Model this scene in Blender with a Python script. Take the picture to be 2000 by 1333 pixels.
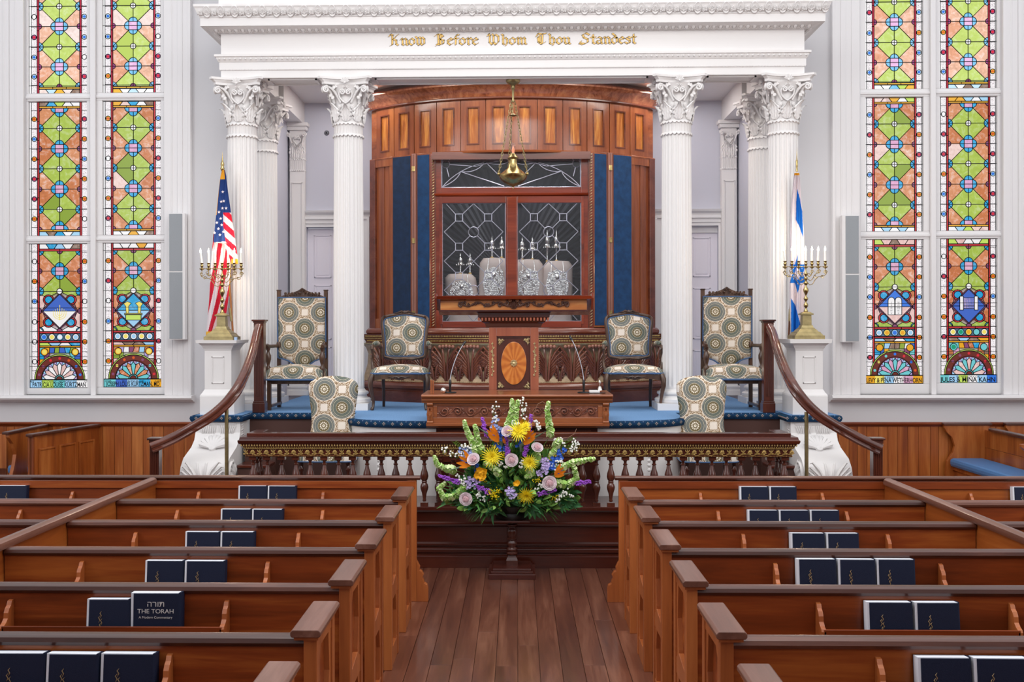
import bpy, bmesh, math, random
from mathutils import Vector, Matrix
for _o in list(bpy.data.objects):
    bpy.data.objects.remove(_o)
random.seed(7)
SC = bpy.context.scene
COL = SC.collection
PI = math.pi
sin, cos = math.sin, math.cos

# ------------------------------------------------------------------ camera
FPX = 2100.0
CAMZ = 2.14
YAW, ROLL = 0.022, 0.0018
PPX, PPY = 1010 - FPX * math.tan(YAW), 641.0
cam_data = bpy.data.cameras.new('camera')
cam = bpy.data.objects.new('camera', cam_data)
COL.objects.link(cam)
cam_data.sensor_fit = 'HORIZONTAL'
cam_data.sensor_width = 36.0
cam_data.lens = 36.0 * FPX / 2000.0
cam_data.shift_x = (1000 - PPX) / 2000.0
cam_data.shift_y = -(666.5 - PPY) / 2000.0
cam_data.clip_start = 0.05
cam_data.clip_end = 200
CAMR = Matrix.Rotation(YAW, 3, 'Z') @ Matrix.Rotation(PI / 2, 3, 'X') @ Matrix.Rotation(-ROLL, 3, 'Z')
cam.matrix_world = Matrix.Translation((0, 0, CAMZ)) @ CAMR.to_4x4()
SC.camera = cam

# ------------------------------------------------------------------ world, light, exposure
SC.view_settings.view_transform = 'Standard'
SC.view_settings.look = 'None'
SC.view_settings.gamma = 1.0
SC.view_settings.use_curve_mapping = False
SC.view_settings.exposure = 0.0
world = bpy.data.worlds.new('daylight')
SC.world = world
world.use_nodes = True
wbg = world.node_tree.nodes['Background']
wbg.inputs[0].default_value = (0.93, 0.96, 1.0, 1)
wbg.inputs[1].default_value = 1.28


def area(name, loc, target, sx, sy, power, color=(1, 1, 1)):
    d = bpy.data.lights.new(name, 'AREA')
    d.shape = 'RECTANGLE'
    d.size, d.size_y = sx, sy
    d.energy = power
    d.color = color
    o = bpy.data.objects.new(name, d)
    COL.objects.link(o)
    o.location = loc
    o.rotation_euler = (Vector(target) - Vector(loc)).to_track_quat('-Z', 'Y').to_euler()
    return o


# added out-of-view area lights filling the nave from both sides and above
area('nave_side_fill', (-7.4, 5.5, 4.2), (0.5, 9.5, 2.0), 5.0, 4.5, 280, (0.95, 0.98, 1.0))
area('nave_side_fill', (7.4, 5.5, 4.2), (-0.5, 9.5, 2.0), 5.0, 4.5, 250, (1.0, 0.98, 0.95))
area('nave_overhead_fill', (0, 5.5, 6.8), (0, 10.8, 0.8), 5.0, 3.0, 235, (1.0, 0.97, 0.93))

area('niche_ceiling_fill', (-0.06, 12.45, 5.12), (-0.06, 12.9, 2.0), 4.6, 0.25, 44, (1.0, 0.95, 0.88))  # added fill under the niche ceiling, no fixture there
area('niche_side_fill', (-1.95, 13.5, 5.1), (-2.3, 13.9, 1.2), 0.6, 0.9, 20, (1.0, 0.97, 0.95))  # added pair of fills that brighten the sides of the niche
area('niche_side_fill', (1.85, 13.5, 5.1), (2.2, 13.9, 1.2), 0.6, 0.9, 20, (1.0, 0.97, 0.95))


def W(px, py, Y):
    """world point seen at photo pixel (px, py) on the plane at depth Y"""
    d = CAMR @ Vector(((px - PPX) / FPX, -(py - PPY) / FPX, -1.0))
    t = Y / d.y
    return Vector((d.x * t, Y, CAMZ + d.z * t))


def WX(px, Y, py=641):
    return W(px, py, Y).x


# ------------------------------------------------------------------ object helpers
def lin(h):
    if isinstance(h, tuple):
        return h
    h = h.lstrip('#')
    r = []
    for i in (0, 2, 4):
        c = int(h[i:i + 2], 16) / 255.0
        r.append(c / 12.92 if c <= 0.04045 else ((c + 0.055) / 1.055) ** 2.4)
    return tuple(r)


def tag(o, label=None, cat=None, group=None, kind=None):
    if label: o['label'] = label
    if cat: o['category'] = cat
    if group: o['group'] = group
    if kind: o['kind'] = kind
    return o


def empty(name, loc=(0, 0, 0), rz=0.0, parent=None, label=None, cat=None, group=None, kind=None):
    o = bpy.data.objects.new(name, None)
    COL.objects.link(o)
    o.empty_display_size = 0.1
    o.location = loc
    o.rotation_euler = (0, 0, rz)
    if parent: o.parent = parent
    return tag(o, label, cat, group, kind)


def woff(o):
    v = Vector((0, 0, 0))
    while o is not None:
        v += o.location
        o = o.parent
    return v


class MB:
    """mesh builder: collects faces, links them as one object"""

    def __init__(s):
        s.v, s.f, s.m, s.uv = [], [], [], None

    def add(s, vs, fs, mi=0):
        n = len(s.v)
        s.v.extend(tuple(p) for p in vs)
        s.f.extend(tuple(i + n for i in f) for f in fs)
        s.m.extend([mi] * len(fs))
        return s

    def box(s, x0, x1, y0, y1, z0, z1, mi=0):
        v = [(x, y, z) for z in (z0, z1) for y in (y0, y1) for x in (x0, x1)]
        return s.add(v, [(0, 2, 3, 1), (4, 5, 7, 6), (0, 1, 5, 4), (2, 6, 7, 3), (0, 4, 6, 2), (1, 3, 7, 5)], mi)

    def prism(s, poly, axis, a, b, mi=0, poly2=None):
        """poly of 2D points extruded along axis from a to b"""
        n = len(poly)
        q = poly2 or poly

        def P(p, t):
            if axis == 'x': return (t, p[0], p[1])
            if axis == 'y': return (p[0], t, p[1])
            return (p[0], p[1], t)
        v = [P(p, a) for p in poly] + [P(p, b) for p in q]
        fs = [tuple(range(n)), tuple(range(2 * n - 1, n - 1, -1))]
        fs += [(i, (i + 1) % n, n + (i + 1) % n, n + i) for i in range(n)]
        return s.add(v, fs, mi)

    def lathe(s, prof, c=(0, 0, 0), seg=16, rmod=None, mi=0, a0=0.0, a1=2 * PI, axis='z'):
        """prof: (r, z) list"""
        full = abs(a1 - a0 - 2 * PI) < 1e-6
        m = seg if full else seg + 1
        v = []
        for r, z in prof:
            for k in range(m):
                a = a0 + (a1 - a0) * k / seg
                rr = r * (rmod(a, z) if rmod else 1.0)
                if axis == 'z': v.append((c[0] + rr * cos(a), c[1] + rr * sin(a), c[2] + z))
                elif axis == 'y': v.append((c[0] + rr * cos(a), c[1] + z, c[2] + rr * sin(a)))
                else: v.append((c[0] + z, c[1] + rr * cos(a), c[2] + rr * sin(a)))
        fs = []
        for i in range(len(prof) - 1):
            for k in range(seg):
                k2 = (k + 1) % m if full else k + 1
                fs.append((i * m + k, i * m + k2, (i + 1) * m + k2, (i + 1) * m + k))
        if prof[0][0] > 1e-5 and full: fs.append(tuple(range(m))[::-1])
        if prof[-1][0] > 1e-5 and full: fs.append(tuple((len(prof) - 1) * m + k for k in range(m)))
        return s.add(v, fs, mi)

    def tube(s, pts, rad, seg=8, closed=False, mi=0, flat=1.0, caps=True):
        """tube along points; rad scalar or list; flat squashes along the local binormal"""
        pts = [Vector(p) for p in pts]
        n = len(pts)
        rads = rad if isinstance(rad, (list, tuple)) else [rad] * n
        v = []
        up = None
        for i, p in enumerate(pts):
            if closed: t = pts[(i + 1) % n] - pts[i - 1]
            else: t = pts[min(i + 1, n - 1)] - pts[max(i - 1, 0)]
            if t.length < 1e-9: t = Vector((0, 0, 1))
            t.normalize()
            if up is None:
                up = Vector((0, 0, 1)) if abs(t.z) < 0.9 else Vector((0, 1, 0))
            a = up - t * up.dot(t)
            if a.length < 1e-5:
                a = t.orthogonal()
            a.normalize()
            up = a
            b = t.cross(a)
            for k in range(seg):
                th = 2 * PI * k / seg
                v.append(p + a * (rads[i] * cos(th)) + b * (rads[i] * flat * sin(th)))
        fs = []
        for i in range(n if closed else n - 1):
            j = (i + 1) % n
            for k in range(seg):
                k2 = (k + 1) % seg
                fs.append((i * seg + k, i * seg + k2, j * seg + k2, j * seg + k))
        if not closed and caps:
            fs.append(tuple(range(seg))[::-1])
            fs.append(tuple((n - 1) * seg + k for k in range(seg)))
        return s.add(v, fs, mi)

    def sweep(s, prof, path, mi=0, closed_prof=True, ends=True):
        """prof: list of (d, z): d outward offset. path: list of (x,y) plan points with miter (open)"""
        P = [Vector((p[0], p[1])) for p in path]
        n = len(P)
        nor = []
        for i in range(n):
            if i == 0: t = (P[1] - P[0]).normalized(); nn = Vector((t.y, -t.x)); nor.append(nn)
            elif i == n - 1: t = (P[-1] - P[-2]).normalized(); nor.append(Vector((t.y, -t.x)))
            else:
                t1 = (P[i] - P[i - 1]).normalized(); t2 = (P[i + 1] - P[i]).normalized()
                n1 = Vector((t1.y, -t1.x)); n2 = Vector((t2.y, -t2.x))
                b = (n1 + n2).normalized()
                nor.append(b / max(0.3, b.dot(n1)))
        v = []
        m = len(prof)
        for i in range(n):
            for d, z in prof:
                q = P[i] + nor[i] * d
                v.append((q.x, q.y, z))
        fs = []
        for i in range(n - 1):
            for k in range(m if closed_prof else m - 1):
                k2 = (k + 1) % m
                fs.append((i * m + k, i * m + k2, (i + 1) * m + k2, (i + 1) * m + k))
        if ends and closed_prof:
            fs.append(tuple(range(m))[::-1]); fs.append(tuple((n - 1) * m + k for k in range(m)))
        return s.add(v, fs, mi)

    def grid(s, fn, nu, nv, mi=0, mfn=None):
        """surface fn(u,v)->xyz, u,v in 0..1"""
        n = len(s.v)
        s.v.extend(tuple(fn(i / nu, j / nv)) for j in range(nv + 1) for i in range(nu + 1))
        for j in range(nv):
            for i in range(nu):
                a = n + j * (nu + 1) + i
                s.f.append((a, a + 1, a + nu + 2, a + nu + 1))
                s.m.append(mfn((i + .5) / nu, (j + .5) / nv) if mfn else mi)
        return s

    def merge(s, o, M=None):
        n = len(s.v)
        s.v.extend([tuple(M @ Vector(p)) for p in o.v] if M is not None else o.v)
        s.f.extend(tuple(i + n for i in f) for f in o.f)
        s.m.extend(o.m)
        return s

    def xf(s, M):
        s.v = [tuple(M @ Vector(p)) for p in s.v]
        return s

    def mesh(s, name, mats, smooth=None, uvf=None, off=None, recalc=True):
        me = bpy.data.meshes.new(name)
        vs = s.v
        if off is not None and off.length > 0:
            vs = [(p[0] - off.x, p[1] - off.y, p[2] - off.z) for p in vs]
        me.from_pydata(vs, [], s.f)
        for m in (mats if isinstance(mats, (list, tuple)) else [mats]):
            me.materials.append(m)
        if any(s.m): me.polygons.foreach_set('material_index', s.m)
        if recalc:
            bm = bmesh.new(); bm.from_mesh(me)
            bmesh.ops.recalc_face_normals(bm, faces=bm.faces)
            bm.to_mesh(me); bm.free()
        if uvf:
            uv = me.uv_layers.new(name='UVMap')
            for p in me.polygons:
                for li in p.loop_indices:
                    uv.data[li].uv = uvf(s.v[me.loops[li].vertex_index])
        if smooth is not None:
            me.polygons.foreach_set('use_smooth', [True] * len(me.polygons))
            me.set_sharp_from_angle(angle=math.radians(smooth))
        me.update()
        return me

    def build(s, name, mats, parent=None, label=None, smooth=None, bev=0.0, uvf=None, kind=None, cat=None, group=None, recalc=True):
        off = woff(parent) if parent is not None else None
        me = s.mesh(name, mats, smooth, uvf, off, recalc)
        return obj(name, me, parent, label, bev, kind, cat, group)


def obj(name, me, parent=None, label=None, bev=0.0, kind=None, cat=None, group=None, loc=None, rot=None):
    o = bpy.data.objects.new(name, me)
    COL.objects.link(o)
    if parent is not None: o.parent = parent
    if loc is not None: o.location = loc
    if rot is not None: o.rotation_euler = rot
    if bev:
        b = o.modifiers.new('bevel', 'BEVEL'); b.width = bev; b.segments = 2; b.limit_method = 'ANGLE'; b.angle_limit = 0.6
    return tag(o, label, cat, group, kind)


def copy_tree(o, parent=None):
    c = o.copy(); COL.objects.link(c); c.parent = parent
    for ch in list(o.children): copy_tree(ch, c)
    return c


def rename(o, name):
    o.name = name
    return o


def text_obj(txt, size, mat, parent, loc, rot=(PI / 2, 0, 0), name='lettering', extrude=0.0008, align='CENTER', xscale=1.0, label=None, bold=0.0):
    c = bpy.data.curves.new(name, 'FONT')
    c.body = txt; c.size = size; c.extrude = extrude; c.align_x = align; c.align_y = 'BOTTOM_BASELINE'
    c.offset = bold
    c.materials.append(mat)
    o = bpy.data.objects.new(name, c); COL.objects.link(o)
    o.location = loc; o.rotation_euler = rot; o.scale = (xscale, 1, 1)
    if parent is not None:
        o.parent = parent
        o.location = Vector(loc) - woff(parent)
    return tag(o, label)
# ------------------------------------------------------------------ materials
class E:
    """tiny expression layer over math nodes"""
    nt = None

    def __init__(s, sock): s.k = sock

    @staticmethod
    def op(o, *a):
        n = E.nt.nodes.new('ShaderNodeMath'); n.operation = o
        for i, x in enumerate(a):
            if isinstance(x, E): E.nt.links.new(x.k, n.inputs[i])
            else: n.inputs[i].default_value = x
        return E(n.outputs[0])
    def __add__(s, o): return E.op('ADD', s, o)
    def __radd__(s, o): return E.op('ADD', o, s)
    def __sub__(s, o): return E.op('SUBTRACT', s, o)
    def __rsub__(s, o): return E.op('SUBTRACT', o, s)
    def __mul__(s, o): return E.op('MULTIPLY', s, o)
    def __rmul__(s, o): return E.op('MULTIPLY', o, s)
    def __truediv__(s, o): return E.op('DIVIDE', s, o)
    def lt(s, o): return E.op('LESS_THAN', s, o)
    def gt(s, o): return E.op('GREATER_THAN', s, o)
    def abs(s): return E.op('ABSOLUTE', s)
    def round(s): return E.op('ROUND', s)
    def sqrt(s): return E.op('SQRT', s)
    def sin(s): return E.op('SINE', s)
    def frac(s): return E.op('FRACT', s)


def between(e, a, b): return e.gt(a) * e.lt(b)


def mixc(fac, a, b):
    n = E.nt.nodes.new('ShaderNodeMix'); n.data_type = 'RGBA'
    if isinstance(fac, E): E.nt.links.new(fac.k, n.inputs[0])
    else: n.inputs[0].default_value = fac
    for i, c in ((6, a), (7, b)):
        if isinstance(c, tuple): n.inputs[i].default_value = (*c[:3], 1)
        else: E.nt.links.new(c, n.inputs[i])
    return n.outputs[2]


def newmat(name):
    m = bpy.data.materials.new(name); m.use_nodes = True
    E.nt = m.node_tree
    b = m.node_tree.nodes['Principled BSDF']
    return m, b


def link(a, b): E.nt.links.new(a, b)


def noise(scale=5.0, detail=3.0, coord='Object', stretch=(1, 1, 1), rough=0.5, dist=0.0, rnd=False):
    nt = E.nt
    tc = nt.nodes.new('ShaderNodeTexCoord'); mp = nt.nodes.new('ShaderNodeMapping')
    nz = nt.nodes.new('ShaderNodeTexNoise')
    mp.inputs['Scale'].default_value = stretch
    nt.links.new(tc.outputs[coord], mp.inputs['Vector'])
    nt.links.new(mp.outputs[0], nz.inputs['Vector'])
    nz.inputs['Scale'].default_value = scale
    nz.inputs['Detail'].default_value = detail
    nz.inputs['Roughness'].default_value = rough
    nz.inputs['Distortion'].default_value = dist
    if rnd:
        nz.noise_dimensions = '4D'
        oi = nt.nodes.new('ShaderNodeObjectInfo')
        mu = nt.nodes.new('ShaderNodeMath'); mu.operation = 'MULTIPLY'; mu.inputs[1].default_value = 37.0
        nt.links.new(oi.outputs['Random'], mu.inputs[0]); nt.links.new(mu.outputs[0], nz.inputs['W'])
    return nz


def ramp(fac, stops):
    r = E.nt.nodes.new('ShaderNodeValToRGB')
    while len(r.color_ramp.elements) < len(stops): r.color_ramp.elements.new(0.5)
    for e, (p, c) in zip(r.color_ramp.elements, stops):
        e.position = p; e.color = (*lin(c), 1)
    E.nt.links.new(fac, r.inputs[0])
    return r.outputs[0]


def bump(b, height, strength=0.2, dist=0.005):
    n = E.nt.nodes.new('ShaderNodeBump'); n.inputs['Strength'].default_value = strength; n.inputs['Distance'].default_value = dist
    E.nt.links.new(height, n.inputs['Height']); E.nt.links.new(n.outputs[0], b.inputs['Normal'])


def plain(name, color, rough=0.5, metal=0.0, spec=0.5, nvar=0.0, nscale=8.0, bstr=0.0, bscale=60.0, coat=0.0):
    m, b = newmat(name)
    c = lin(color)
    b.inputs['Base Color'].default_value = (*c, 1)
    b.inputs['Roughness'].default_value = rough
    b.inputs['Metallic'].default_value = metal
    b.inputs['Specular IOR Level'].default_value = spec
    b.inputs['Coat Weight'].default_value = coat
    b.inputs['Coat Roughness'].default_value = 0.15
    if nvar:
        nz = noise(nscale, 4)
        d = tuple(max(0, x * (1 - nvar)) for x in c); l = tuple(min(1, x * (1 + nvar)) for x in c)
        link(ramp(nz.outputs[0], [(0.3, d), (0.7, l)]), b.inputs['Base Color'])
    if bstr:
        nb = noise(bscale, 3); bump(b, nb.outputs[0], bstr)
    return m


def wood(name, dark, mid, light, axis='x', scale=3.0, rough=0.3, coat=0.3, fig=0.0, spec=0.5):
    m, b = newmat(name)
    st = {'x': (0.12, 1.6, 1.6), 'y': (1.6, 0.12, 1.6), 'z': (1.6, 1.6, 0.12)}[axis]
    n1 = noise(scale, 5, stretch=st, rough=0.6, dist=0.6 + fig, rnd=True)
    n2 = noise(scale * 14, 3, stretch=st, rough=0.6, rnd=True)
    e = E(n1.outputs[0]) * 0.8 + E(n2.outputs[0]) * 0.2
    link(ramp(e.k, [(0.30, dark), (0.5, mid), (0.68, light)]), b.inputs['Base Color'])
    b.inputs['Roughness'].default_value = rough
    b.inputs['Coat Weight'].default_value = coat
    b.inputs['Coat Roughness'].default_value = 0.12
    b.inputs['Specular IOR Level'].default_value = spec
    bump(b, n2.outputs[0], 0.06, 0.002)
    return m


def emis(name, color, strength=1.0, mottled=0.0, scale=6.0, rough=0.25):
    m, b = newmat(name)
    c = lin(color)
    b.inputs['Base Color'].default_value = (*[x * 0.04 for x in c], 1)
    b.inputs['Roughness'].default_value = rough
    b.inputs['Specular IOR Level'].default_value = 0.3
    b.inputs['Emission Color'].default_value = (*c, 1)
    b.inputs['Emission Strength'].default_value = strength
    if mottled:
        nz = noise(scale, 4, coord='Object', rough=0.6, dist=1.0, rnd=True)
        l = tuple(x + (1 - x) * mottled for x in c); d = tuple(x * (1 - mottled * 0.55) for x in c)
        link(ramp(nz.outputs[0], [(0.3, d), (0.5, c), (0.72, l)]), b.inputs['Emission Color'])
    return m


MT = {}
MT['paint'] = plain('white_paint', '#e6e3e2', 0.42, spec=0.4)
MT['trimpaint'] = plain('trim_paint', '#e9e7e8', 0.35, spec=0.45)
MT['wall'] = plain('lilac_grey_wall', '#d9d8db', 0.7, spec=0.2)
MT['wallblue'] = plain('pale_blue_wall', '#c9cad6', 0.7, spec=0.2)
MT['door'] = plain('door_paint', '#e9e4ee', 0.4)
MT['pewback'] = wood('pew_panel_wood', '#481a05', '#843a14', '#b06228', 'x', 2.0, 0.38, 0.15, 1.2)
MT['pewrail'] = wood('worn_rail_wood', '#200f0a', '#4c261a', '#7e4f3d', 'x', 2.5, 0.32, 0.22)
MT['pewcap'] = wood('worn_cap_wood', '#46271c', '#6b4335', '#8a6152', 'y', 3.0, 0.36, 0.2)
MT['pewpost'] = wood('orange_post_wood', '#83401c', '#a5592a', '#b96c38', 'z', 3.0, 0.4, 0.2)
MT['floor'] = wood('floor_plank_wood', '#41201a', '#653b2c', '#8a5c48', 'y', 2.6, 0.3, 0.25, 0.8)
MT['mahog'] = wood('dark_mahogany', '#2a0f0b', '#45190f', '#5e2817', 'x', 2.2, 0.28, 0.5)
MT['mahogz'] = wood('dark_mahogany_upright', '#2d120d', '#4a2015', '#663220', 'z', 2.2, 0.28, 0.5)
MT['brownpaint'] = plain('brown_riser_paint', '#4d3029', 0.5)
MT['arkwood'] = wood('ark_mahogany', '#5c2a16', '#8c4a28', '#ab6638', 'z', 2.2, 0.25, 0.5, 0.3)
MT['arkwoodx'] = wood('ark_mahogany_flat', '#5c2a16', '#8c4a28', '#ab6638', 'x', 2.2, 0.25, 0.5, 0.3)
MT['arkdark'] = wood('ark_dark_mahogany', '#43200f', '#6a3220', '#7f4630', 'x', 2.2, 0.22, 0.6, 0.3)
MT['flame'] = wood('flame_mahogany', '#6a2c0a', '#b0652a', '#e0a04c', 'z', 4.0, 0.22, 0.6, 3.0)
MT['flamex'] = wood('crotch_mahogany_band', '#5e2a18', '#9a5a3c', '#b57650', 'z', 3.5, 0.18, 0.7, 2.5)
MT['deskbox'] = wood('bookmatched_desk_veneer', '#83431a', '#b06b35', '#cf9152', 'x', 2.5, 0.25, 0.3, 2.0)
MT['swag'] = plain('dark_carved_swag', '#4a2c22', .4, nvar=.3, nscale=40)
MT['redwood'] = wood('red_door_mahogany', '#4a1608', '#7c2c12', '#9a4020', 'x', 2.0, 0.2, 0.6)
MT['carve'] = wood('carved_mahogany', '#43201a', '#7c4633', '#9c6248', 'z', 6, 0.3, 0.5)
MT['desk'] = wood('desk_wood', '#6b3318', '#96542f', '#ad6a3d', 'x', 2.4, 0.28, 0.4)
MT['deskpost'] = wood('lectern_wood', '#6b3020', '#96513a', '#ab6649', 'z', 2.4, 0.28, 0.4)
MT['wain'] = wood('wainscot_wood', '#6a2a0c', '#a0541f', '#c47a3c', 'z', 1.8, 0.38, 0.15, 1.4)
MT['chairwood'] = wood('carved_walnut', '#271710', '#4a3122', '#6b4c36', 'z', 8, 0.35, 0.3)
MT['brass'] = plain('brass', '#b6a06c', 0.25, 1.0, nvar=0.25, nscale=30)
MT['brassdull'] = plain('dull_brass', '#a4956c', 0.42, 1.0, nvar=0.2, nscale=18)
MT['gilt'] = plain('gilt', '#c4a463', 0.42, 0.45, nvar=0.35, nscale=60)
MT['giltpale'] = plain('pale_gilt', '#c7b486', 0.4, 0.6, nvar=0.25, nscale=60)
MT['goldleaf'] = plain('gold_lettering', '#e0b763', 0.5, 0.2)
MT['silver'] = plain('silver', '#e6e2dc', 0.2, 1.0, nvar=.25, nscale=40, bstr=0.9, bscale=70)
MT['lead'] = plain('lead_came', '#17171c', 0.4, 0.6)
MT['leadlight'] = plain('polished_lead_came', '#a9a9b8', 0.35, 0.7)
MT['black'] = plain('black_plastic', '#141416', 0.4)
MT['chrome'] = plain('grey_metal', '#8d8f98', 0.3, 0.9)
MT['bluecloth'] = plain('blue_vinyl_cushion', '#4a7db3', 0.45, bstr=0.35, bscale=25)
MT['candle'] = plain('candle_wax', '#f4efe6', 0.4)
MT['flamelight'] = emis('candle_flame', '#ffeccf', 22.0)
MT['glow'] = emis('eternal_light_glow', '#ff7a50', 1.6)
MT['bluetrim'] = plain('blue_piping', '#48668f', 0.8)


def carpet(name, base, light, dotted):
    m, b = newmat(name)
    nz = noise(120, 3)
    col = ramp(nz.outputs[0], [(0.3, base), (0.7, light)])
    if dotted:
        nt = E.nt
        tc = nt.nodes.new('ShaderNodeTexCoord'); sp = nt.nodes.new('ShaderNodeSeparateXYZ')
        link(tc.outputs['Object'], sp.inputs[0])
        x, z = E(sp.outputs[0]), E(sp.outputs[2])
        p = x / 0.088
        fx = (p - p.round()) * 0.088
        dz = (z + 0.028)
        spot = ((fx.abs() + dz.abs()).lt(0.017)) * ((fx.abs() - dz.abs()).abs().gt(0.003))
        q = (x / 0.088 + 0.5)
        gx = (q - q.round()) * 0.088
        spot2 = ((gx.abs() + (z + 0.006).abs()).lt(0.006))
        dk = mixc((fx.abs() + dz.abs() * 1.2).lt(0.034), col, lin('#1d3d52'))
        col = mixc(spot, dk, lin('#9d8a86'))
        col = mixc(spot2, col, lin('#68788c'))
    link(col, b.inputs['Base Color'])
    b.inputs['Roughness'].default_value = 0.95
    b.inputs['Specular IOR Level'].default_value = 0.1
    bump(b, nz.outputs[0], 0.6, 0.006)
    return m


MT['carpet'] = carpet('blue_carpet', '#5a84b4', '#86abd4', False)
MT['nosing'] = carpet('navy_figured_carpet_edge', '#122843', '#203f62', True)
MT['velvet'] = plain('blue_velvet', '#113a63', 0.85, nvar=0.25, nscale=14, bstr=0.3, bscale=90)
MT['velvetshaded'] = plain('shaded_blue_velvet', '#0b2543', 0.85, nvar=0.25, nscale=14, bstr=0.3, bscale=90)  # same velvet darkened; the left outer leaf's shade is in this colour


def fabric():
    """upholstery: round medallions on a cream ground, laid out on a diagonal lattice"""
    m, b = newmat('medallion_upholstery')
    nt = E.nt
    uv = nt.nodes.new('ShaderNodeUVMap'); sp = nt.nodes.new('ShaderNodeSeparateXYZ')
    link(uv.outputs[0], sp.inputs[0])
    x, y = E(sp.outputs[0]), E(sp.outputs[1])
    g = 0.180
    p = (x + y) / (2 * g); q = (x - y) / (2 * g)
    fp = p - p.round(); fq = q - q.round()
    dx = (fp + fq) * g; dy = (fp - fq) * g
    r = (dx * dx + dy * dy).sqrt()
    th = E.op('ARCTAN2', dy, dx)
    # which family of medallion (alternate greener / browner)
    fam = ((p.round() + q.round()) * 0.5).frac().abs().gt(0.25)
    nz = noise(160, 2, coord='UV')
    n = E(nz.outputs[0])
    cream = lin('#e8dac8')
    col = mixc(n, cream, lin('#d9c8b2'))
    # leafy band round every medallion
    teeth = ((th * 15).sin() * 0.004 + r)
    band = between(teeth, 0.122, 0.153)
    leaf = ((th * 26).sin() * ((r * 420).sin()) + (n - 0.5)).gt(-0.15)
    col = mixc(band * leaf, col, lin('#7f6039'))
    col = mixc(between(r, 0.136, 0.139), col, cream)
    # medallion
    col = mixc(r.lt(0.114), col, lin('#e3dccb'))
    col = mixc(between(r, 0.105, 0.1105), col, lin('#1c2a44'))
    medg = mixc(fam, lin('#47554f'), lin('#5c6265'))
    body = mixc(((th * 20).sin() * ((r * 900).sin()) + (n - 0.5)).gt(0.1), medg, lin('#8d8f84'))
    col = mixc(r.lt(0.103), col, body)
    col = mixc(between(r, 0.086, 0.089), col, lin('#d8cbb4'))
    col = mixc(r.lt(0.060), col, lin('#6f6449'))
    col = mixc(between(r, 0.056, 0.059), col, lin('#d8cbb4'))
    pet = ((th * 6).sin().abs() * 0.012 + 0.036)
    col = mixc((r - pet).lt(0.0), col, lin('#8f8064'))
    dots = between(r, 0.026, 0.038) * ((th * 6).sin().abs().gt(0.62))
    col = mixc(dots, col, lin('#f6efe2'))
    col = mixc(r.lt(0.018), col, lin('#7b6c4e'))
    col = mixc(r.lt(0.013), col, lin('#f2eadb'))
    col = mixc(r.lt(0.005), col, lin('#8d7a55'))
    # plain square at the free lattice sites
    p2 = (x + y) / (2 * g) + 0.5; q2 = (x - y) / (2 * g) + 0.5
    ex = ((p2 - p2.round()) + (q2 - q2.round())) * g
    ey = ((p2 - p2.round()) - (q2 - q2.round())) * g
    sq = E.op('MAXIMUM', ex.abs(), ey.abs())
    col = mixc(sq.lt(0.036), col, lin('#ebe0d4'))
    link(col, b.inputs['Base Color'])
    b.inputs['Roughness'].default_value = 0.9
    b.inputs['Specular IOR Level'].default_value = 0.1
    bump(b, nz.outputs[0], 0.15, 0.002)
    return m


MT['fabric'] = fabric()


def clearglass(name='clear_leaded_glass', tint=(0.93, 0.95, 0.97), gl=0.10):
    m, b = newmat(name)
    nt = E.nt
    nt.nodes.remove(b)
    tr = nt.nodes.new('ShaderNodeBsdfTransparent'); tr.inputs[0].default_value = (*tint, 1)
    gs = nt.nodes.new('ShaderNodeBsdfGlossy'); gs.inputs['Roughness'].default_value = 0.08
    mx = nt.nodes.new('ShaderNodeMixShader'); mx.inputs[0].default_value = gl
    nz = noise(3.0, 2, stretch=(1, 1, 0.25)); bn = nt.nodes.new('ShaderNodeBump'); bn.inputs['Strength'].default_value = 0.25
    link(nz.outputs[0], bn.inputs['Height']); link(bn.outputs[0], gs.inputs['Normal'])
    link(tr.outputs[0], mx.inputs[1]); link(gs.outputs[0], mx.inputs[2])
    link(mx.outputs[0], nt.nodes['Material Output'].inputs[0])
    return m


MT['glass'] = clearglass(gl=0.06)
# ------------------------------------------------------------------ setting
CX = -0.062          # the portico's own centre line
YW = 12.9            # wall with the windows
YB = 14.45           # back wall of the niche
ZP = 1.24            # level of the upper carpeted platform
ZL = 0.54            # level of the lower platform behind the balustrade
ZCOL = 4.893

# floor and its planks (aisle planks are single boards)
flo = empty('floor', (0, 0, 0), label='dark reddish-brown plank floor', kind='structure')
MB().box(-8, 8, 0.2, 15.5, -0.06, -0.012).build('subfloor', MT['floor'], flo)
pw = 0.139
for i in range(-9, 10):
    x0 = i * pw
    seams = [1.6 + random.random() * 2, 6.2 + random.random() * 2.0, 9.64]
    y = 0.4
    for s_ in seams:
        MB().box(x0 + 0.0018, x0 + pw - 0.0018, y, s_ - 0.002, -0.014, random.uniform(-0.0008, 0.0004)).build('floor_plank', MT['floor'], flo, bev=0.0012)
        y = s_
MB().box(-8, -9 * pw, 0.4, 12.8, -0.014, -0.001).box(10 * pw, 8, 0.4, 12.8, -0.014, -0.001).box(-1.2, 1.3, 9.64, 12, -0.014, -0.001).build('floor_underpews', MT['floor'], flo)

# the rest of the hall, outside the frame
MB().box(-7.72, -7.6, -5, 13.1, 0, 8).build('wall_nave_left', MT['wall'], kind='structure')
MB().box(7.6, 7.72, -5, 13.1, 0, 8).build('wall_nave_right', MT['wall'], kind='structure')
MB().box(-7.7, 7.7, -5.1, -5, 0, 8).build('wall_nave_back', MT['wall'], kind='structure')
MB().box(-7.7, 7.7, -5, .2, -0.06, -0.012).build('floor_rear', MT['floor'], kind='structure')
MB().box(-7.6, 7.6, YW, YW + .22, 6.6, 8).build('wall_front_upper', MT['wall'], kind='structure')
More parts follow.
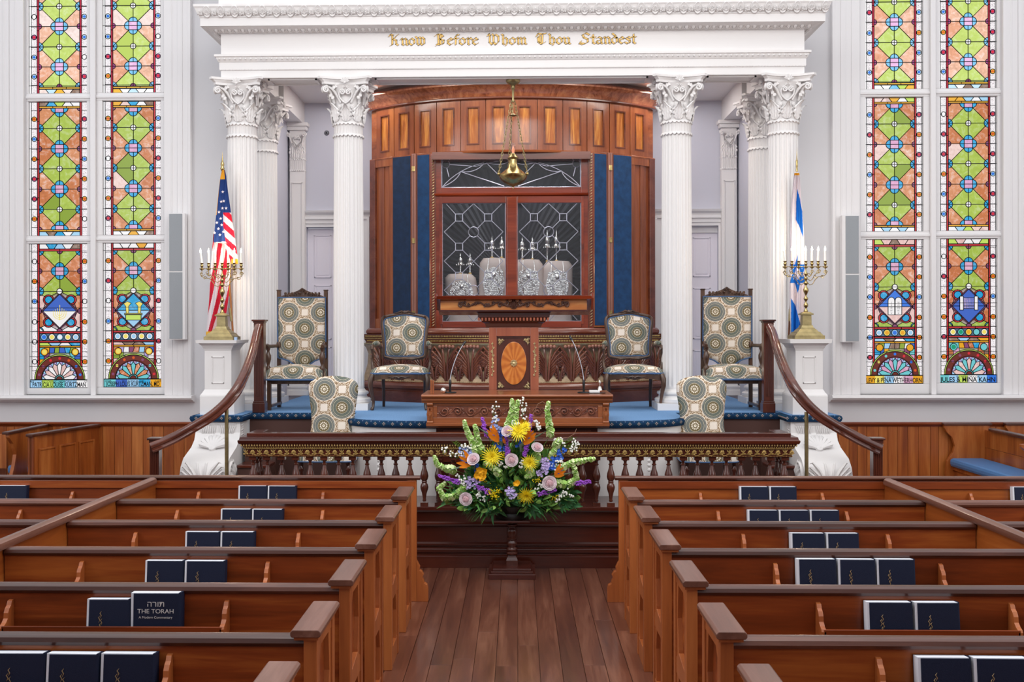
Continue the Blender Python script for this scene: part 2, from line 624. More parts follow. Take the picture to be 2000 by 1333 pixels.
# ---- window layout measured on the photograph
WIN = [dict(x=(58.5, 172.5), dv=0.0), dict(x=(202.5, 316.5), dv=-1.6), dict(x=(1689.0, 1801.5), dv=-8.5), dict(x=(1833.5, 1945.5), dv=-10.0)]
YG = 13.0


def opening(a, b):
    return W(a, 400, YW).x, W(b, 400, YW).x


ZSILL = W(190, 772, YW).z
ZTOPW = 6.6
for side, (a, b), xa, xb in (('left', opening(48, 322), -7.6, CX - 3.01), ('right', opening(1678, 1958), CX + 3.01, 7.6)):
    w = MB()
    w.box(xa, a, YW, YW + 0.22, 0, ZTOPW)
    w.box(b, xb, YW, YW + 0.22, 0, ZTOPW)
    w.box(a, b, YW, YW + 0.22, 0, ZSILL)
    w.build('wall_front_' + side, MT['wall'], kind='structure', label='lilac-grey plaster wall round the stained glass on the ' + side)
    # casing, sill: a trim of its own
    t = empty('trim_' + ('1' if side == 'left' else '2'), (0.5 * (a + b), YW, ZSILL), kind='structure', label='white moulded window casing on the ' + side)
    c = MB()
    for s_, e in ((-1, a), (1, b)):
        for d0, d1, p in ((0.0, 0.17, 0.03), (0.17, 0.30, 0.055), (0.30, 0.335, 0.075)):
            x0, x1 = sorted((e + s_ * d0, e + s_ * d1))
            c.box(x0, x1, YW - p, YW + 0.0, ZSILL - 0.0, ZTOPW)
        x0, x1 = sorted((e + s_ * 0.085, e + s_ * 0.1)); c.box(x0, x1, YW - 0.038, YW, ZSILL, ZTOPW)
        x0, x1 = sorted((e + s_ * 0.22, e + s_ * 0.235)); c.box(x0, x1, YW - 0.064, YW, ZSILL, ZTOPW)
    c.build('casing', MT['trimpaint'], t, bev=0.004)
    sp = [(YW, ZSILL - 0.085), (YW - 0.05, ZSILL - 0.08), (YW - 0.075, ZSILL - 0.06), (YW - 0.13, ZSILL - 0.05), (YW - 0.145, ZSILL - 0.03), (YW - 0.135, ZSILL - 0.005), (YW - 0.1, ZSILL), (YW + 0.1, ZSILL)]
    MB().prism(sp, 'x', a - 0.36, b + 0.36).build('sill', MT['trimpaint'], t, smooth=35)
    # wainscot boards
    wx = (xa + 0.02, CX - 2.75) if side == 'left' else (CX + 2.75, xb - 0.02)
    wt = empty('wainscot', (0.5 * (wx[0] + wx[1]), YW, 0), label='varnished vertical-board wainscot below the %s stained-glass windows' % side, kind='structure')
    x = wx[0]
    while x < wx[1] - 0.02:
        ww = random.choice((0.11, 0.125, 0.14, 0.10))
        ww = min(ww, wx[1] - x)
        MB().box(x + 0.002, x + ww - 0.002, YW - 0.022 - random.random() * 0.002, YW, 0.15, 0.965).build('board', MT['wain'], wt, bev=0.002)
        x += ww
    MB().prism([(YW, 0.96), (YW - 0.03, 0.96), (YW - 0.035, 0.975), (YW - 0.055, 0.985), (YW - 0.06, 1.0), (YW - 0.05, 1.012), (YW, 1.012)], 'x', wx[0], wx[1]).build('cap_moulding', MT['pewback'], wt)
    MB().box(wx[0], wx[1], YW - 0.03, YW, 0, 0.15).build('skirting', MT['pewback'], wt)

# ------------------------------------------------------------------ stained glass
PAL = {  # per colour: lower, middle, top panel; brighter sky put into paler tones
    'green': ('#a6be48', '#aec651', '#c4da72'), 'green2': ('#8fa83a', '#8aa236', '#b9cf62'), 'orange': ('#d98a5e', '#dc9468', '#efbb9f'),
    'orange2': ('#c97545', '#cd7c4c', '#e8a684'), 'blue': ('#1fa0d6', '#2fabe3', '#7cc8f2'), 'pink': ('#dba2c2', '#dfa6cc', '#ecb9e4'),
    'purple': ('#87476f', '#8f4f7c', '#a64d8a'), 'red': ('#c62f36', '#c8323a', '#c22d48'), 'amber': ('#e9a51f', '#eeb036', '#f0b93e'),
    'white': ('#f3f0f1', '#f7f6f8', '#ffffff'), 'slate': ('#4a6884', '#4a6884', '#4a6884'), 'brown': ('#6b2a22', '#7a3a2a', '#8a5a44'),
    'rose': ('#eac2bd', '#efcfc8', '#f4ddd6'), 'sky': ('#9fcdf0', '#a9d6f2', '#c3e4f6'), 'royal': ('#3f66c4', '#3f66c4', '#4f76d4'),
    'umber': ('#8d7160', '#8d7160', '#8d7160'), 'lilac': ('#b5a3d8', '#b5a3d8', '#c5b3e8'), 'teal': ('#6fc9cf', '#6fc9cf', '#6fc9cf'),
    'lemon': ('#f0dd6a', '#f0dd6a', '#f0dd6a'), 'rblue': ('#2f74dc', '#2f74dc', '#2f74dc'), 'rorange': ('#d8571c', '#d8571c', '#dc6a24'),
    'rred': ('#d62a3a', '#d62a3a', '#d62a3a'), 'emerald': ('#159a72', '#159a72', '#159a72'), 'lime': ('#c2df62', '#c2df62', '#c2df62'),
}
_gm = {}


def gmat(c, lvl):
    k = (c, lvl)
    if k not in _gm:
        mott = {'green': .25, 'orange': .5, 'orange2': .4, 'pink': .25, 'blue': .2, 'umber': .3, 'rose': .4}.get(c, 0.0)
        _gm[k] = emis('%s_glass' % c, PAL[c][lvl], (0.93, 0.96, 1.06)[lvl], mott, 14)  # pane itself emits the daylight behind it, more in higher panels
    return _gm[k]


def lace():
    m, b = newmat('frosted_lace_glass')
    nt = E.nt
    tc = nt.nodes.new('ShaderNodeTexCoord'); v = nt.nodes.new('ShaderNodeTexVoronoi'); v.feature = 'DISTANCE_TO_EDGE'
    v.inputs['Scale'].default_value = 75
    link(tc.outputs['Object'], v.inputs['Vector'])
    e = E(v.outputs['Distance'])
    link(mixc(e.lt(0.055), lin('#faf5f7'), lin('#a2979f')), b.inputs['Emission Color'])
    b.inputs['Base Color'].default_value = (.1, .1, .1, 1)
    b.inputs['Emission Strength'].default_value = 0.97
    return m


LACE = lace()


class Glass:
    def __init__(s, win, root):
        s.xl = W(win['x'][0], 400, YG).x; s.xr = W(win['x'][1], 400, YG).x
        s.k = (s.xr - s.xl) / 114.0
        s.dv = win['dv']; s.px = 0.5 * (win['x'][0] + win['x'][1])
        s.root = root
        s.lead = MB()
        s.lvl = 0

    def P(s, u, v):
        return s.xl + u * s.k, s.zr - (v - s.vr) * s.kz

    def panel(s, v0, v1, lvl):
        """set the vertical mapping from measured photo rows of the frame"""
        z0 = W(s.px, v0 + s.dv, YG).z; z1 = W(s.px, v1 + s.dv, YG).z
        s.vr, s.zr, s.kz = v0, z0, (z0 - z1) / (v1 - v0)
        s.lvl = lvl

    def pane(s, pts, c, h=0, lead=True, name='pane', lw=1.3, mat=None):
        q = [s.P(*p) for p in pts]
        y1 = YG - 0.0022 * h
        MB().prism(q, 'y', y1, y1 - 0.004).build(name, mat or gmat(c, s.lvl), s.root, recalc=False)
        if lead: s.line(pts + [pts[0]], lw, h)

    def line(s, pts, lw=1.3, h=0):
        w = lw * 0.5 * s.k
        for a, b in zip(pts[:-1], pts[1:]):
            A = Vector(s.P(*a)); B = Vector(s.P(*b))
            d = B - A
            if d.length < 1e-6: continue
            d.normalize(); n = Vector((-d.y, d.x)) * w
            A = A - d * w * 0.8; B = B + d * w * 0.8
            s.lead.prism([(A + n)[:], (B + n)[:], (B - n)[:], (A - n)[:]], 'y', YG - 0.003 - 0.0022 * h, YG - 0.0075 - 0.0022 * h)

    def circ(s, u, v, r, c, h=1, a0=0, a1=360, n=16, lead=True, lw=1.3, name='roundel', ry=None):
        pts = [(u + r * cos(math.radians(a0 + (a1 - a0) * i / n)), v - (ry or r) * sin(math.radians(a0 + (a1 - a0) * i / n))) for i in range(n + (0 if a1 - a0 >= 360 else 1))]
        s.pane(pts, c, h, lead, name, lw)

    def jewel(s, u, v, r, c, rim='white', h=1):
        s.circ(u, v, r, rim if rim else c, h, lead=True)
        s.circ(u, v, r * 0.66, c, h + 1, lead=False, name='roundel_centre')

    def border(s, v0, v1, cols):
        """side borders: lace strips, red strips and roundels"""
        rows = list(cols)
        for u0, u1, uc in ((3.6, 15, 9.3), (101.8, 112.5, 107.2)):
            vs = [v0] + [r[0] for r in rows if v0 < r[0] < v1] + [v1]
            for a, b in zip(vs[:-1], vs[1:]):
                m_ = 0.5 * (a + b)
                for a_, b_ in ((a, m_), (m_, b)):
                    s.pane([(u0, a_), (u1, a_), (u1, b_), (u0, b_)], 'white', 0, True, 'border_pane', 0.9, LACE)
        for u0, u1 in ((0.0, 3.4), (112.6, 114)):
            s.pane([(u0, v0), (u1, v0), (u1, v1), (u0, v1)], 'white', 0, True, 'edge_strip', 0.8)
        for r in rows:
            for uc, c in ((9.3, r[1]), (107.2, r[2])):
                rim = {'rblue': 'sky', 'rorange': 'amber', 'rred': 'purple', 'white': 'white', 'lemon': 'lemon', 'teal': 'sky'}[c]
                s.circ(uc, r[0], 4.6, rim, 1); s.circ(uc, r[0], 2.7, c, 2, lead=False, name='roundel_centre')
        for u0, u1 in ((15, 18.6), (98.4, 101.8)):
            n = max(1, round((v1 - v0) / 39))
            for i in range(n):
                a = v0 + (v1 - v0) * i / n; b = v0 + (v1 - v0) * (i + 1) / n
                s.pane([(u0, a), (u1, a), (u1, b), (u0, b)], 'red', 0, True, 'red_strip', 1.2)

    def field(s, rows, top, bot, seed):
        """rows: [(v, kind)] kind 'F' flower row or 'C' circle row; clipped to top/bot"""
        rnd = random.Random(seed)
        cx, xl, xr = 58.5, 18.8, 98.2
        for (va, ka), (vb, kb) in zip(rows[:-1], rows[1:]):
            vf, vc = (va, vb) if ka == 'F' else (vb, va)
            for x in (xl, xr):
                gc = 'green2' if rnd.random() < 0.13 else ('white' if rnd.random() < .02 and s.lvl == 2 else 'green')
                oc = 'orange2' if rnd.random() < 0.4 else ('rose' if rnd.random() < (.3 if s.lvl == 2 else .06) else 'orange')
                s.pane([(cx, vf), (cx, vc), (x, vc)], gc)
                s.pane([(cx, vf), (x, vf), (x, vc)], oc)
        for v, k in rows:
            lo, hi = v > top + 1, v < bot - 1       # part above / below exists
            if k == 'F':
                if lo and hi:
                    for a, du, dv_ in ((0, 8.2, 0), (90, 0, -8.2), (180, -8.2, 0), (270, 0, 8.2)):
                        s.circ(cx + du, v + dv_, 8.6, 'blue', 1, a - 90, a + 90, 10, name='petal_pane')
                    s.pane([(cx - 8.2, v - 8.2), (cx + 8.2, v - 8.2), (cx + 8.2, v), (cx - 8.2, v)], 'pink', 2)
                    s.pane([(cx - 8.2, v), (cx + 8.2, v), (cx + 8.2, v + 8.2), (cx - 8.2, v + 8.2)], 'pink', 2)
                    for x, a in ((xl, 0), (xr, 180)): s.circ(x, v, 5.2, 'purple', 1, a - 90, a + 90, 8)
                else:
                    sg = 1 if hi else -1
                    s.circ(cx, v + sg * 8.2, 8.6, 'blue', 1, 180 if sg > 0 else 0, 360 if sg > 0 else 180, 10, name='petal_pane')
                    for x in (-8.2, 8.2):
                        a0 = (270 if x > 0 else 180) if sg > 0 else (0 if x > 0 else 90)
                        pts = [(cx + x, v)] + [(cx + x + 8.6 * cos(math.radians(a0 + 90 * i / 6)), v - 8.6 * sin(math.radians(a0 + 90 * i / 6))) for i in range(7)]
                        s.pane(pts, 'blue', 1, name='petal_pane')
                    s.pane([(cx - 8.2, v), (cx + 8.2, v), (cx + 8.2, v + sg * 8.2), (cx - 8.2, v + sg * 8.2)], 'pink', 2)
                    for x, q in ((xl, (270, 360) if sg > 0 else (0, 90)), (xr, (180, 270) if sg > 0 else (90, 180))):
                        pts = [(x, v)] + [(x + 5.2 * cos(math.radians(q[0] + 90 * i / 5)), v - 5.2 * sin(math.radians(q[0] + 90 * i / 5))) for i in range(6)]
                        s.pane(pts, 'purple', 1, name='roundel')
            else:
                if lo and hi:
                    s.circ(cx, v, 5.4, 'white', 1)
                    for x, a in ((xl, 0), (xr, 180)): s.circ(x, v, 8.4, 'blue', 1, a - 90, a + 90, 10)
                else:
                    sg = 1 if hi else -1
                    s.circ(cx, v, 5.4, 'purple', 1, 180 if sg > 0 else 0, 360 if sg > 0 else 180, 8)
                    for x, q in ((xl, (270, 360) if sg > 0 else (0, 90)), (xr, (180, 270) if sg > 0 else (90, 180))):
                        pts = [(x, v)] + [(x + 8.4 * cos(math.radians(q[0] + 90 * i / 6)), v - 8.4 * sin(math.radians(q[0] + 90 * i / 6))) for i in range(7)]
                        s.pane(pts, 'blue', 1, name='roundel')

    def strip(s, v0, v1, c, n=3):
        for i in range(n):
            a = 18.8 + 79.4 * i / n; b = 18.8 + 79.4 * (i + 1) / n
            s.pane([(a, v0), (b, v0), (b, v1), (a, v1)], c, 0, True, 'strip_pane', 1.1)

    def trapezoids(s, v0, v1, cols, flip):
        n = len(cols); w = 79.4 / n
        for i, c in enumerate(cols):
            o = 3.2 if (i % 2 == 0) != flip else -3.2
            a, b = 18.8 + w * i, 18.8 + w * (i + 1)
            at = a + (o if i > 0 else 0); ab = a - (o if i > 0 else 0)
            bt = b - (o if i < n - 1 else 0); bb = b + (o if i < n - 1 else 0)
            s.pane([(at, v0), (bt, v0), (bb, v1), (ab, v1)], c, 0, True, 'pane')


def pic_menorah(g):
    m = gmat('lemon', 0)
    q = MB()
    cx, cy = 58.5, 612
    for r in (4.5, 8.5, 12.5):
        q.tube([(g.P(cx + r * cos(a), cy + 1 - r * -sin(a) * 0.9)[0], YG - 0.012, g.P(cx, cy + 1 + r * sin(a) * 0.9)[1]) for a in [PI * i / 10 for i in range(11)]], 0.004, 5)
    q.tube([(g.P(cx, cy - 16)[0], YG - 0.012, g.P(cx, cy - 16)[1]), (g.P(cx, cy + 14)[0], YG - 0.012, g.P(cx, cy + 14)[1])], 0.004, 5)
    for du in (-12.5, -8.5, -4.5, 4.5, 8.5, 12.5):
        a = g.P(cx + du, cy + 1); b = g.P(cx + du, cy - 5 - (12.5 - abs(du)) * .6)
        q.tube([(a[0], YG - 0.012, a[1]), (b[0], YG - 0.012, b[1])], 0.003, 5)
    q.build('painted_candlestick', m, g.root)


def pic_ark(g):
    cx = 58.5
    g.pane([(cx - 15, 616), (cx + 15, 616), (cx + 15, 627), (cx - 15, 627)], 'lime', 4, True, 'painted_chest')
    g.pane([(cx - 17, 614), (cx + 17, 614), (cx + 17, 617), (cx - 17, 617)], 'lemon', 5, True, 'painted_chest_lid')
    for sgn in (-1, 1):
        pts = [(cx + sgn * 14, 614), (cx + sgn * 9, 614), (cx + sgn * 9, 600), (cx + sgn * 4, 594), (cx + sgn * 12, 591), (cx + sgn * 19, 595), (cx + sgn * 15, 600)]
        g.pane(pts, 'lemon', 5, True, 'painted_winged_figure', 0.8)


def pic_tablets(g):
    cx = 58.5
    for sgn in (-1, 1):
        a, b = cx + sgn * 0.4, cx + sgn * 13.5
        m_ = 0.5 * (a + b)
        arc = [(m_ + 6.5 * cos(PI * i / 8), 596 - 6.5 * sin(PI * i / 8)) for i in range(9)]
        g.pane([(max(a, b), 624)] + arc + [(min(a, b), 624)], 'white', 4, True, 'painted_tablet')
        dk = MB()
        nums = (['I', 'II', 'III', 'IV', 'V'] if sgn < 0 else ['VI', 'VII', 'VIII', 'IX', 'X'])
        for i, t in enumerate(nums):
            p = g.P(m_, 601.5 + i * 5.2)
            text_obj(t, 0.028, MT['lead'], g.root, (p[0], YG - 0.0125 - 0.003, p[1]), name='numeral', extrude=0.0003)


def pic_scroll(g):
    cx = 58.5
    g.pane([(cx - 14, 592), (cx + 14, 592), (cx + 14, 613), (cx - 14, 613)], 'rose', 3, True, 'painted_scroll')
    for a, b in ((-18, -11), (11, 18)):
        g.pane([(cx + a, 589), (cx + b, 589), (cx + b, 616), (cx + a, 616)], 'white', 5, True, 'painted_roller')


def make_window(i, label, medal, tw, line1, line2):
    win = WIN[i]
    root = empty('window_%d' % (i + 1), (0, 0, 0), kind='structure', label=label)
    a, b = win['x']
    root.location = (W(0.5 * (a + b), 400, YG).x, YG, 0)
    g = Glass(win, root)
    R = random.Random(40 + i)
    cols2 = ['white', 'sky', 'umber', 'blue', 'amber', 'rose', 'white', 'lime', 'white']
    pick = lambda n: [R.choice(cols2) for _ in range(n)]
    jw = ['rblue', 'rorange', 'rred', 'rblue', 'rorange', 'rorange', 'rred', 'white']
    jc = lambda: R.choice(jw)
    # top panel
    g.panel(52, 183, 2)
    TOP = -145
    g.border(TOP, 183, [(v, jc(), jc()) for v in (-124, -84, -46, -6, 33, 73, 112, 150)])
    g.field([(-145, 'C'), (-106, 'F'), (-66.5, 'C'), (-27, 'F'), (12.8, 'C'), (52, 'F'), (92, 'C'), (131, 'F'), (170, 'C')], -200, 170, i)
    g.strip(170.8, 174, 'amber'); g.trapezoids(175, 183, pick(5), False)
    # middle panel
    g.panel(200, 461, 1)
    g.border(200, 461, [(v, jc(), jc()) for v in (233, 272, 311, 350, 389, 428)])
    g.trapezoids(200, 208, pick(5), True); g.strip(208.2, 211.4, 'amber')
    g.field([(212, 'F'), (251, 'C'), (291, 'F'), (330, 'C'), (370, 'F'), (409.5, 'C'), (449, 'F')], 212, 449, i + 10)
    g.strip(449.4, 452.4, 'amber'); g.trapezoids(453, 461, pick(5), False)
    # lower panel
    g.panel(477, 760, 0)
    g.border(477, 742, [(v, jc(), jc()) for v in (511, 550, 589, 629, 668, 707)])
    g.trapezoids(477, 486.5, pick(5), False); g.strip(487, 490.8, 'red', 2)
    g.field([(491, 'C'), (530, 'F'), (569.5, 'C')], 491, 900, i + 20)
    cx, xl, xr = 58.5, 18.8, 98.2
    # ground around the diamond
    for sgn in (-1, 1):
        xe = xl if sgn < 0 else xr
        g.pane([(cx, 569.5), (xe, 569.5), (xe, 575), (cx + sgn * 24, 582)], 'green')
        g.pane([(xe, 575), (cx + sgn * 24, 582), (cx + sgn * 34, 608), (xe, 608)], R.choice(('orange', 'orange2', 'rose')))
        g.pane([(xe, 608), (cx + sgn * 34, 608), (cx + sgn * 24, 634), (xe, 641)], R.choice(('orange', 'orange2', 'rose')))
        g.pane([(cx + sgn * 24, 634), (xe, 641), (xe, 647.5), (cx, 647.5)], 'green' if i != 0 else 'white')
        for vy, sg in ((586, -1), (630, 1)):
            g.circ(cx + sgn * 22, vy, 10.5, 'red', 1, ry=10); g.circ(cx + sgn * 21.5, vy, 7.5, 'blue', 2, ry=7)
    g.pane([(cx, 572.5), (cx + 36.5, 608), (cx, 643.5), (cx - 36.5, 608)], 'purple', 2)
    d = 33
    top, lo = {'menorah': ('royal', 'white'), 'ark': ('blue', 'sky'), 'tablets': ('rblue', 'rose'), 'scroll': ('royal', 'royal')}[medal]
    g.pane([(cx, 608 - d), (cx + d, 608), (cx - d, 608)], top, 3)
    g.pane([(cx, 608 + d), (cx + d, 608), (cx - d, 608)], lo, 3)
    {'menorah': pic_menorah, 'ark': pic_ark, 'tablets': pic_tablets, 'scroll': pic_scroll}[medal](g)
    g.circ(cx, 569.5, 5.4, 'white', 4)
    g.circ(cx, 647.5, 5.4, 'purple', 4, 0, 180, 8)
    for x, q0 in ((xl, 0), (xr, 180)):
        g.circ(x, 608, 5, 'purple', 2, q0 - 90, q0 + 90, 8)
        g.circ(x, 647.5, 8, 'blue', 2, 0 if x == xl else 90, 90 if x == xl else 180, 6)
    g.strip(648, 651.5, 'red', 3)
    g.pane([(xl, 651.8), (xr, 651.8), (xr, 666), (xl, 666)], 'slate')
    for k in range(5):
        g.jewel(cx - 31 + 15.5 * k, 658.8, 6.3, tw[k], {'rblue': 'sky', 'white': 'sky', 'amber': 'lemon', 'lemon': 'white', 'emerald': 'teal', 'teal': 'teal', 'sky': 'white'}[tw[k]])
    g.strip(666.3, 669.5, 'red', 2); g.trapezoids(670, 675.8, pick(4), False); g.strip(676.2, 679, 'amber', 2)
    # mosaic band above the arch
    mos = ['amber', 'sky', 'lilac', 'orange2', 'blue', 'rose', 'umber', 'white', 'royal', 'green2', 'purple', 'teal', 'pink']
    nx = 8
    xs = [[18.8 + 79.4 * k / nx + (R.uniform(-2.2, 2.2) if 0 < k < nx else 0) for k in range(nx + 1)] for _ in range(5)]
    vv = [679.4, 690, 702, 714, 727]
    for r_ in range(4):
        for k in range(nx):
            if r_ > 0 and abs(0.5 * (xs[r_][k] + xs[r_][k + 1]) - cx) < (16, 16, 24, 33)[r_]: continue
            g.pane([(xs[r_][k], vv[r_]), (xs[r_][k + 1], vv[r_]), (xs[r_ + 1][k + 1], vv[r_ + 1]), (xs[r_ + 1][k], vv[r_ + 1])], R.choice(mos), 0, True, 'mosaic_pane', 1.1)
    for sgn, c in ((-1, tw[1]), (1, tw[3])): g.jewel(cx + sgn * 30, 688, 7, c if c != 'white' else 'emerald', 'teal' if c in ('emerald', 'teal', 'rblue') else 'amber', 2)
    # arch
    ay = 741.5
    g.circ(cx, ay, 49, 'lime', 3, 0, 180, 28, name='arch_pane'); g.circ(cx, ay, 46.5, 'brown', 4, 0, 180, 28, name='arch_pane'); g.circ(cx, ay, 35.5, 'red', 5, 0, 180, 28, name='arch_pane')
    for k in range(7):
        a = PI * (k + 0.5) / 7
        g.circ(cx + 41 * cos(a), ay - 41 * sin(a), 2.6, R.choice(['rred', 'lemon', 'rblue', 'teal', 'purple', 'rorange']), 5, lead=False)
    fan = {0: ('white', 'rose'), 1: ('teal', 'orange'), 2: ('teal', 'pink'), 3: ('rose', 'teal')}[i]
    N = 9
    for k in range(N):
        a0, a1 = PI * k / N, PI * (k + 1) / N; am = 0.5 * (a0 + a1)
        P_ = lambda r, a: (cx + r * cos(a), ay - r * sin(a))
        g.pane([P_(8.5, a0), P_(27, a0), P_(33, am), P_(27, a1), P_(8.5, a1)], fan[k % 2], 6, True, 'fan_pane')
        g.pane([P_(27, a0), P_(34.2, a0), P_(34.2, am), P_(33, am)], 'lilac', 6, True, 'fan_pane', 0.8)
        g.pane([P_(27, a1), P_(34.2, a1), P_(34.2, am), P_(33, am)], 'sky', 6, True, 'fan_pane', 0.8)
    g.circ(cx, ay, 9, 'teal', 7, 0, 180, 10); g.circ(cx, ay, 6.2, 'brown', 8, 0, 180, 10)
    # inscription
    pal = ['sky', 'lime', 'teal', 'sky', 'white'] if i in (0,) else (['teal', 'royal', 'sky', 'blue', 'amber'] if i == 1 else ['amber', 'lemon', 'sky', 'white', 'pink', 'amber'] if i == 2 else ['teal', 'sky', 'lime', 'white', 'sky', 'rblue'])
    n = len(pal)
    for k, c in enumerate(pal):
        a, b2 = 0.5 + 113 * k / n, 0.5 + 113 * (k + 1) / n
        g.pane([(a, 742.5), (b2, 742.5), (b2, 757.5), (a, 757.5)], c, 0, False, 'inscription_pane')
    g.line([(0, 742.5), (114, 742.5), (114, 758), (0, 758), (0, 742.5)], 1.6)
    x, z = g.P(57, 756.0)
    t1 = text_obj(line2, 0.078, MT['lead'], root, (x, YG - 0.008, z), name='inscription', extrude=0.0006, bold=0.0016)
    bpy.context.view_layer.update()
    if t1.dimensions.x > 0: t1.scale.x = 0.655 / t1.dimensions.x
    x, z = g.P(57, 747.8)
    text_obj(line1, 0.032, MT['lead'], root, (x, YG - 0.008, z), name='inscription', extrude=0.0006, xscale=1.25)
    # saddle bars
    for v in (52, 92, 131): pass
    g.panel(52, 183, 2)
    bars = MB()

    def bar(v):
        z_ = g.P(0, v)[1]
        bars.box(g.xl, g.xr, YG - 0.017, YG - 0.013, z_ - 0.003, z_ + 0.003)
    for v in (-106, -66.5, -27, 12.8, 52, 92, 131, 168): bar(v)
    g.panel(200, 461, 1)
    for v in (251, 291, 330, 370, 409.5): bar(v)
    g.panel(477, 760, 0)
    for v in (491, 530, 569.5, 602, 647.8, 669, 697, 716): bar(v)
    bars.build('saddle_bar', MT['lead'], root)
    g.lead.build('lead_came', MT['lead'], root, recalc=False)
    # white sash frames
    f = MB()
    zt = W(g.px, 184 + g.dv, YG).z; zt2 = W(g.px, 199 + g.dv, YG).z
    zm = W(g.px, 461.5 + g.dv, YG).z; zm2 = W(g.px, 476.5 + g.dv, YG).z
    zb = W(g.px, 758.5 + g.dv, YG).z
    x0, x1 = g.xl, g.xr
    L = x0 - 0.07; Rr = x1 + 0.07
    for a, b2 in ((zt, ZTOPW), (zm, zt2), (zb, zm2)):
        f.box(L, x0, YG - 0.045, YG + 0.01, a, b2); f.box(x1, Rr, YG - 0.045, YG + 0.01, a, b2)
    f.box(L, Rr, YG - 0.045, YG + 0.01, zt2, zt); f.box(L, Rr, YG - 0.045, YG + 0.01, zm2, zm)
    f.box(L, Rr, YG - 0.045, YG + 0.01, ZSILL, zb)
    f.build('window_frame', MT['trimpaint'], root, bev=0.006)
    r = MB()
    for z_ in (0.5 * (zt + zt2), 0.5 * (zm + zm2)):
        r.prism([(YG - 0.045, z_ - 0.02), (YG - 0.06, z_ - 0.018), (YG - 0.065, z_ + 0.0), (YG - 0.06, z_ + 0.014), (YG - 0.045, z_ + 0.018)], 'x', L + 0.0, Rr - 0.0)
    r.build('meeting_rail', MT['trimpaint'], root, smooth=40)
    return root, L, Rr


JW = [make_window(0, 'stained-glass lancet with painted candelabrum, at the far left', 'menorah', ['rblue', 'lemon', 'white', 'lemon', 'sky'], '1987        IN LOVING MEMORY OF        5748', 'PATRICIA LOUISE KURTZMAN'),
      make_window(1, 'stained-glass lancet with painted winged chest, beside the left speaker', 'ark', ['sky', 'lemon', 'sky', 'lemon', 'sky'], '2008            IN HONOR OF            5768', 'JOSEPH LOUIS KURTZMAN, MD'),
      make_window(2, 'stained-glass lancet with two painted tablets, beside the right speaker', 'tablets', ['sky', 'amber', 'rblue', 'amber', 'sky'], 'IN MEMORY OF', 'LEVY & PENA WETHERHORN'),
      make_window(3, 'stained-glass lancet with painted open scroll, at the far right', 'scroll', ['lemon', 'emerald', 'amber', 'teal', 'lemon'], 'IN MEMORY OF', 'JULES & MINA KAHN')]
# mullions between the pairs and fillers to the casings
for n_, (A, B, ab) in enumerate(((JW[0], JW[1], opening(48, 322)), (JW[2], JW[3], opening(1678, 1958)))):
    m = MB()
    x0, x1 = A[2], B[1]
    m.box(x0, x1, YG - 0.075, YG + 0.01, ZSILL, ZTOPW)
    xm = 0.5 * (x0 + x1)
    m.box(xm - 0.03, xm + 0.03, YG - 0.1, YG - 0.075, ZSILL, ZTOPW)
    m.box(ab[0] - 0.005, A[1], YG - 0.07, YG + 0.01, ZSILL, ZTOPW)
    m.box(B[2], ab[1] + 0.005, YG - 0.07, YG + 0.01, ZSILL, ZTOPW)
    m.build('trim_%d' % (3 + n_), MT['trimpaint'], bev=0.006, kind='structure', label='white mullion between the %s pair of stained-glass lancets' % ('left', 'right')[n_])
    MB().box(ab[0] - 0.1, ab[1] + 0.1, YG + 0.02, YG + 0.05, ZSILL - 0.1, ZTOPW).build('window_backing_%s' % ('left', 'right')[n_], MT['trimpaint'], kind='structure')
# ------------------------------------------------------------------ ornaments
def spiral(cx, cy, r0, turns, a0, sgn, y, n=22, r1=0.12):
    """points of a spiral in the xz plane (centre cx, cy) from outside in"""
    pts = []
    for i in range(n + 1):
        t = i / n
        r = r0 * (1 - (1 - r1) * t)
        a = a0 + sgn * 2 * PI * turns * t
        pts.append((cx + r * cos(a), y - 0.012 * t, cy + r * sin(a)))
    return pts


def shell_fan(w, h, lobes=7, depth=0.012):
    """fan shell: xz plane, front at -y, base at origin"""
    b = MB()
    for k in range(lobes):
        a = PI * (0.08 + 0.84 * k / (lobes - 1))
        L = h * (0.82 + 0.18 * sin(a))
        tx, tz = w * cos(a) * 0.9, L * (0.25 + 0.75 * sin(a))
        b.tube([(0, -depth * .4, h * .05), (tx * .5, -depth, tz * .5), (tx * .86, -depth * .9, tz * .86), (tx, -depth * .3, tz)], [w * .05, w * .12, w * .17, w * .03], 5)
    b.lathe([(0, -depth * 1.2), (w * .2, -depth), (w * .22, 0)], (0, 0, h * .08), 8, axis='y')
    return b


def acanthus(h, w, curl=0.05, lobes=4, nu=8, nv=12, lean=0.0):
    """upright leaf: base at origin, grows in z, face to -y, tip curls forward"""
    b = MB()

    def fn(u, v):
        s = 2 * u - 1
        wid = w * 0.5 * (0.55 + 0.75 * sin(PI * min(1, v * 1.05)) ** 0.8) * (1 - 0.75 * max(0, v - 0.6) / 0.4)
        wid *= 0.72 + 0.32 * abs(sin(PI * lobes * v))
        z = h * (v if v < 0.82 else 0.82 + 0.12 * sin((v - 0.82) / 0.18 * PI * 0.7))
        y = -lean * v - (curl * ((v - 0.6) / 0.4) ** 2 if v > 0.6 else 0)
        y += -0.10 * w * (1 - s * s) + 0.075 * w * cos(s * PI * 3.5 + v * 1.5 * (1 if s > 0 else -1))
        return (s * wid, y, z)
    b.grid(fn, nu, nv)
    return b


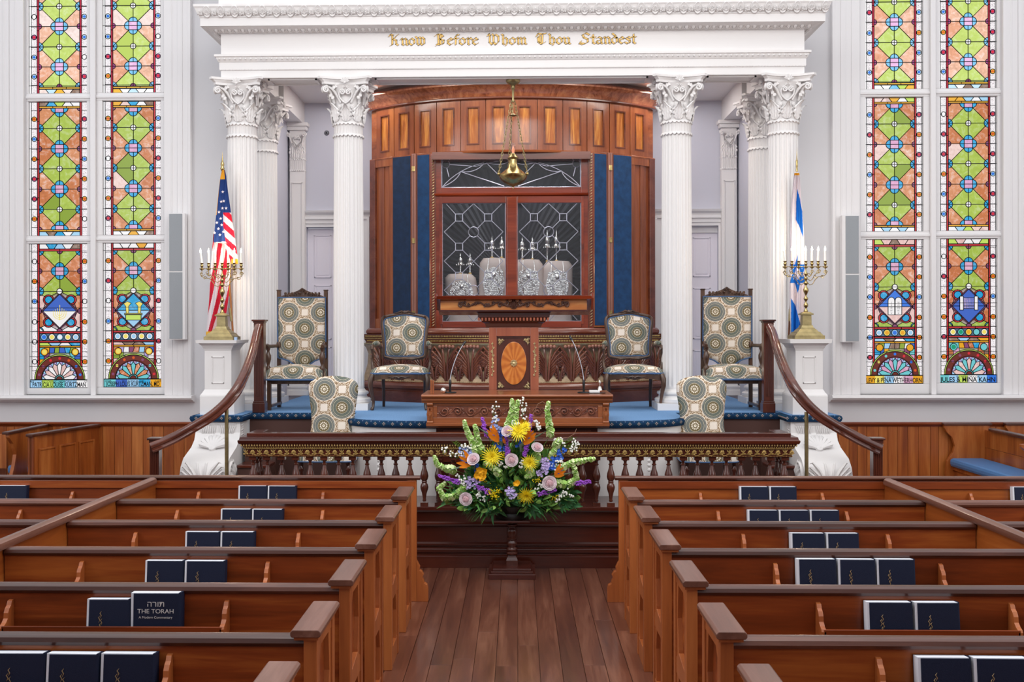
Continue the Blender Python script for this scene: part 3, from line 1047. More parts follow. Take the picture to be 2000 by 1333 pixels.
def ring_scallop(b, r, z, h, n=24, flare=0.012):
    seg = n * 4
    v = []
    for row, (dr, dz) in enumerate(((0.0, 0.004), (flare * .6, 0.0), (flare, -h * 0.45), (flare * 1.15, -h))):
        for k in range(seg):
            a = 2 * PI * k / seg
            d = abs(cos(a * n / 2))
            zz = z + dz * (0.45 + 0.55 * d if row >= 2 else 1)
            v.append(((r + dr) * cos(a), (r + dr) * sin(a), zz))
    for k in range(seg):
        a = 2 * PI * k / seg
        v.append(((r - 0.002) * cos(a), (r - 0.002) * sin(a), z - h * (0.45 + 0.55 * abs(cos(a * n / 2)))))
    fs = [(i * seg + k, i * seg + (k + 1) % seg, (i + 1) * seg + (k + 1) % seg, (i + 1) * seg + k) for i in range(4) for k in range(seg)]
    b.add(v, fs)


def rot_z(b, a, t=(0, 0, 0)):
    return b.xf(Matrix.Translation(t) @ Matrix.Rotation(a, 4, 'Z'))


# ------------------------------------------------------------------ fluted column (built once, then copied)
CAPH = 0.615
COLH = ZCOL - ZP


def make_column():
    root = empty('column', (0, 0, 0))
    P = MT['paint']
    RB, RT = 0.172, 0.160
    b = MB()
    b.box(-0.245, 0.245, -0.245, 0.245, 0, 0.075)
    b.lathe([(0.235, 0.075), (0.245, 0.085), (0.245, 0.115), (0.232, 0.128), (0.212, 0.132), (0.200, 0.15), (0.203, 0.165), (0.218, 0.17), (0.221, 0.185), (0.214, 0.198), (0.196, 0.202), (0.188, 0.21), (0.178, 0.225)], seg=40)
    b.build('base', P, root, smooth=40, bev=0)
    # shaft with 24 flutes
    nfl, per = 22, 8
    N = nfl * per
    s = MB()
    zs = [0.222, 0.25, 0.262, 0.28, 1.0, 1.8, COLH - CAPH - 0.04, COLH - CAPH + 0.002]
    v = []
    for z in zs:
        t = (z - 0.22) / (COLH - CAPH - 0.22)
        R = RB + (RT - RB) * t ** 1.4
        dep = 0.0 if z < 0.255 else (0.55 if z < 0.27 else 1.0)
        for k in range(N):
            ph = (k % per) / per
            c = 0.0 if ph < 0.26 or ph > 0.99 else sin(PI * (ph - 0.25) / 0.75)
            v.append(((R - 0.013 * dep * c ** 0.7 if c > 0 else R) * cos(2 * PI * k / N), (R - 0.013 * dep * c ** 0.7 if c > 0 else R) * sin(2 * PI * k / N), z))
    fs = [(i * N + k, i * N + (k + 1) % N, (i + 1) * N + (k + 1) % N, (i + 1) * N + k) for i in range(len(zs) - 1) for k in range(N)]
    s.add(v, fs)
    s.build('shaft', P, root, smooth=50)
    cap = capital(root, COLH - CAPH)
    return root


def capital(root, z0):
    P = MT['paint']
    cap = MB()
    N = 96
    prof = [(0.160, 0.0), (0.160, 0.125), (0.163, 0.13), (0.165, 0.25), (0.17, 0.34), (0.178, 0.42), (0.2, 0.49), (0.225, 0.535), (0.0, 0.536)]
    cap.lathe([(r, z + z0) for r, z in prof], seg=N, rmod=lambda a, z: 1 - 0.035 * max(0, cos(24 * a)) if z - z0 < 0.128 else 1)
    co = cap.build('capital', P, root, smooth=40)
    for z in (0.008, 0.135):
        r = MB(); ring_scallop(r, 0.162, z0 + z, 0.03); r.build('scalloped_collar', P, co, smooth=60)
    # leaves: eight, alternating high and low
    me = {}
    for hi in (0, 1):
        b = acanthus(0.215 if hi else 0.185, 0.112, 0.075 if hi else 0.06, 4, lean=.028)
        b.xf(Matrix.Translation((0, -0.166, 0)))
        me[hi] = b.mesh('leaf', P, smooth=60)
    for k in range(8):
        a = k * PI / 4
        o = obj('leaf', me[k % 2], co, loc=(0, 0, z0 + 0.14), rot=(0, 0, a))
    fl = MB()
    for k in range(8):
        a = (k + .5) * PI / 4
        f = MB().lathe([(0, -0.008), (0.013, -0.006), (0.018, 0.0), (0.0, 0.004)], (0, 0, 0), 8, axis='y')
        for j in range(6):
            aa = j * PI / 3
            f.lathe([(0, -0.01), (0.009, -0.004), (0.0, 0.002)], (0.015 * cos(aa), 0, 0.015 * sin(aa)), 6, axis='y')
        f.tube([(0, 0.01, -0.09), (0, 0, -0.01)], 0.005, 5)
        f.xf(Matrix.Rotation(a, 4, 'Z') @ Matrix.Translation((0, -0.185, z0 + 0.30)))
        fl.merge(f)
    fl.build('rosette', P, co, smooth=60)
    # face scrolls: central pair, stems and corner volutes
    b = MB()
    for sg in (-1, 1):
        # heart-shaped stem with the inner volute
        pts = [(0, -0.182, 0.335), (sg * 0.035, -0.186, 0.36), (sg * 0.068, -0.192, 0.40), (sg * 0.073, -0.2, 0.44), (sg * 0.062, -0.206, 0.468)]
        b.tube(pts, [0.011, 0.011, 0.012, 0.012, 0.011], 6)
        b.tube(spiral(sg * 0.034, 0.452, 0.032, 1.5, PI / 2 - sg * 0.9, sg, -0.206), [0.011] * 12 + [0.009] * 6 + [0.008] * 5, 6)
        b.tube([(sg * 0.034, -0.2, 0.486), (sg * 0.02, -0.208, 0.505), (sg * 0.012, -0.21, 0.495)], 0.008, 5)
        b.tube(spiral(sg * 0.018, 0.506, 0.014, 1.0, -PI / 2, sg, -0.21, 10), 0.006, 5)
        # outer stem going to the corner
        pts = [(sg * 0.055, -0.176, 0.34), (sg * 0.085, -0.178, 0.40), (sg * 0.115, -0.19, 0.45), (sg * 0.15, -0.205, 0.49), (sg * 0.185, -0.215, 0.508)]
        b.tube(pts, [0.012, 0.014, 0.015, 0.015, 0.013], 6)
        b.tube([(x, y - (abs(x) - 0.16) * 0.25 - 0.01, z) for x, y, z in spiral(sg * 0.205, 0.475, 0.038, 1.6, PI / 2 + sg * 0.5, -sg, -0.216)], [0.013] * 12 + [0.011] * 6 + [0.009] * 5, 6)
        b.lathe([(0, -0.014), (0.009, -0.01), (0.011, 0)], (sg * 0.205, -0.23, 0.475), 8, axis='y')
        # small foliage on the stems
        for q, (x, z) in enumerate(((0.125, 0.505), (0.1, 0.52), (0.15, 0.45), (0.128, 0.425))):
            lf = acanthus(0.045, 0.03, 0.01, 3, 4, 6)
            lf.xf(Matrix.Translation((sg * x, -0.195, z - 0.015)) @ Matrix.Rotation(sg * (0.3 if q < 2 else 2.4), 4, 'Y'))
            b.merge(lf)
    b.xf(Matrix.Translation((0, 0, z0)))
    sm = b.mesh('volute', P, smooth=60)
    shell = shell_fan(0.056, 0.07, 7, 0.026).mesh('palmette', P, smooth=60)
    for k in range(4):
        obj('volute', sm, co, rot=(0, 0, k * PI / 2))
        obj('palmette', shell, co, loc=(0.232 * sin(k * PI / 2), -0.232 * cos(k * PI / 2), z0 + 0.542), rot=(0, 0, k * PI / 2))
    # corner horns between the paired volutes
    h = MB()
    for k in range(4):
        a = PI / 4 + k * PI / 2
        h.tube([(cos(a) * r, sin(a) * r, z0 + z) for r, z in ((0.19, 0.34), (0.22, 0.42), (0.26, 0.49), (0.3, 0.515), (0.315, 0.49), (0.305, 0.455), (0.285, 0.45))], [0.014, 0.018, 0.022, 0.024, 0.022, 0.018, 0.01], 7)
    h.build('corner_volute', P, co, smooth=60)

    # abacus: concave sides, cut corners
    def aba(hw, sag, cut):
        pts = []
        for k in range(4):
            a = k * PI / 2
            for i in range(9):
                t = -1 + 2 * i / 8
                x = t * (hw - cut); y = -(hw - sag * (1 - t * t))
                pts.append((x * cos(a) - y * sin(a), x * sin(a) + y * cos(a)))
        return pts
    ab = MB()
    A, B = aba(0.255, 0.075, 0.03), aba(0.275, 0.075, 0.03)
    C = aba(0.295, 0.078, 0.035)
    ab.prism(A, 'z', z0 + 0.535, z0 + 0.56, poly2=A)
    ab.prism(A, 'z', z0 + 0.56, z0 + 0.582, poly2=B)
    ab.prism(B, 'z', z0 + 0.582, z0 + 0.59)
    ab.prism(C, 'z', z0 + 0.59, z0 + CAPH)
    ab.build('abacus', P, co)
    return co


COLX = 3.0 - 0.005
column = make_column()
cols = [(CX - 3.005, 11.95, 'white fluted corner column left, behind the striped flag'),
        (CX - 1.815, 11.95, 'white fluted column between left high-backed chair and left low armchair'),
        (CX + 1.83, 11.95, 'white fluted column between right low armchair and right high-backed chair'),
        (CX + 3.005, 11.95, 'white fluted corner column right, beside the blue and white flag'),
        (CX - 3.005, 12.97, 'white fluted side column half hidden behind the left corner column'),
        (CX + 3.005, 12.97, 'white fluted side column half hidden behind the right corner column')]
for i, (x, y, lb) in enumerate(cols):
    c = column if i == 0 else copy_tree(column)
    c.location = (x, y, ZP)
    tag(c, lb, 'column', 'white columns of the portico')

# ------------------------------------------------------------------ entablature
HX = 3.187
ent = empty('trim_5', (CX, 11.75, ZCOL), kind='structure', label='white entablature with gold blackletter inscription above the columns')
path = [(CX - HX, YW), (CX - HX, 11.75), (CX + HX, 11.75), (CX + HX, YW)]
MB().sweep([(-.38, 4.893), (0, 4.893), (0, 4.975), (.006, 4.98), (.015, 4.985), (.015, 5.062), (.022, 5.066), (.04, 5.095), (.044, 5.112), (.06, 5.118), (.06, 5.142), (.0, 5.148), (-.38, 5.148)], path).build('architrave', MT['paint'], ent)
MB().sweep([(-.36, 5.148), (0, 5.148), (0, 5.385), (-.36, 5.385)], path).build('frieze', MT['paint'], ent)
MB().sweep([(-.36, 5.385), (0.012, 5.385), (.03, 5.39), (.085, 5.405), (.14, 5.418), (.177, 5.418), (.177, 5.503), (.185, 5.51), (.185, 5.527), (.19, 5.53), (.205, 5.55), (.225, 5.60), (.237, 5.615), (.237, 5.64), (-.36, 5.64)], path).build('cornice', MT['paint'], ent)
MB().sweep([(-.36, 5.64), (.02, 5.64), (.02, 8), (-.36, 8)], path).build('attic', MT['paint'], ent)


def along(spacing, inset, fn):
    """place ornaments along the front and both returns"""
    n = int((2 * (HX + inset)) / spacing)
    for k in range(n + 1):
        x = -HX - inset + spacing * 0.5 + k * (2 * (HX + inset) - spacing) / n
        fn(CX + x, 11.75 - inset, 0, k)
    m = int((YW - 11.75) / spacing)
    for k in range(m):
        fn(CX - HX - inset, 11.75 + spacing * (k + .7), -PI / 2, k)
        fn(CX + HX + inset, 11.75 + spacing * (k + .7), PI / 2, k)


sh = shell_fan(0.058, 0.062, 7, 0.012)
sh.lathe([(0.054, -0.004), (0.062, -0.009), (0.068, -0.003), (0.066, 0.004), (0.056, 0.004)], (0, 0, 0.032), 16, axis='y')
sh.xf(Matrix.Diagonal((0.62, 1, 0.95, 1)))
shm = sh.mesh('shell_ornament', MT['paint'], smooth=60)
sh2 = shell_fan(0.05, 0.05, 5, 0.010)
for sg in (-1, 1): sh2.tube(spiral(sg * 0.026, 0.008, 0.02, 1.1, PI, -sg, -0.006, 10), 0.006, 5)
sh2.xf(Matrix.Diagonal((0.62, 1, 1, 1)))
shm2 = sh2.mesh('leaf_ornament', MT['paint'], smooth=60)


def put_shell(x, y, rz, k):
    o = obj('shell_ornament' if k % 2 else 'leaf_ornament', shm if k % 2 else shm2, ent)
    o.location = Vector((x, y, 5.534)) - woff(ent)
    o.rotation_euler = Matrix.Rotation(rz, 3, 'Z').to_euler()
    o.rotation_euler = (Matrix.Rotation(rz, 3, 'Z') @ Matrix.Rotation(0.42, 3, 'X')).to_euler()


along(0.076, 0.206, put_shell)
eg = MB().lathe([(0, -0.03), (0.012, -0.024), (0.019, -0.008), (0.02, 0.008), (0.014, 0.022), (0.0, 0.026)], (0, 0, 0), 8)
eg.xf(Matrix.Diagonal((1, 0.8, 1, 1)))
eg.tube([(-0.029, 0, 0.028), (-0.029, 0, -0.01), (-0.015, 0, -0.034), (0, 0.0, -0.04), (0.015, 0, -0.034), (0.029, 0, -0.01), (0.029, 0, 0.028)], 0.0045, 5)
egm = eg.mesh('egg_ornament', MT['paint'], smooth=60)


def put_egg(x, y, rz, k):
    o = obj('egg_ornament', egm, ent)
    o.location = Vector((x, y, 5.398)) - woff(ent)
    o.rotation_euler = (Matrix.Rotation(rz, 3, 'Z') @ Matrix.Rotation(1.1, 3, 'X')).to_euler()


along(0.074, 0.07, put_egg)
lb_ = MB()


def put_leaf(x, y, rz, k):
    l = MB().tube([(0, 0.004, 0.022), (0, -0.006, 0.006), (0, 0.002, -0.014)], [0.004, 0.010, 0.002], 5)
    l.tube([(-0.026, 0.004, 0.022), (-0.014, -0.002, -0.004), (0, 0.0, -0.016), (0.014, -0.002, -0.004), (0.026, 0.004, 0.022)], 0.0035, 4)
    lb_.merge(l.xf(Matrix.Translation((x, y, 5.09)) @ Matrix.Rotation(rz, 4, 'Z') @ Matrix.Rotation(0.5, 4, 'X')))


along(0.058, 0.036, put_leaf)
lb_.build('leaf_moulding', MT['paint'], ent, kind='stuff')
bd = MB()


def put_bead(x, y, rz, k): bd.box(x - 0.006, x + 0.006, y - 0.004, y + 0.004, 4.977, 4.985)


along(0.016, 0.01, put_bead)
bd.build('bead_moulding', MT['paint'], ent, kind='stuff')

# soffit panel mouldings under the beam
sf = MB()
for a, b_ in ((CX - 2.68, CX - 2.14), (CX - 1.5, CX + 1.5), (CX + 2.14, CX + 2.68)):
    for w_ in (0.0,):
        sf.box(a, b_, 11.80, 11.82, 4.878, 4.894); sf.box(a, b_, 12.06, 12.08, 4.878, 4.894)
        sf.box(a, a + 0.02, 11.80, 12.08, 4.878, 4.894); sf.box(b_ - 0.02, b_, 11.80, 12.08, 4.878, 4.894)
sf.build('soffit_moulding', MT['paint'], ent)

# ---- blackletter inscription drawn with a broad slanted nib
def nib_text(txt, x0, x1, zb, xh, y, mat, mat2, root):
    """strokes per letter in units where x-height = 1; nib at 40 degrees"""
    D = lambda x, z: (x, z)
    G = {
        'n': (1.0, [[(0.0, .85), (.15, 1), (.25, .85), (.25, .12), (.38, 0)], [(.25, .8), (.55, 1), (.75, .82), (.75, .12), (.9, 0)]]),
        'o': (.95, [[(.42, 1), (.12, .75), (.12, .25), (.45, 0)], [(.42, 1), (.75, .75), (.75, .25), (.45, 0)]]),
        'w': (1.35, [[(0, 1.25), (.22, 1.0), (.22, .2), (.42, 0), (.65, .2)], [(.5, 1.2), (.65, 1.0), (.65, .2), (.85, 0)], [(.85, 1.15), (1.1, .9), (1.1, .2), (.85, 0)]]),
        'e': (.85, [[(.42, 1), (.12, .75), (.12, .25), (.42, 0), (.7, .18)], [(.42, 1), (.68, .75), (.15, .5)]]),
        'f': (.7, [[(.65, 1.45), (.42, 1.5), (.28, 1.25), (.28, .05)], [(.02, .95), (.6, .95)]]),
        'r': (.75, [[(0.0, .85), (.15, 1), (.25, .85), (.25, .12), (.38, 0)], [(.3, .8), (.5, 1), (.68, .82)]]),
        'h': (1.0, [[(.1, 1.5), (.25, 1.35), (.25, .12), (.38, 0)], [(.25, .8), (.55, 1), (.75, .8), (.75, .2), (.6, -.15)]]),
        'm': (1.45, [[(0.0, .85), (.15, 1), (.25, .85), (.25, .12), (.35, 0)], [(.25, .8), (.5, 1), (.68, .82), (.68, .12), (.78, 0)], [(.68, .8), (.95, 1), (1.12, .82), (1.12, .12), (1.28, 0)]]),
        'u': (1.0, [[(.05, .95), (.22, .8), (.22, .2), (.42, 0), (.7, .2)], [(.55, .95), (.72, .8), (.72, .12), (.88, 0)]]),
        't': (.65, [[(.28, 1.35), (.28, .15), (.5, 0)], [(.02, .97), (.55, .97)]]),
        'a': (.95, [[(.12, .85), (.4, 1), (.68, .82), (.68, .12), (.82, 0)], [(.68, .6), (.15, .4), (.15, .15), (.38, 0), (.66, .2)]]),
        'd': (.95, [[(.18, 1.5), (.5, 1.2), (.74, .8), (.74, .25), (.42, 0), (.12, .25), (.12, .75), (.4, .98), (.7, .85)]]),
        's': (.8, [[(.66, .82), (.42, 1), (.15, .8), (.58, .42), (.6, .15), (.3, 0), (.05, .15)]]),
        'K': (1.5, [[(.42, 1.45), (.42, .1), (.2, -.05)], [(0, 1.35), (.2, 1.62), (.5, 1.5)], [(1.15, 1.6), (.85, 1.3), (.5, .85)], [(.5, .9), (.92, .72), (.92, .2), (1.15, 0)]]),
        'B': (1.55, [[(.4, 1.55), (.45, .15), (.15, -.12)], [(0, 1.35), (.3, 1.6), (.8, 1.55), (1.02, 1.25), (.55, .88)], [(.55, .88), (1.12, .65), (1.05, .2), (.6, 0), (.25, .1)], [(.72, 1.5), (.72, .1)]]),
        'W': (1.75, [[(0, 1.3), (.15, 1.58), (.3, 1.3), (.25, .35), (.55, 0), (.82, .25)], [(.6, 1.55), (.78, 1.3), (.75, .3), (1.05, 0)], [(1.05, 1.5), (1.38, 1.2), (1.38, .4), (1.05, 0)]]),
        'T': (1.5, [[(0, 1.2), (.2, 1.58), (.75, 1.5), (1.25, 1.62)], [(.5, 1.4), (.2, 1.0), (.25, .35), (.65, 0), (1.05, .25)], [(.78, 1.5), (.72, .15)], [(.45, 1.1), (.45, .2)]]),
        'S': (1.4, [[(1.15, 1.35), (.75, 1.62), (.35, 1.35), (.5, .95), (.98, .7), (1.0, .25), (.6, 0), (.15, .1)], [(.1, .35), (-.05, .05), (.3, -.1)]]),
        ' ': (1.15, []),
    }
    total = sum(G[c][0] for c in txt)
    sc = (x1 - x0) / total
    pen = 0.0
    ang = math.radians(38)
    for c in txt:
        w_, strokes = G[c]
        if strokes:
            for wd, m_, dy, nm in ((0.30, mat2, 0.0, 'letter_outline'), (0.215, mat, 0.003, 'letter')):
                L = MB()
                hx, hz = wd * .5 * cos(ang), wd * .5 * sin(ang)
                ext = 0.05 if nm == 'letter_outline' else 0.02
                for st in strokes:
                    for a, b_ in zip(st[:-1], st[1:]):
                        d = Vector((b_[0] - a[0], b_[1] - a[1])).normalized() * ext
                        a_ = (a[0] - d.x, a[1] - d.y); c_ = (b_[0] + d.x, b_[1] + d.y)
                        # hull of two nib rectangles
                        pts = []
                        th = 0.035 if nm == 'letter_outline' else 0.018
                        for q in (a_, c_):
                            for sx, sz in ((-1, -1), (1, 1)):
                                for e in (-1, 1):
                                    pts.append((q[0] + sx * hx - e * th * sin(ang), q[1] + sz * hz + e * th * cos(ang)))
                        pts = hull(pts)
                        L.prism([(x0 + (pen + p[0]) * sc, zb + p[1] * xh) for p in pts], 'y', y, y - 0.004 - dy)
                L.build(nm, m_, root, recalc=False)
        pen += w_


def hull(pts):
    pts = sorted(set(pts))
    def half(ps):
        h = []
        for p in ps:
            while len(h) >= 2 and (h[-1][0] - h[-2][0]) * (p[1] - h[-2][1]) - (h[-1][1] - h[-2][1]) * (p[0] - h[-2][0]) <= 0: h.pop()
            h.append(p)
        return h
    a, b = half(pts), half(pts[::-1])
    return a[:-1] + b[:-1]


a_ = W(760, 88.5, 11.75); b_ = W(1243, 88.5, 11.75)
nib_text('Know Before Whom Thou Standest', a_.x, b_.x, a_.z, 0.072, 11.75, MT['goldleaf'], plain('letter_outline_grey', '#7d7a83', 0.6), ent)  # flat grey rim behind the gold strokes

# ------------------------------------------------------------------ niche: side walls, back wall with doors, ceiling
NX = 3.01
for sg, nm in ((-1, 'left'), (1, 'right')):
    x0, x1 = sorted((CX + sg * NX, CX + sg * (NX + .12)))
    MB().box(x0, x1, YW + 0.0, YB, ZP - .02, 5.2).build('wall_niche_' + nm, MT['wallblue'], kind='structure')
    x0, x1 = sorted((CX + sg * 2.80, CX + sg * (NX + .0)))
    MB().box(x0, x1, YW + 0.25, YB, ZCOL, 5.19).build('trim_%d' % (6 if sg < 0 else 7), MT['paint'], kind='structure', label='white side beam inside the niche on the ' + nm)
DL = (W(599, 600, YB).x, W(703, 600, YB).x)
DR = (W(1297, 600, YB).x, W(1403, 600, YB).x)
DZ = W(620, 444, YB).z
w = MB()
xs = [CX - NX - .1, DL[0], DL[1], DR[0], DR[1], CX + NX + .1]
w.box(xs[0], xs[1], YB, YB + .12, ZP - .1, 5.3); w.box(xs[2], xs[3], YB, YB + .12, ZP - .1, 5.3); w.box(xs[4], xs[5], YB, YB + .12, ZP - .1, 5.3)
w.box(xs[1], xs[2], YB, YB + .12, DZ, 5.3); w.box(xs[3], xs[4], YB, YB + .12, DZ, 5.3)
w.build('wall_niche_back', MT['wallblue'], kind='structure')
MB().box(CX - NX - .1, CX + NX + .1, 12.1, YB + .1, 5.178, 5.25).build('ceiling', MT['paint'], kind='structure', label='white coffered niche ceiling')
cm = MB()
for d, zz in ((0.0, 0.05), (0.05, 0.03)):
    x0, x1, y0, y1 = CX - 2.35 + d, CX + 2.35 - d, 12.5 + d, 14.15 - d
    cm.box(x0, x1, y0, y0 + .05, 5.175 - zz, 5.176); cm.box(x0, x1, y1 - .05, y1, 5.175 - zz, 5.176)
    cm.box(x0, x0 + .05, y0, y1, 5.175 - zz, 5.176); cm.box(x1 - .05, x1, y0, y1, 5.175 - zz, 5.176)
y_ = 12.62
while y_ < 14.05:
    for sg in (-1, 1):
        cm.lathe([(0, -.018), (.02, -.01), (.026, 0)], (CX + sg * 2.2, y_, 5.175), 8)
    y_ += 0.075
x_ = -2.2
while x_ < 2.2:
    cm.lathe([(0, -.018), (.02, -.01), (.026, 0)], (CX + x_, 14.0, 5.175), 8); x_ += .075
cm.build('coffer_moulding', MT['paint'], kind='structure')

for i, (d0, d1) in enumerate((DL, DR)):
    dr = empty('door_%d' % (i + 1), (0.5 * (d0 + d1), YB, ZP), kind='structure', label='%s panelled door %s the ark' % (('pale lilac', 'left of'), ('pale grey', 'right of'))[i])
    c = MB()
    for s_, e in ((-1, d0), (1, d1)):
        for a, b_, p in ((0, .045, .03), (.045, .10, .045), (.10, .135, .065)):
            x0, x1 = sorted((e + s_ * a, e + s_ * b_)); c.box(x0, x1, YB - p, YB, ZP, DZ + b_)
    c.box(d0, d1, YB - .03, YB, DZ, DZ + .045); c.box(d0 - .045, d1 + .045, YB - .045, YB, DZ + .045, DZ + .10)
    c.box(d0 - .10, d1 + .10, YB - .065, YB, DZ + .10, DZ + .135)
    c.prism([(YB, DZ + .1355), (YB - .05, DZ + .135), (YB - .055, DZ + .16), (YB - .09, DZ + .19), (YB - .1, DZ + .215), (YB, DZ + .215)], 'x', d0 - .15, d1 + .15)
    c.build('door_frame', MT['trimpaint'], dr)
    yl = YB + .07
    lf = MB().box(d0, d1, yl, yl + .04, ZP + .01, DZ - (.09 if i else .02))
    leaf = lf.build('door_leaf', MT['door'], dr, bev=0.002)
    if i: MB().box(d0, d1, yl - .02, yl + .05, DZ - .09, DZ).build('transom', MT['trimpaint'], dr)
    wd = (d1 - d0); ht = DZ - ZP
    for cx_ in (0.29, 0.71):
        for za, zb in ((.70, .955), (.33, .655), (.06, .285)):
            x0, x1 = d0 + wd * (cx_ - .16), d0 + wd * (cx_ + .16)
            z0, z1 = ZP + ht * za, ZP + ht * zb - (.05 if i else 0)
            pm = MB().box(x0, x1, yl - .004, yl, z0, z1)
            for q in (0, 1):
                o_ = .018 * q
            pm.box(x0, x1, yl - .014, yl, z0, z0 + .015); pm.box(x0, x1, yl - .014, yl, z1 - .015, z1)
            pm.box(x0, x0 + .015, yl - .014, yl, z0, z1); pm.box(x1 - .015, x1, yl - .014, yl, z0, z1)
            pm.box(x0 + .035, x1 - .035, yl - .010, yl, z0 + .035, z1 - .035)
            pm.build('panel', MT['door'], leaf, bev=0.002)
    kx = d0 + wd * (.58 if i == 0 else .06)
    MB().lathe([(0, -.012), (.008, -.01), (.012, 0)], (kx, yl, W(638, 526, YB).z if i == 0 else ZP + .95), 10, axis='y').build('keyhole_plate' if i == 0 else 'door_knob', MT['black'], dr, smooth=60)
# bright room behind the doors
MB().box(CX - 3.1, CX + 3.1, YB + .5, YB + .55, ZP, 4.2).build('wall_behind', MT['paint'], kind='structure')
# round grille high on the back wall
g = empty('ceiling_grille', W(638, 260, YB), label='small round dark vent high on niche wall behind the left columns', cat='vent')
p_ = W(638, 260, YB)
MB().lathe([(0, -.02), (.016, -.018), (.02, -.006), (.03, -.006), (.036, 0)], (p_.x, YB, p_.z), 16, axis='y').build('disc', MT['chrome'], g, smooth=40)
MB().lathe([(0, -.026), (.009, -.024), (.012, -.018)], (p_.x, YB, p_.z), 10, axis='y').build('centre', MT['black'], g, smooth=40)
# low skirting mouldings beside the doors
for sg, nm in ((-1, 'left'), (1, 'right')):
    x0, x1 = sorted((CX + sg * 2.85, CX + sg * 2.42))
    MB().box(x0, x1, YB - .03, YB, ZP, ZP + .12).build('baseboard_' + nm, MT['trimpaint'], kind='structure', bev=.004)

# pilasters against the back wall
for sg, nm in ((-1, 'left'), (1, 'right')):
    pl = empty('pilaster', (CX + sg * 2.9, YB, ZP), label='white pilaster with carved capital at %s end of the niche back wall' % nm, cat='pilaster', group='pilasters in the niche')
    x0, x1 = CX + sg * 2.9 - .1, CX + sg * 2.9 + .1
    zt = ZCOL
    MB().box(x0, x1, YB - .1, YB, ZP + .2, zt - .64).build('shaft', MT['paint'], pl, bev=.004)
    f = MB()
    for a, b_, c_, d_ in ((x0 + .03, x0 + .04, ZP + .3, zt - .8), (x1 - .04, x1 - .03, ZP + .3, zt - .8), (x0 + .03, x1 - .03, zt - .81, zt - .8), (x0 + .03, x1 - .03, ZP + .3, ZP + .31)):
        f.box(a, b_, YB - .112, YB - .1, c_, d_)
    f.build('panel_moulding', MT['paint'], pl)
    b = MB()
    for a, e in ((0, .05), (.07, .035), (.10, .045), (.17, .02)):
        b.box(x0 - e, x1 + e, YB - .1 - e, YB, ZP + a, ZP + a + (.07 if a == 0 else .03))
    b.box(x0 - .01, x1 + .01, YB - .11, YB, ZP, ZP + .2)
    b.build('base', MT['paint'], pl, bev=.006)
    c = MB().box(x0, x1, YB - .1, YB, zt - .64, zt - .1)
    for k in range(7):
        c.box(x0 + .01 + k * .027, x0 + .025 + k * .027, YB - .108, YB - .1, zt - .635, zt - .5)
    co = c.build('capital', MT['paint'], pl)
    for zz in (zt - .64, zt - .49):
        r = MB()
        for k in range(8): r.lathe([(0, -.014), (.013, -.008), (.015, 0)], (x0 + .0125 + k * .025, YB - .1, zz), 6, axis='y')
        for k in range(4):
            for xx in (x0, x1): r.lathe([(0, -.012), (.013, 0), (0, .012)], (xx, YB - .0125 - k * .025, zz), 6, axis='x')
        r.build('scalloped_collar', MT['paint'], co)
    for xx, h_, w_ in ((x0 + .05, .22, .1), (x1 - .05, .22, .1), (CX + sg * 2.9, .17, .09)):
        lf = acanthus(h_, w_, .05, 4); lf.xf(Matrix.Translation((xx, YB - .102, zt - .48))); lf.build('leaf', MT['paint'], co, smooth=60)
    v = MB()
    cxp = CX + sg * 2.9
    for s_ in (-1, 1):
        v.tube([(cxp, YB - .105, zt - .3), (cxp + s_ * .05, YB - .11, zt - .24), (cxp + s_ * .045, YB - .115, zt - .2)], .009, 6)
        v.tube([(x, YB - .118 + (y + .2) * 1, z) for x, y, z in spiral(cxp + s_ * .025, zt - .2, .024, 1.4, PI / 2, s_, -.2)], .008, 5)
        v.tube([(cxp + s_ * .06, YB - .105, zt - .32), (cxp + s_ * .085, YB - .125, zt - .22), (cxp + s_ * .115, YB - .14, zt - .15)], .011, 6)
        v.tube([(x, YB - .145 + (y + .2), z) for x, y, z in spiral(cxp + s_ * .105, zt - .165, .03, 1.4, PI / 2, -s_, -.2)], .01, 5)
    v.build('volute', MT['paint'], co, smooth=60)
    MB().box(x0 - .05, x1 + .05, YB - .15, YB, zt - .05, zt).box(x0 - .03, x1 + .03, YB - .13, YB, zt - .1, zt - .05).build('abacus', MT['paint'], co, bev=.006)
    pl.location.x -= sg * .02; pl.location.y -= .014

# ------------------------------------------------------------------ raised platform with carpet
NY = 11.39


def bulge(inset=0.0, n=26):
    """front edge of the platform from left to right"""
    pts = []
    hw, dep = 1.72 - inset, (NY - 10.33)
    for i in range(n + 1):
        t = -1 + 2 * i / n
        a = math.copysign(abs(t) ** 1.0, t) * PI / 2
        x = hw * math.copysign(abs(sin(a)) ** 0.55, a)
        y = NY - inset * 0 - (dep - inset) * abs(cos(a)) ** 0.42
        pts.append((CX + .045 + x, y))
    return pts


XL, XR = CX - 2.79, CX + 2.83
front = [(XL, NY)] + bulge() + [(XR, NY)]
pf = empty('stage_platform', (CX, 12.5, ZP), kind='structure', label='raised blue-carpeted platform')
pol = [(XL, 14.45), (XL, NY + .03)] + [(x, y + .03) for x, y in bulge(0.03)] + [(XR, NY + .03), (XR, 14.45)]
MB().prism(pol, 'z', ZP - .05, ZP).build('carpet', MT['carpet'], pf)
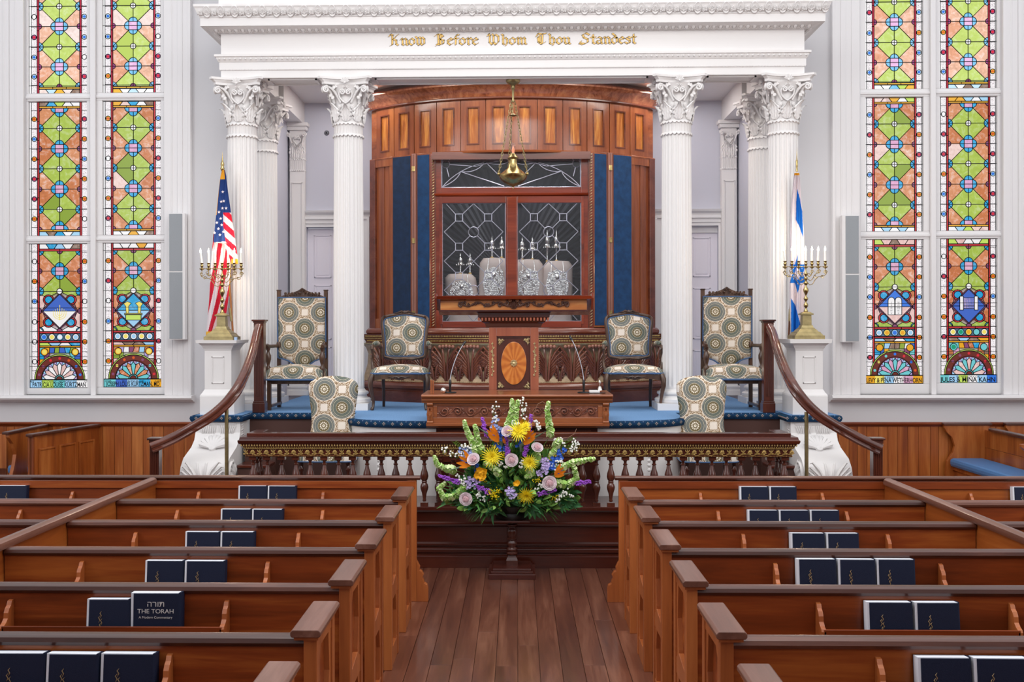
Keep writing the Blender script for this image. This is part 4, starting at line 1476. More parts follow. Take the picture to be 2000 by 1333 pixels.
# carpet wings reaching under the pedestals
WL, WR = -3.36, 3.29
for a_, b_ in ((WL, XL), (XR, WR)):
    MB().box(a_ + .02, b_ - .0, 11.08, 12.88, ZP - .05, ZP).build('carpet_wing', MT['carpet'], pf)
nose = [(-.03, ZP - .001), (.006, ZP - .001), (.02, ZP - .01), (.026, ZP - .03), (.02, ZP - .05), (.01, ZP - .066), (-.03, ZP - .07)]
nm_ = [(WL, 12.88), (WL, 11.06), (XL, 11.06), (XL, NY)] + bulge() + [(XR, NY), (XR, 11.06), (WR, 11.06), (WR, 12.88)]
ns = MB().sweep(nose, nm_)
nso = ns.build('carpet_nosing', MT['nosing'], pf, smooth=50)
nso.location.z += 0
# riser: white under the bulge, brown at the sides
MB().sweep([(-.03, ZL - .5), (0, ZL - .5), (0, ZP - .06), (-.03, ZP - .06)], bulge(0.012)).build('riser', MT['paint'], pf)
MB().box(XL, CX + .045 - 1.72, NY + .012, NY + .05, 0.0, ZP - .06).box(CX + .045 + 1.72, XR, NY + .012, NY + .05, 0, ZP - .06).build('side_riser', MT['brownpaint'], pf)
wave = MB()
for a_, b_ in ((XL, CX - 1.70), (CX + 1.79, XR)):
    wave.box(a_, b_, NY + .002, NY + .013, ZP - .24, ZP - .225)
wave.build('riser_moulding', MT['brownpaint'], pf, bev=.003)
# carved drops on the white riser
dc = MB()
for xx in (-1.28, 1.33):
    for k in range(7):
        dc.lathe([(0, -.012), (.014, -.008), (.02, 0)], (CX + xx, 10.36 + .02, ZP - .2 - k * .045), 6, axis='y')
dc.build('riser_carving', MT['paint'], pf)
# lower platform behind the balustrade
MB().box(-2.45, 2.45, 9.72, NY + .01, 0.0, ZL - .02).build('lower_platform', MT['mahog'], kind='structure', label='dark lower platform behind the balustrade')
# ------------------------------------------------------------------ the ark: bowed mahogany cabinet
AC, AR = 15.55, 2.6


def AP(r, a): return (CX + r * sin(a), AC - r * cos(a))


def zf(v, Y, px=1000): return W(px, v, Y).z


def apath(r, n=48, amax=0.757, back=14.44):
    pts = [AP(r, -amax + 2 * amax * i / n) for i in range(n + 1)]
    return [(pts[0][0], back)] + pts + [(pts[-1][0], back)]


def aarc(r, a0, a1, n=12): return [AP(r, a0 + (a1 - a0) * i / n) for i in range(n + 1)]


def aband(r, a0, a1, th, z0, z1, n=10, b=None):
    b = b or MB()
    return b.sweep([(-th, z0), (0, z0), (0, z1), (-th, z1)], aarc(r, a0, a1, n))


ark = empty('ark', (CX, 13.3, ZP), label='tall bowed mahogany ark with glass doors and blue velvet folding doors', cat='ark')
# plinth
MB().sweep([(-.3, ZP), (0, ZP), (0, ZP + .13), (-.012, ZP + .14), (-.012, ZP + .15), (.008, ZP + .17), (.008, ZP + .20), (-.02, ZP + .235), (-.05, ZP + .245), (-.3, ZP + .245)], apath(2.83)).build('plinth', MT['arkdark'], ark, smooth=35)
bb = MB()
for i in range(150):
    a = -.74 + 1.48 * i / 149
    x, y = AP(2.785, a)
    bb.lathe([(0, -.008), (.008, 0), (0, .008)], (x, y, ZP + .253), 6)
bb.build('bead_row', MT['giltpale'], ark, kind='stuff')
# carved bowl
MB().sweep([(-.25, ZP + .24), (0.03, ZP + .24), (0.02, ZP + .30), (-.02, ZP + .45), (-.03, ZP + .58), (0, ZP + .66), (.04, ZP + .70), (-.25, ZP + .70)], apath(2.70)).build('carved_frieze_ground', plain('pale_gilded_ground', '#c4a988', 0.5, 0.1, nvar=.2, nscale=25), ark, smooth=50)


def frond(h, w, n=5):
    b = MB()
    for sg in (-1, 1):
        for k in range(n):
            t = k / (n - 1)
            zt = h * (0.98 - 0.62 * t); xt = sg * w * (0.14 + 0.36 * (0.4 + 0.6 * sin(PI * (.15 + .75 * t))))
            x0 = sg * (0.012 + 0.016 * t)
            z0 = 0.0 + h * 0.02 * (n - k)
            pts = [(x0, -.012, z0), (x0 + sg * .01, -.03 + .004 * k, z0 + (zt - z0) * .45), (xt * .62, -.042 + .005 * k, z0 + (zt - z0) * .82), (xt, -.03, zt), (xt * 1.12, -.008, zt - .012)]
            b.tube(pts, [.013, .02, .023, .016, .004], 6, flat=0.75)
            b.tube([(x0 + sg * .012, -.02, z0 + .02), (xt * .58, -.05, z0 + (zt - z0) * .7), (xt * .95, -.04, zt - .02)], [.004, .006, .003], 4)
        b.tube([(sg * .012, -.03, 0.0), (sg * .018, -.05, h * .4), (sg * .03, -.055, h * .75), (sg * .045, -.05, h * .96), (sg * .055, -.03, h * .99)], [.012, .013, .014, .012, .004], 6)
    return b


fm = frond(.42, .40, 6).mesh('acanthus_leaf', MT['carve'], smooth=60)
fm2 = frond(.20, .16, 4).mesh('acanthus_leaf', MT['carve'], smooth=60)
da = .305 / 2.72
for k in range(-6, 7):
    a = (k + .38) * da
    if abs(a) > .73: continue
    x, y = AP(2.70, a)
    obj('acanthus_leaf', fm, ark, loc=Vector((x, y, ZP + .262)) - woff(ark), rot=(0, 0, a))
    x, y = AP(2.69, a + da / 2)
    obj('acanthus_leaf', fm2, ark, loc=Vector((x, y, ZP + .262)) - woff(ark), rot=(0, 0, a + da / 2))
eggs = MB()
for k in range(-6, 7):
    a = (k + .38) * da
    for j in (-2, -1, 0, 1, 2):
        aa = a + j * .0155
        if abs(aa) > .74: continue
        x, y = AP(2.73, aa)
        eggs.lathe([(0, -.026), (.018, -.018), (.025, 0), (.016, .018), (0, .022)], (x, y - .03, ZP + .680 - abs(j) * .003), 8)
eggs.build('egg_row', plain('rosy_wood', '#96604c', 0.3, coat=.4), ark, kind='stuff', smooth=60)
MB().sweep([(-.2, ZP + .70), (.03, ZP + .70), (.035, ZP + .712), (.0, ZP + .715), (-.2, ZP + .715)], apath(2.72)).build('gilt_fillet', MT['giltpale'], ark)
# moulded gilt cornice under the doors
MB().sweep([(-.2, ZP + .715), (0, ZP + .715), (0, ZP + .735), (.02, ZP + .76), (.025, ZP + .79), (.045, ZP + .815), (.05, ZP + .825), (-.2, ZP + .825)], apath(2.70)).build('door_sill_cornice', MT['arkdark'], ark, smooth=35)
gb = MB()
for i in range(200):
    a = -.74 + 1.48 * i / 199
    for r, z in ((2.712, ZP + .743), (2.74, ZP + .80)):
        x, y = AP(r, a)
        gb.lathe([(0, -.012), (.007, -.004), (.005, .008), (0, .012)], (x, y, z), 5)
gb.build('gilt_leaf_row', MT['gilt'], ark, kind='stuff')
gs_ = MB().sweep([(-.02, ZP + .770), (.006, ZP + .770), (.006, ZP + .777), (-.02, ZP + .777)], apath(2.724))
gs_.build('gilt_line', MT['gilt'], ark)
MB().sweep([(-.2, ZP + .825), (.0, ZP + .825), (.012, ZP + .84), (.012, ZP + .865), (0, ZP + .885), (-.02, ZP + .9), (-.2, ZP + .9)], apath(2.68)).build('door_sill', MT['arkdark'], ark, smooth=35)
ZD0, ZD1 = ZP + .9, 4.27
AO = 0.366
# side walls of the bow, either side of the opening
for sg in (-1, 1):
    a0, a1 = sorted((sg * AO, sg * .757))
    body = aband(2.6, a0, a1, .05, ZD0, ZD1, 16)
    xe, ye = AP(2.6, sg * .757)
    body.box(min(xe, xe - sg * .05), max(xe, xe - sg * .05), ye, 14.44, ZD0, ZD1)
    side = body.build('side_wall', MT['arkwood'], ark, smooth=30)
    # outer pilaster strips and tall panels
    for aa, wd, pr, m_ in ((.61, .016, .02, 'arkwood'), (.738, .019, .035, 'arkdark'), (.675, .012, .012, 'arkwood')):
        b0, b1 = sorted((sg * (aa - wd), sg * (aa + wd)))
        aband(2.6 + pr, b0, b1, pr + .01, ZD0, ZD1 - .0, 4).build('stile', MT[m_], side, bev=.003)
    for z0, z1 in ((ZD0, ZD0 + .12), (ZD1 - .1, ZD1 - .0)):
        b0, b1 = sorted((sg * .60, sg * .745)); aband(2.625, b0, b1, .03, z0, z1, 6).build('rail', MT['arkwood'], side)
    # velvet bifold door, folded back on the bow
    for (p0, p1, r, mt, nm) in ((.388, .450, 2.655, 'velvet', 'inner'), (.484, .585, 2.672, 'velvetshaded' if sg < 0 else 'velvet', 'outer')):
        b0, b1 = sorted((sg * p0, sg * p1))
        dr = aband(r, b0 - .004, b1 + .004, .03, ZD0 + .01, ZD1 + .005, 4).build('velvet_door', MT['arkwood'], ark, label='%s leaf of the %s folding door, lined in blue velvet' % (nm, 'left' if sg < 0 else 'right'))
        aband(r + .006, b0, b1, .006, ZD0 + .03, ZD1 - .012, 4).build('velvet_panel', MT[mt], dr, bev=.003)
    b0, b1 = sorted((sg * .456, sg * .478))
    st = aband(2.676, b0, b1, .05, ZD0 + .01, ZD1 + .01, 2).build('hinge_stile', wood('pinkish_stile_wood', '#7a4a40', '#946356', '#a87a6a', 'z', 3, .35, .3) if sg < 0 else bpy.data.materials['pinkish_stile_wood'], ark, bev=.002)
    mg = MB(); am = sg * .467
    mg.sweep([(0, ZD0 + .02), (.002, ZD0 + .02), (.002, ZD1), (0, ZD1)], aarc(2.676, am - .0006, am + .0006, 1)); mg.build('joint_line', MT['black'], st)
    for vv in (324, 467, 612):
        zz = zf(vv, 12.95)
        h = MB()
        for q in (-.0045, .0045):
            x, y = AP(2.68, am + q)
            h.box(x - .009, x + .009, y - .006, y + .004, zz - .03, zz + .03)
        x, y = AP(2.69, am); h.lathe([(0, -.035), (.006, -.033), (.006, .033), (0, .035)], (x, y, zz), 8)
        h.build('hinge', MT['brass'], st, bev=.001)
    # gilded rope strip beside the opening
    b0, b1 = sorted((sg * .362, sg * .384))
    gs = aband(2.63, b0, b1, .04, ZD0, ZD1, 2).build('gilt_strip', MT['arkdark'], ark)
    rp = MB()
    z = ZD0 + .02
    x, y = AP(2.64, sg * .373)
    while z < ZD1 - .02:
        rp.tube([(x - .016, y, z), (x, y - .012, z + .012), (x + .016, y, z + .026)], [.003, .007, .003], 5); z += .034
    rp.build('gilt_rope', MT['giltpale'], gs, kind='stuff')

# upper zone with flame panels
up = aband(2.6, -.757, .757, .05, ZD1, 4.92, 40)
for sg in (-1, 1):
    xe, ye = AP(2.6, sg * .757); up.box(min(xe, xe - sg * .05), max(xe, xe - sg * .05), ye, 14.44, ZD1, 4.92)
upo = up.build('upper_frieze', MT['arkwoodx'], ark, smooth=30)
MB().sweep([(-.04, ZD1 - .012), (.012, ZD1 - .012), (.016, ZD1 + .004), (.006, ZD1 + .014), (-.04, ZD1 + .014)], apath(2.615)).build('lower_bead', MT['arkwoodx'], upo)
step = .119
for k in range(13):
    a = (k - 6.5 + .5 - 0) * step
for k in range(-6, 6):
    ac = (k + .5) * step
    # frame of each panel: stiles and rails proud of the ground
    fr = MB()
    ha, hi = step * .485, step * .25
    for b0, b1 in ((ac - ha, ac - hi), (ac + hi, ac + ha)): aband(2.62, b0, b1, .02, ZD1 + .015, 4.9, 3, fr)
    aband(2.62, ac - hi, ac + hi, .02, ZD1 + .015, ZD1 + .085, 3, fr); aband(2.62, ac - hi, ac + hi, .02, 4.815, 4.9, 3, fr)
    fo = fr.build('panel_frame', MT['arkwood'], upo)
    mo = MB()
    for b0, b1, z0, z1 in ((ac - hi, ac - hi + .006, ZD1 + .085, 4.815), (ac + hi - .006, ac + hi, ZD1 + .085, 4.815), (ac - hi, ac + hi, ZD1 + .085, ZD1 + .1), (ac - hi, ac + hi, 4.80, 4.815)):
        aband(2.628, b0, b1, .02, z0, z1, 2, mo)
    mo.build('panel_moulding', MT['arkdark'], upo)
    aband(2.606, ac - hi, ac + hi, .01, ZD1 + .085, 4.815, 3).build('flame_panel', MT['flame'], upo)
# cornice: bead, cyma with crotch veneer, top
MB().sweep([(-.05, 4.895), (.02, 4.895), (.035, 4.905), (.035, 4.92), (.015, 4.93), (-.05, 4.93)], apath(2.62)).build('cornice_bead', MT['arkdark'], ark, smooth=40)
MB().sweep([(-.05, 4.925), (.01, 4.925), (.02, 4.95), (.06, 5.0), (.12, 5.035), (.15, 5.045), (.15, 5.065), (-.05, 5.065)], apath(2.62)).build('cornice', MT['flamex'], ark, smooth=40)
MB().sweep([(-.05, 5.065), (.08, 5.065), (.08, 5.1), (.02, 5.12), (-.05, 5.17)], apath(2.62)).build('cornice_top', MT['arkdark'], ark, smooth=40)

# opening: red mahogany frame, leaded glass, interior
YF = 13.13


def fx(px): return W(px, 450, YF).x


def fz(v): return W(1000, v, YF).z


fr = MB()
XA, XB = fx(849), fx(1149)
fr.box(XA, fx(862), YF - .02, YF + .1, fz(644), fz(299)); fr.box(fx(1135), XB, YF - .02, YF + .1, fz(644), fz(299))
a_, b_ = fx(862), fx(1135)
fr.box(a_, b_, YF - .019, YF + .1, fz(310), fz(299)); fr.box(a_, b_, YF - .019, YF + .1, fz(381), fz(366.5))
fr.box(a_, b_, YF - .019, YF + .1, fz(644), fz(631))
fro = fr.build('door_case', MT['redwood'], ark, bev=.004)
MB().prism([(YF - .02, fz(384)), (YF - .045, fz(382)), (YF - .05, fz(379)), (YF - .02, fz(377))], 'x', XA + .001, XB - .001).build('transom_moulding', MT['redwood'], fro)
MB().box(XA - .02, XB + .02, 12.99, YF + .05, ZD1 - .09, ZD1).build('lintel_soffit', MT['arkdark'], ark)
for sg, X in ((-1, XA), (1, XB)):
    MB().box(min(X, X + sg * .06), max(X, X + sg * .06), YF - .035, YF + .12, ZD0, ZD1).build('jamb', MT['redwood'], ark)


def came(name, root, segs, circles, th=.0055, y=YF - .002):
    b = MB()
    for (a, c) in segs:
        b.tube([(fx(a[0]), y, fz(a[1])), (fx(c[0]), y, fz(c[1]))], th, 6)
    for (cx_, cy_, r) in circles:
        pts = [(fx(cx_ + r * cos(2 * PI * i / 20)), y, fz(cy_ + r * sin(2 * PI * i / 20))) for i in range(20)]
        b.tube(pts, th, 6, closed=True)
    return b.build(name, MT['leadlight'], root, smooth=60)


def arcseg(p0, p1, bend, n=8):
    out = []
    m_ = ((p0[0] + p1[0]) / 2 + bend[0], (p0[1] + p1[1]) / 2 + bend[1])
    q = []
    for i in range(n + 1):
        t = i / n
        q.append(((1 - t) ** 2 * p0[0] + 2 * t * (1 - t) * m_[0] + t * t * p1[0], (1 - t) ** 2 * p0[1] + 2 * t * (1 - t) * m_[1] + t * t * p1[1]))
    return list(zip(q[:-1], q[1:]))


tr = MB().box(fx(862), fx(1135), YF + .0, YF + .006, fz(366.5), fz(310)).build('transom_glass', MT['glass'], fro)
S = [((862, 366), (1134, 366)), ((862, 311), (1134, 311)), ((863, 311), (863, 366)), ((1134, 311), (1134, 366))]
for m_ in (lambda x: x, lambda x: 1997 - x):
    S += [((m_(a[0]), a[1]), (m_(b[0]), b[1])) for a, b in
          arcseg((864, 365), (945, 318), (-10, -12)) + arcseg((864, 365), (900, 334), (14, 2)) + arcseg((900, 335), (946, 319), (6, 12)) + arcseg((951, 318), (998, 312), (10, 12))
          + [((900, 335), (985, 364)), ((950, 318), (980, 348)), ((878, 321), (930, 325)), ((873, 328), (877, 345))] + arcseg((930, 325), (998, 312), (0, -4))]
came('transom_came', fro, S, [(871, 320, 7.5), (1126, 320, 7.5)])
for (x0, x1, nm, lab) in ((862.5, 988.5, 'L', 'left'), (1009, 1136, 'R', 'right')):
    d = empty('glass_door', (fx(x0), YF, fz(640)) - woff(ark) if False else (0, 0, 0), parent=ark)
    d.location = Vector((fx(x0), YF, fz(640))) - woff(ark)
    st = MB()
    a, b_ = (x0 - 4, x1 + 11) if nm == 'L' else (x1 * 0 + x0 - 10, x1 + 4)
    st.box(fx(a), fx(x0 + 2), YF - .035, YF + .03, fz(634), fz(384)); st.box(fx(x1 - 1), fx(b_), YF - .035, YF + .03, fz(634), fz(384))
    st.box(fx(x0 + 2), fx(x1 - 1), YF - .033, YF + .029, fz(397), fz(384)); st.box(fx(x0 + 2), fx(x1 - 1), YF - .033, YF + .029, fz(640), fz(628))
    st.build('door_frame', MT['redwood'], d, bev=.003)
    MB().box(fx(x0), fx(x1), YF, YF + .006, fz(630), fz(396)).build('glass_pane', MT['glass'], d)
    ox = x0 + 2
    X = lambda u: ox + u * 1.0
    S = []
    w_ = x1 - x0 - 4
    sq = [(32, 425), (89, 425), (32, 482), (89, 482), (32, 539), (89, 539), (32, 596), (89, 596)]
    for (u, v) in sq:
        S += [((X(u - 7), v - 7), (X(u + 7), v - 7)), ((X(u + 7), v - 7), (X(u + 7), v + 7)), ((X(u + 7), v + 7), (X(u - 7), v + 7)), ((X(u - 7), v + 7), (X(u - 7), v - 7))]
    for v in (425, 482, 539):
        if v == 425:
            S += [((X(25), 418), (X(7), 398)), ((X(39), 418), (X(60.5), 398)), ((X(82), 418), (X(60.5), 398)), ((X(96), 418), (X(116), 398))]
        S += [((X(25), v + 7), (X(3), v + 28)), ((X(3), v + 28), (X(25), v + 50)), ((X(96), v + 7), (X(118), v + 28)), ((X(118), v + 28), (X(96), v + 50))]
        k = 8 if v != 482 else 0
        if k:
            for su in (-1, 1):
                for sv in (-1, 1): S.append(((X(60.5 + su * 7), v + 28.5 + sv * 7), (X(60.5 + su * 21.5), v + 28.5 + sv * 21.5)))
        else:
            S += [((X(39), v + 7), (X(82), v + 50)), ((X(82), v + 7), (X(39), v + 50))]
    S += [((X(25), 603), (X(7), 626)), ((X(39), 603), (X(60), 628)), ((X(82), 603), (X(60), 628)), ((X(96), 603), (X(116), 626))]
    S += [((x0 + 1, 397), (x1 - 1, 397)), ((x0 + 1.5, 397), (x0 + 1.5, 628)), ((x1 - 1.5, 397), (x1 - 1.5, 628)), ((x0 + 1, 628), (x1 - 1, 628))]
    came('lead_came', d, S, [(X(60.5), 453.5, 10), (X(60.5), 567.5, 10)])
MB().box(fx(990), fx(1009), YF - .045, YF - .03, fz(636), fz(386)).build('meeting_stile', MT['redwood'], ark, bev=.004)
# interior: dark pleated silk fanning from the centre
silk = plain('charcoal_silk', '#23252d', 0.3, 0.3, spec=.8)
x0, x1, z0, z1 = XA, XB, ZD0, ZD1 - .05
yb = 13.95
cxm, czm = 0.5 * (x0 + x1), fz(545)
N = 190
v = [(cxm, yb - .02, czm)]
for i in range(N):
    a = 2 * PI * i / N
    dx, dz = cos(a), sin(a)
    t = min(((x1 if dx > 0 else x0) - cxm) / dx if abs(dx) > 1e-6 else 9, ((z1 if dz > 0 else z0) - czm) / dz if abs(dz) > 1e-6 else 9)
    v.append((cxm + dx * t, yb + (.022 if i % 2 else -.022), czm + dz * t))
MB().add(v, [(0, i + 1, (i + 1) % N + 1) for i in range(N)]).build('pleated_silk_back', silk, ark)
pl = MB()
for sg, X_ in ((-1, x0), (1, x1)):
    n = 40
    vv = []
    for i in range(n + 1):
        z = z0 + (z1 - z0) * i / n
        vv += [(X_ - sg * (.015 if i % 2 else -.0), YF + .1, z), (X_ - sg * (.015 if i % 2 else -.0), yb, z)]
    pl.add(vv, [(2 * i, 2 * i + 1, 2 * i + 3, 2 * i + 2) for i in range(n)])
pl.build('pleated_silk_side', silk, ark)
MB().box(x0 - .05, x1 + .05, YF + .03, yb + .05, ZD0 - .02, fz(629)).build('interior_floor', silk, ark)
MB().box(x0 - .05, x1 + .05, YF + .1, yb + .05, ZD1 - .05, ZD1).box(x0 - .05, x1 + .05, yb + .03, yb + .05, ZD0, ZD1).box(x0 - .05, x0 - .03, YF + .1, yb, ZD0, ZD1).box(x1 + .03, x1 + .05, YF + .1, yb, ZD0, ZD1).build('interior_casing', MT['black'], ark)
ZSH = fz(629)
area('ark_interior_lamp', (CX, YF + .25, 4.1), (CX, 13.6, 2.6), 1.5, 0.1, 14, (1, .97, .95))

# ------------------------------------------------------------------ scrolls in the ark
cream = plain('ivory_silk_mantle', '#cdbab0', 0.5, bstr=.15, bscale=20)
SCR = [(908, 536, 60, 13.55, (899, 918), 494, 'left-hand and lowest dressed scroll in the ark, tilted, with small silver finials', -.1),
       (965, 505, 56, 13.5, (961, 980), 461, 'dressed scroll left of the ark door meeting stile, with tall silver finials', 0),
       (1032, 508, 56, 13.5, (1020, 1040), 462, 'dressed scroll right of the ark door meeting stile, with a plain silver shield', 0),
       (1085, 511, 58, 13.52, (1069, 1087), 448, 'right-hand dressed scroll in the ark, with the tallest crowned finials', 0.04)]
for i, (px, vt, wpx, Y, fxs, vfin, lb, tilt) in enumerate(SCR):
    c = W(px, vt, Y)
    s = empty('torah_scroll', (c.x, Y, ZSH), label=lb, cat='scroll', group='dressed scrolls in the ark')
    hw = wpx * .5 * Y / FPX
    b = MB()
    H = c.z

    def fn(u, v_):
        a = 2 * PI * u
        z = ZSH + (H - ZSH) * v_
        e = 1.0 if v_ < .9 else (1 - ((v_ - .9) / .1) ** 2 * .25)
        wv = 1.12 - .12 * v_ + .015 * sin(9 * a) * (1 - v_)
        ca, sa = cos(a), sin(a)
        p = .62
        return (c.x + hw * wv * e * math.copysign(abs(ca) ** p, ca) + tilt * (z - ZSH), Y + .12 * wv * e * math.copysign(abs(sa) ** p, sa), z)
    b.grid(fn, 36, 14)
    top = [fn(k / 36, 1.0) for k in range(36)]
    b.add(top + [(c.x + tilt * (H - ZSH), Y, H + .01)], [(k, (k + 1) % 36, 36) for k in range(36)])
    b.build('mantle', cream, s, smooth=60)
    # silver shield with embossed frame
    sh_ = MB()
    zc = ZSH + (H - ZSH) * .60; hh = (H - ZSH) * .24; sw = hw * .72
    xc = c.x + tilt * (zc - ZSH)
    out = []
    for k in range(28):
        a = 2 * PI * k / 28
        rr = 1 + .07 * cos(8 * a)
        out.append((xc + sw * rr * math.copysign(abs(cos(a)) ** .6, cos(a)), zc + hh * rr * math.copysign(abs(sin(a)) ** .6, sin(a))))
    sh_.prism(out, 'y', Y - .14, Y - .15)
    so = sh_.build('breastplate', MT['silver'], s, bev=.003)
    em = MB()
    for k in range(9):
        for sg in (-1, 1):
            em.tube([(x, Y - .152 + (y + 0) * .4, z) for x, y, z in spiral(xc + sg * sw * (.45 + .2 * (k % 2)), zc + hh * (-.8 + .2 * k), sw * .2, 1.2, k, sg, 0, 10)], .006, 5)
    em.lathe([(0, -.02), (.02, -.015), (.03, 0)], (xc, Y - .152, zc + hh * .55), 10, axis='y')
    em.tube([(xc - sw * .35, Y - .157, zc - hh * .5), (xc - sw * .35, Y - .157, zc + hh * .2), (xc, Y - .16, zc + hh * .42), (xc + sw * .35, Y - .157, zc + hh * .2), (xc + sw * .35, Y - .157, zc - hh * .5)], .007, 6, closed=True)
    em.build('embossed_scrollwork', MT['silver'], so, smooth=60)
    ch = MB()
    for sg in (-1, 1): ch.tube([(xc + sg * sw * .6, Y - .15, zc + hh * .9), (xc + sg * sw * .5, Y - .12, H - .01), (xc + sg * sw * .5, Y, H + .02)], .004, 5)
    ch.build('chain', MT['silver'], so)
    for fxp in fxs:
        fx_ = W(fxp, vt, Y).x
        zt = W(fxp, vfin, Y).z
        L = zt - H
        f = MB()
        f.lathe([(.0, -.03), (.017, -.03), (.019, .0), (.012, .03), (.012, L * .42), (.024, L * .45), (.034, L * .47), (.03, L * .5), (.018, L * .54), (.03, L * .6), (.034, L * .66), (.024, L * .74), (.01, L * .8), (.014, L * .86), (.006, L * .93), (0, L)], (fx_, Y, H), 12)
        for k in range(6):
            a = k * PI / 3
            f.tube([(fx_ + .03 * cos(a), Y + .03 * sin(a), H + L * .48), (fx_ + .046 * cos(a), Y + .046 * sin(a), H + L * .53), (fx_ + .046 * cos(a), Y + .046 * sin(a), H + L * .47)], .0035, 4)
            f.lathe([(0, -.01), (.008, -.004), (.005, .008), (0, .01)], (fx_ + .046 * cos(a), Y + .046 * sin(a), H + L * .44), 6)
        fo = f.build('finial', MT['silver'], s, smooth=50)
        MB().lathe([(.016, -.04), (.02, -.02), (.02, .0), (.014, .01)], (fx_, Y, H + .012), 10).build('roller_end', MT['goldleaf'], fo, smooth=50)

# ------------------------------------------------------------------ hanging eternal light
lx = W(1002, 200, 11.94).x
YLm = 11.94
z_ = lambda v: W(1002, v, YLm).z
lamp = empty('sanctuary_lamp', (lx, YLm, z_(340)), label='brass hanging lamp on three chains in front of the ark', cat='lamp')
MB().lathe([(0, 4.894), (.078, 4.894), (.08, 4.875), (.062, 4.855), (.035, 4.84), (.02, 4.83), (.024, 4.815), (.022, 4.80), (.014, 4.79), (0.011, 4.66), (.015, 4.65), (0, 4.645)], (lx, YLm, 0), 20).build('ceiling_rose', MT['brassdull'], lamp, smooth=50)
MB().lathe([(.03, 0), (.042, .008), (.02, .025), (.004, .03), (.003, .19)], (lx, YLm, z_(227)), 14).build('smoke_bell', MT['brassdull'], lamp, smooth=50)
bw = MB().lathe([(0, z_(371)), (.008, z_(369)), (.006, z_(366)), (.03, z_(364)), (.08, z_(360)), (.135, z_(352)), (.155, z_(345)), (.158, z_(342)), (.135, z_(339)), (.07, z_(330)), (.045, z_(322)), (.042, z_(312)), (.058, z_(310)), (.062, z_(308)), (.045, z_(305)), (.022, z_(301)), (.02, z_(299)), (0, z_(298))], (lx, YLm, 0), 28)
bwo = bw.build('oil_bowl', MT['brass'], lamp, smooth=50)
MB().lathe([(.012, z_(300)), (.014, z_(292)), (.008, z_(288)), (0, z_(284))], (lx, YLm, 0), 10).build('light_bulb', MT['glow'], lamp, smooth=50)
MB().lathe([(.025, z_(301)), (.03, z_(292)), (.024, z_(280)), (.02, z_(279))], (lx, YLm, 0), 12).build('glass_shade', MT['glass'], lamp, smooth=50)
for k, a in enumerate((math.radians(195), math.radians(-18), math.radians(110))):
    p0 = Vector((lx + .02 * cos(a), YLm + .02 * sin(a), 4.66)); p1 = Vector((lx + .165 * cos(a), YLm + .165 * sin(a), z_(341)))
    ch = empty('chain', (0, 0, 0), parent=lamp); ch.location = p0 - woff(lamp)
    n = 24
    L = (p1 - p0).length / n
    d = (p1 - p0).normalized()
    rot = d.to_track_quat('Z', 'Y').to_matrix().to_4x4()
    for t_ in (0, 1):
        link_ = MB()
        lk = [(0.011 * cos(q), 0, (L * .66) * sin(q)) for q in [2 * PI * i / 12 for i in range(12)]]
        link_.tube(lk, .0032, 5, closed=True)
        link_.xf(rot @ Matrix.Rotation(t_ * PI / 2, 4, 'Z'))
        lm = link_.mesh('link', MT['brassdull'], smooth=60)
        for i in range(t_, n, 2):
            obj('link', lm, ch, loc=d * L * (i + .5))
    kb = MB().lathe([(0, -.022), (.014, -.012), (.018, 0), (.012, .014), (0, .018)], tuple(p1), 10)
    kb.build('arm_knob', MT['brass'], bwo, smooth=60)

# ------------------------------------------------------------------ lectern on the platform
YL0 = 10.84
lec = empty('lectern', (W(1003, 700, YL0).x, YL0 + .2, ZP), label='tall carved lectern with slanted top, oval flame-wood panel and gilt mounts', cat='lectern')
q = lambda px: W(px, 700, YL0).x
zz = lambda v: W(1003, v, YL0).z
X0, X1 = q(955), q(1052)
MB().box(X0, X1, YL0 + .02, YL0 + .42, ZP, zz(640)).build('body', MT['deskpost'], lec, bev=.004)
MB().box(q(970), q(1036), YL0 + .012, YL0 + .02, zz(762), zz(657)).build('recess_ground', MT['mahogz'], lec)
fr = MB()
for a, b_, c_, d_ in ((955, 970, 768, 640), (1036, 1052, 768, 640)): fr.box(q(a), q(b_), YL0 - .012, YL0 + .02, zz(c_), zz(d_))
fr.box(q(970), q(1036), YL0 - .012, YL0 + .02, zz(657), zz(640)); fr.box(q(970), q(1036), YL0 - .012, YL0 + .02, zz(768), zz(762))
fr.build('face_frame', MT['deskpost'], lec, bev=.003)
mo = MB()
for e, yy in ((0, -.006), (2.2, .002)):
    a, b_, c_, d_ = 970 + e, 1036 - e, 762 - e, 657 + e
    t = 1.4
    mo.box(q(a), q(a + t), YL0 + yy, YL0 + .02, zz(c_), zz(d_)); mo.box(q(b_ - t), q(b_), YL0 + yy, YL0 + .02, zz(c_), zz(d_))
    mo.box(q(a), q(b_), YL0 + yy, YL0 + .02, zz(c_), zz(c_ - t)); mo.box(q(a), q(b_), YL0 + yy, YL0 + .02, zz(d_ + t), zz(d_))
mo.build('panel_moulding', MT['mahogz'], lec)


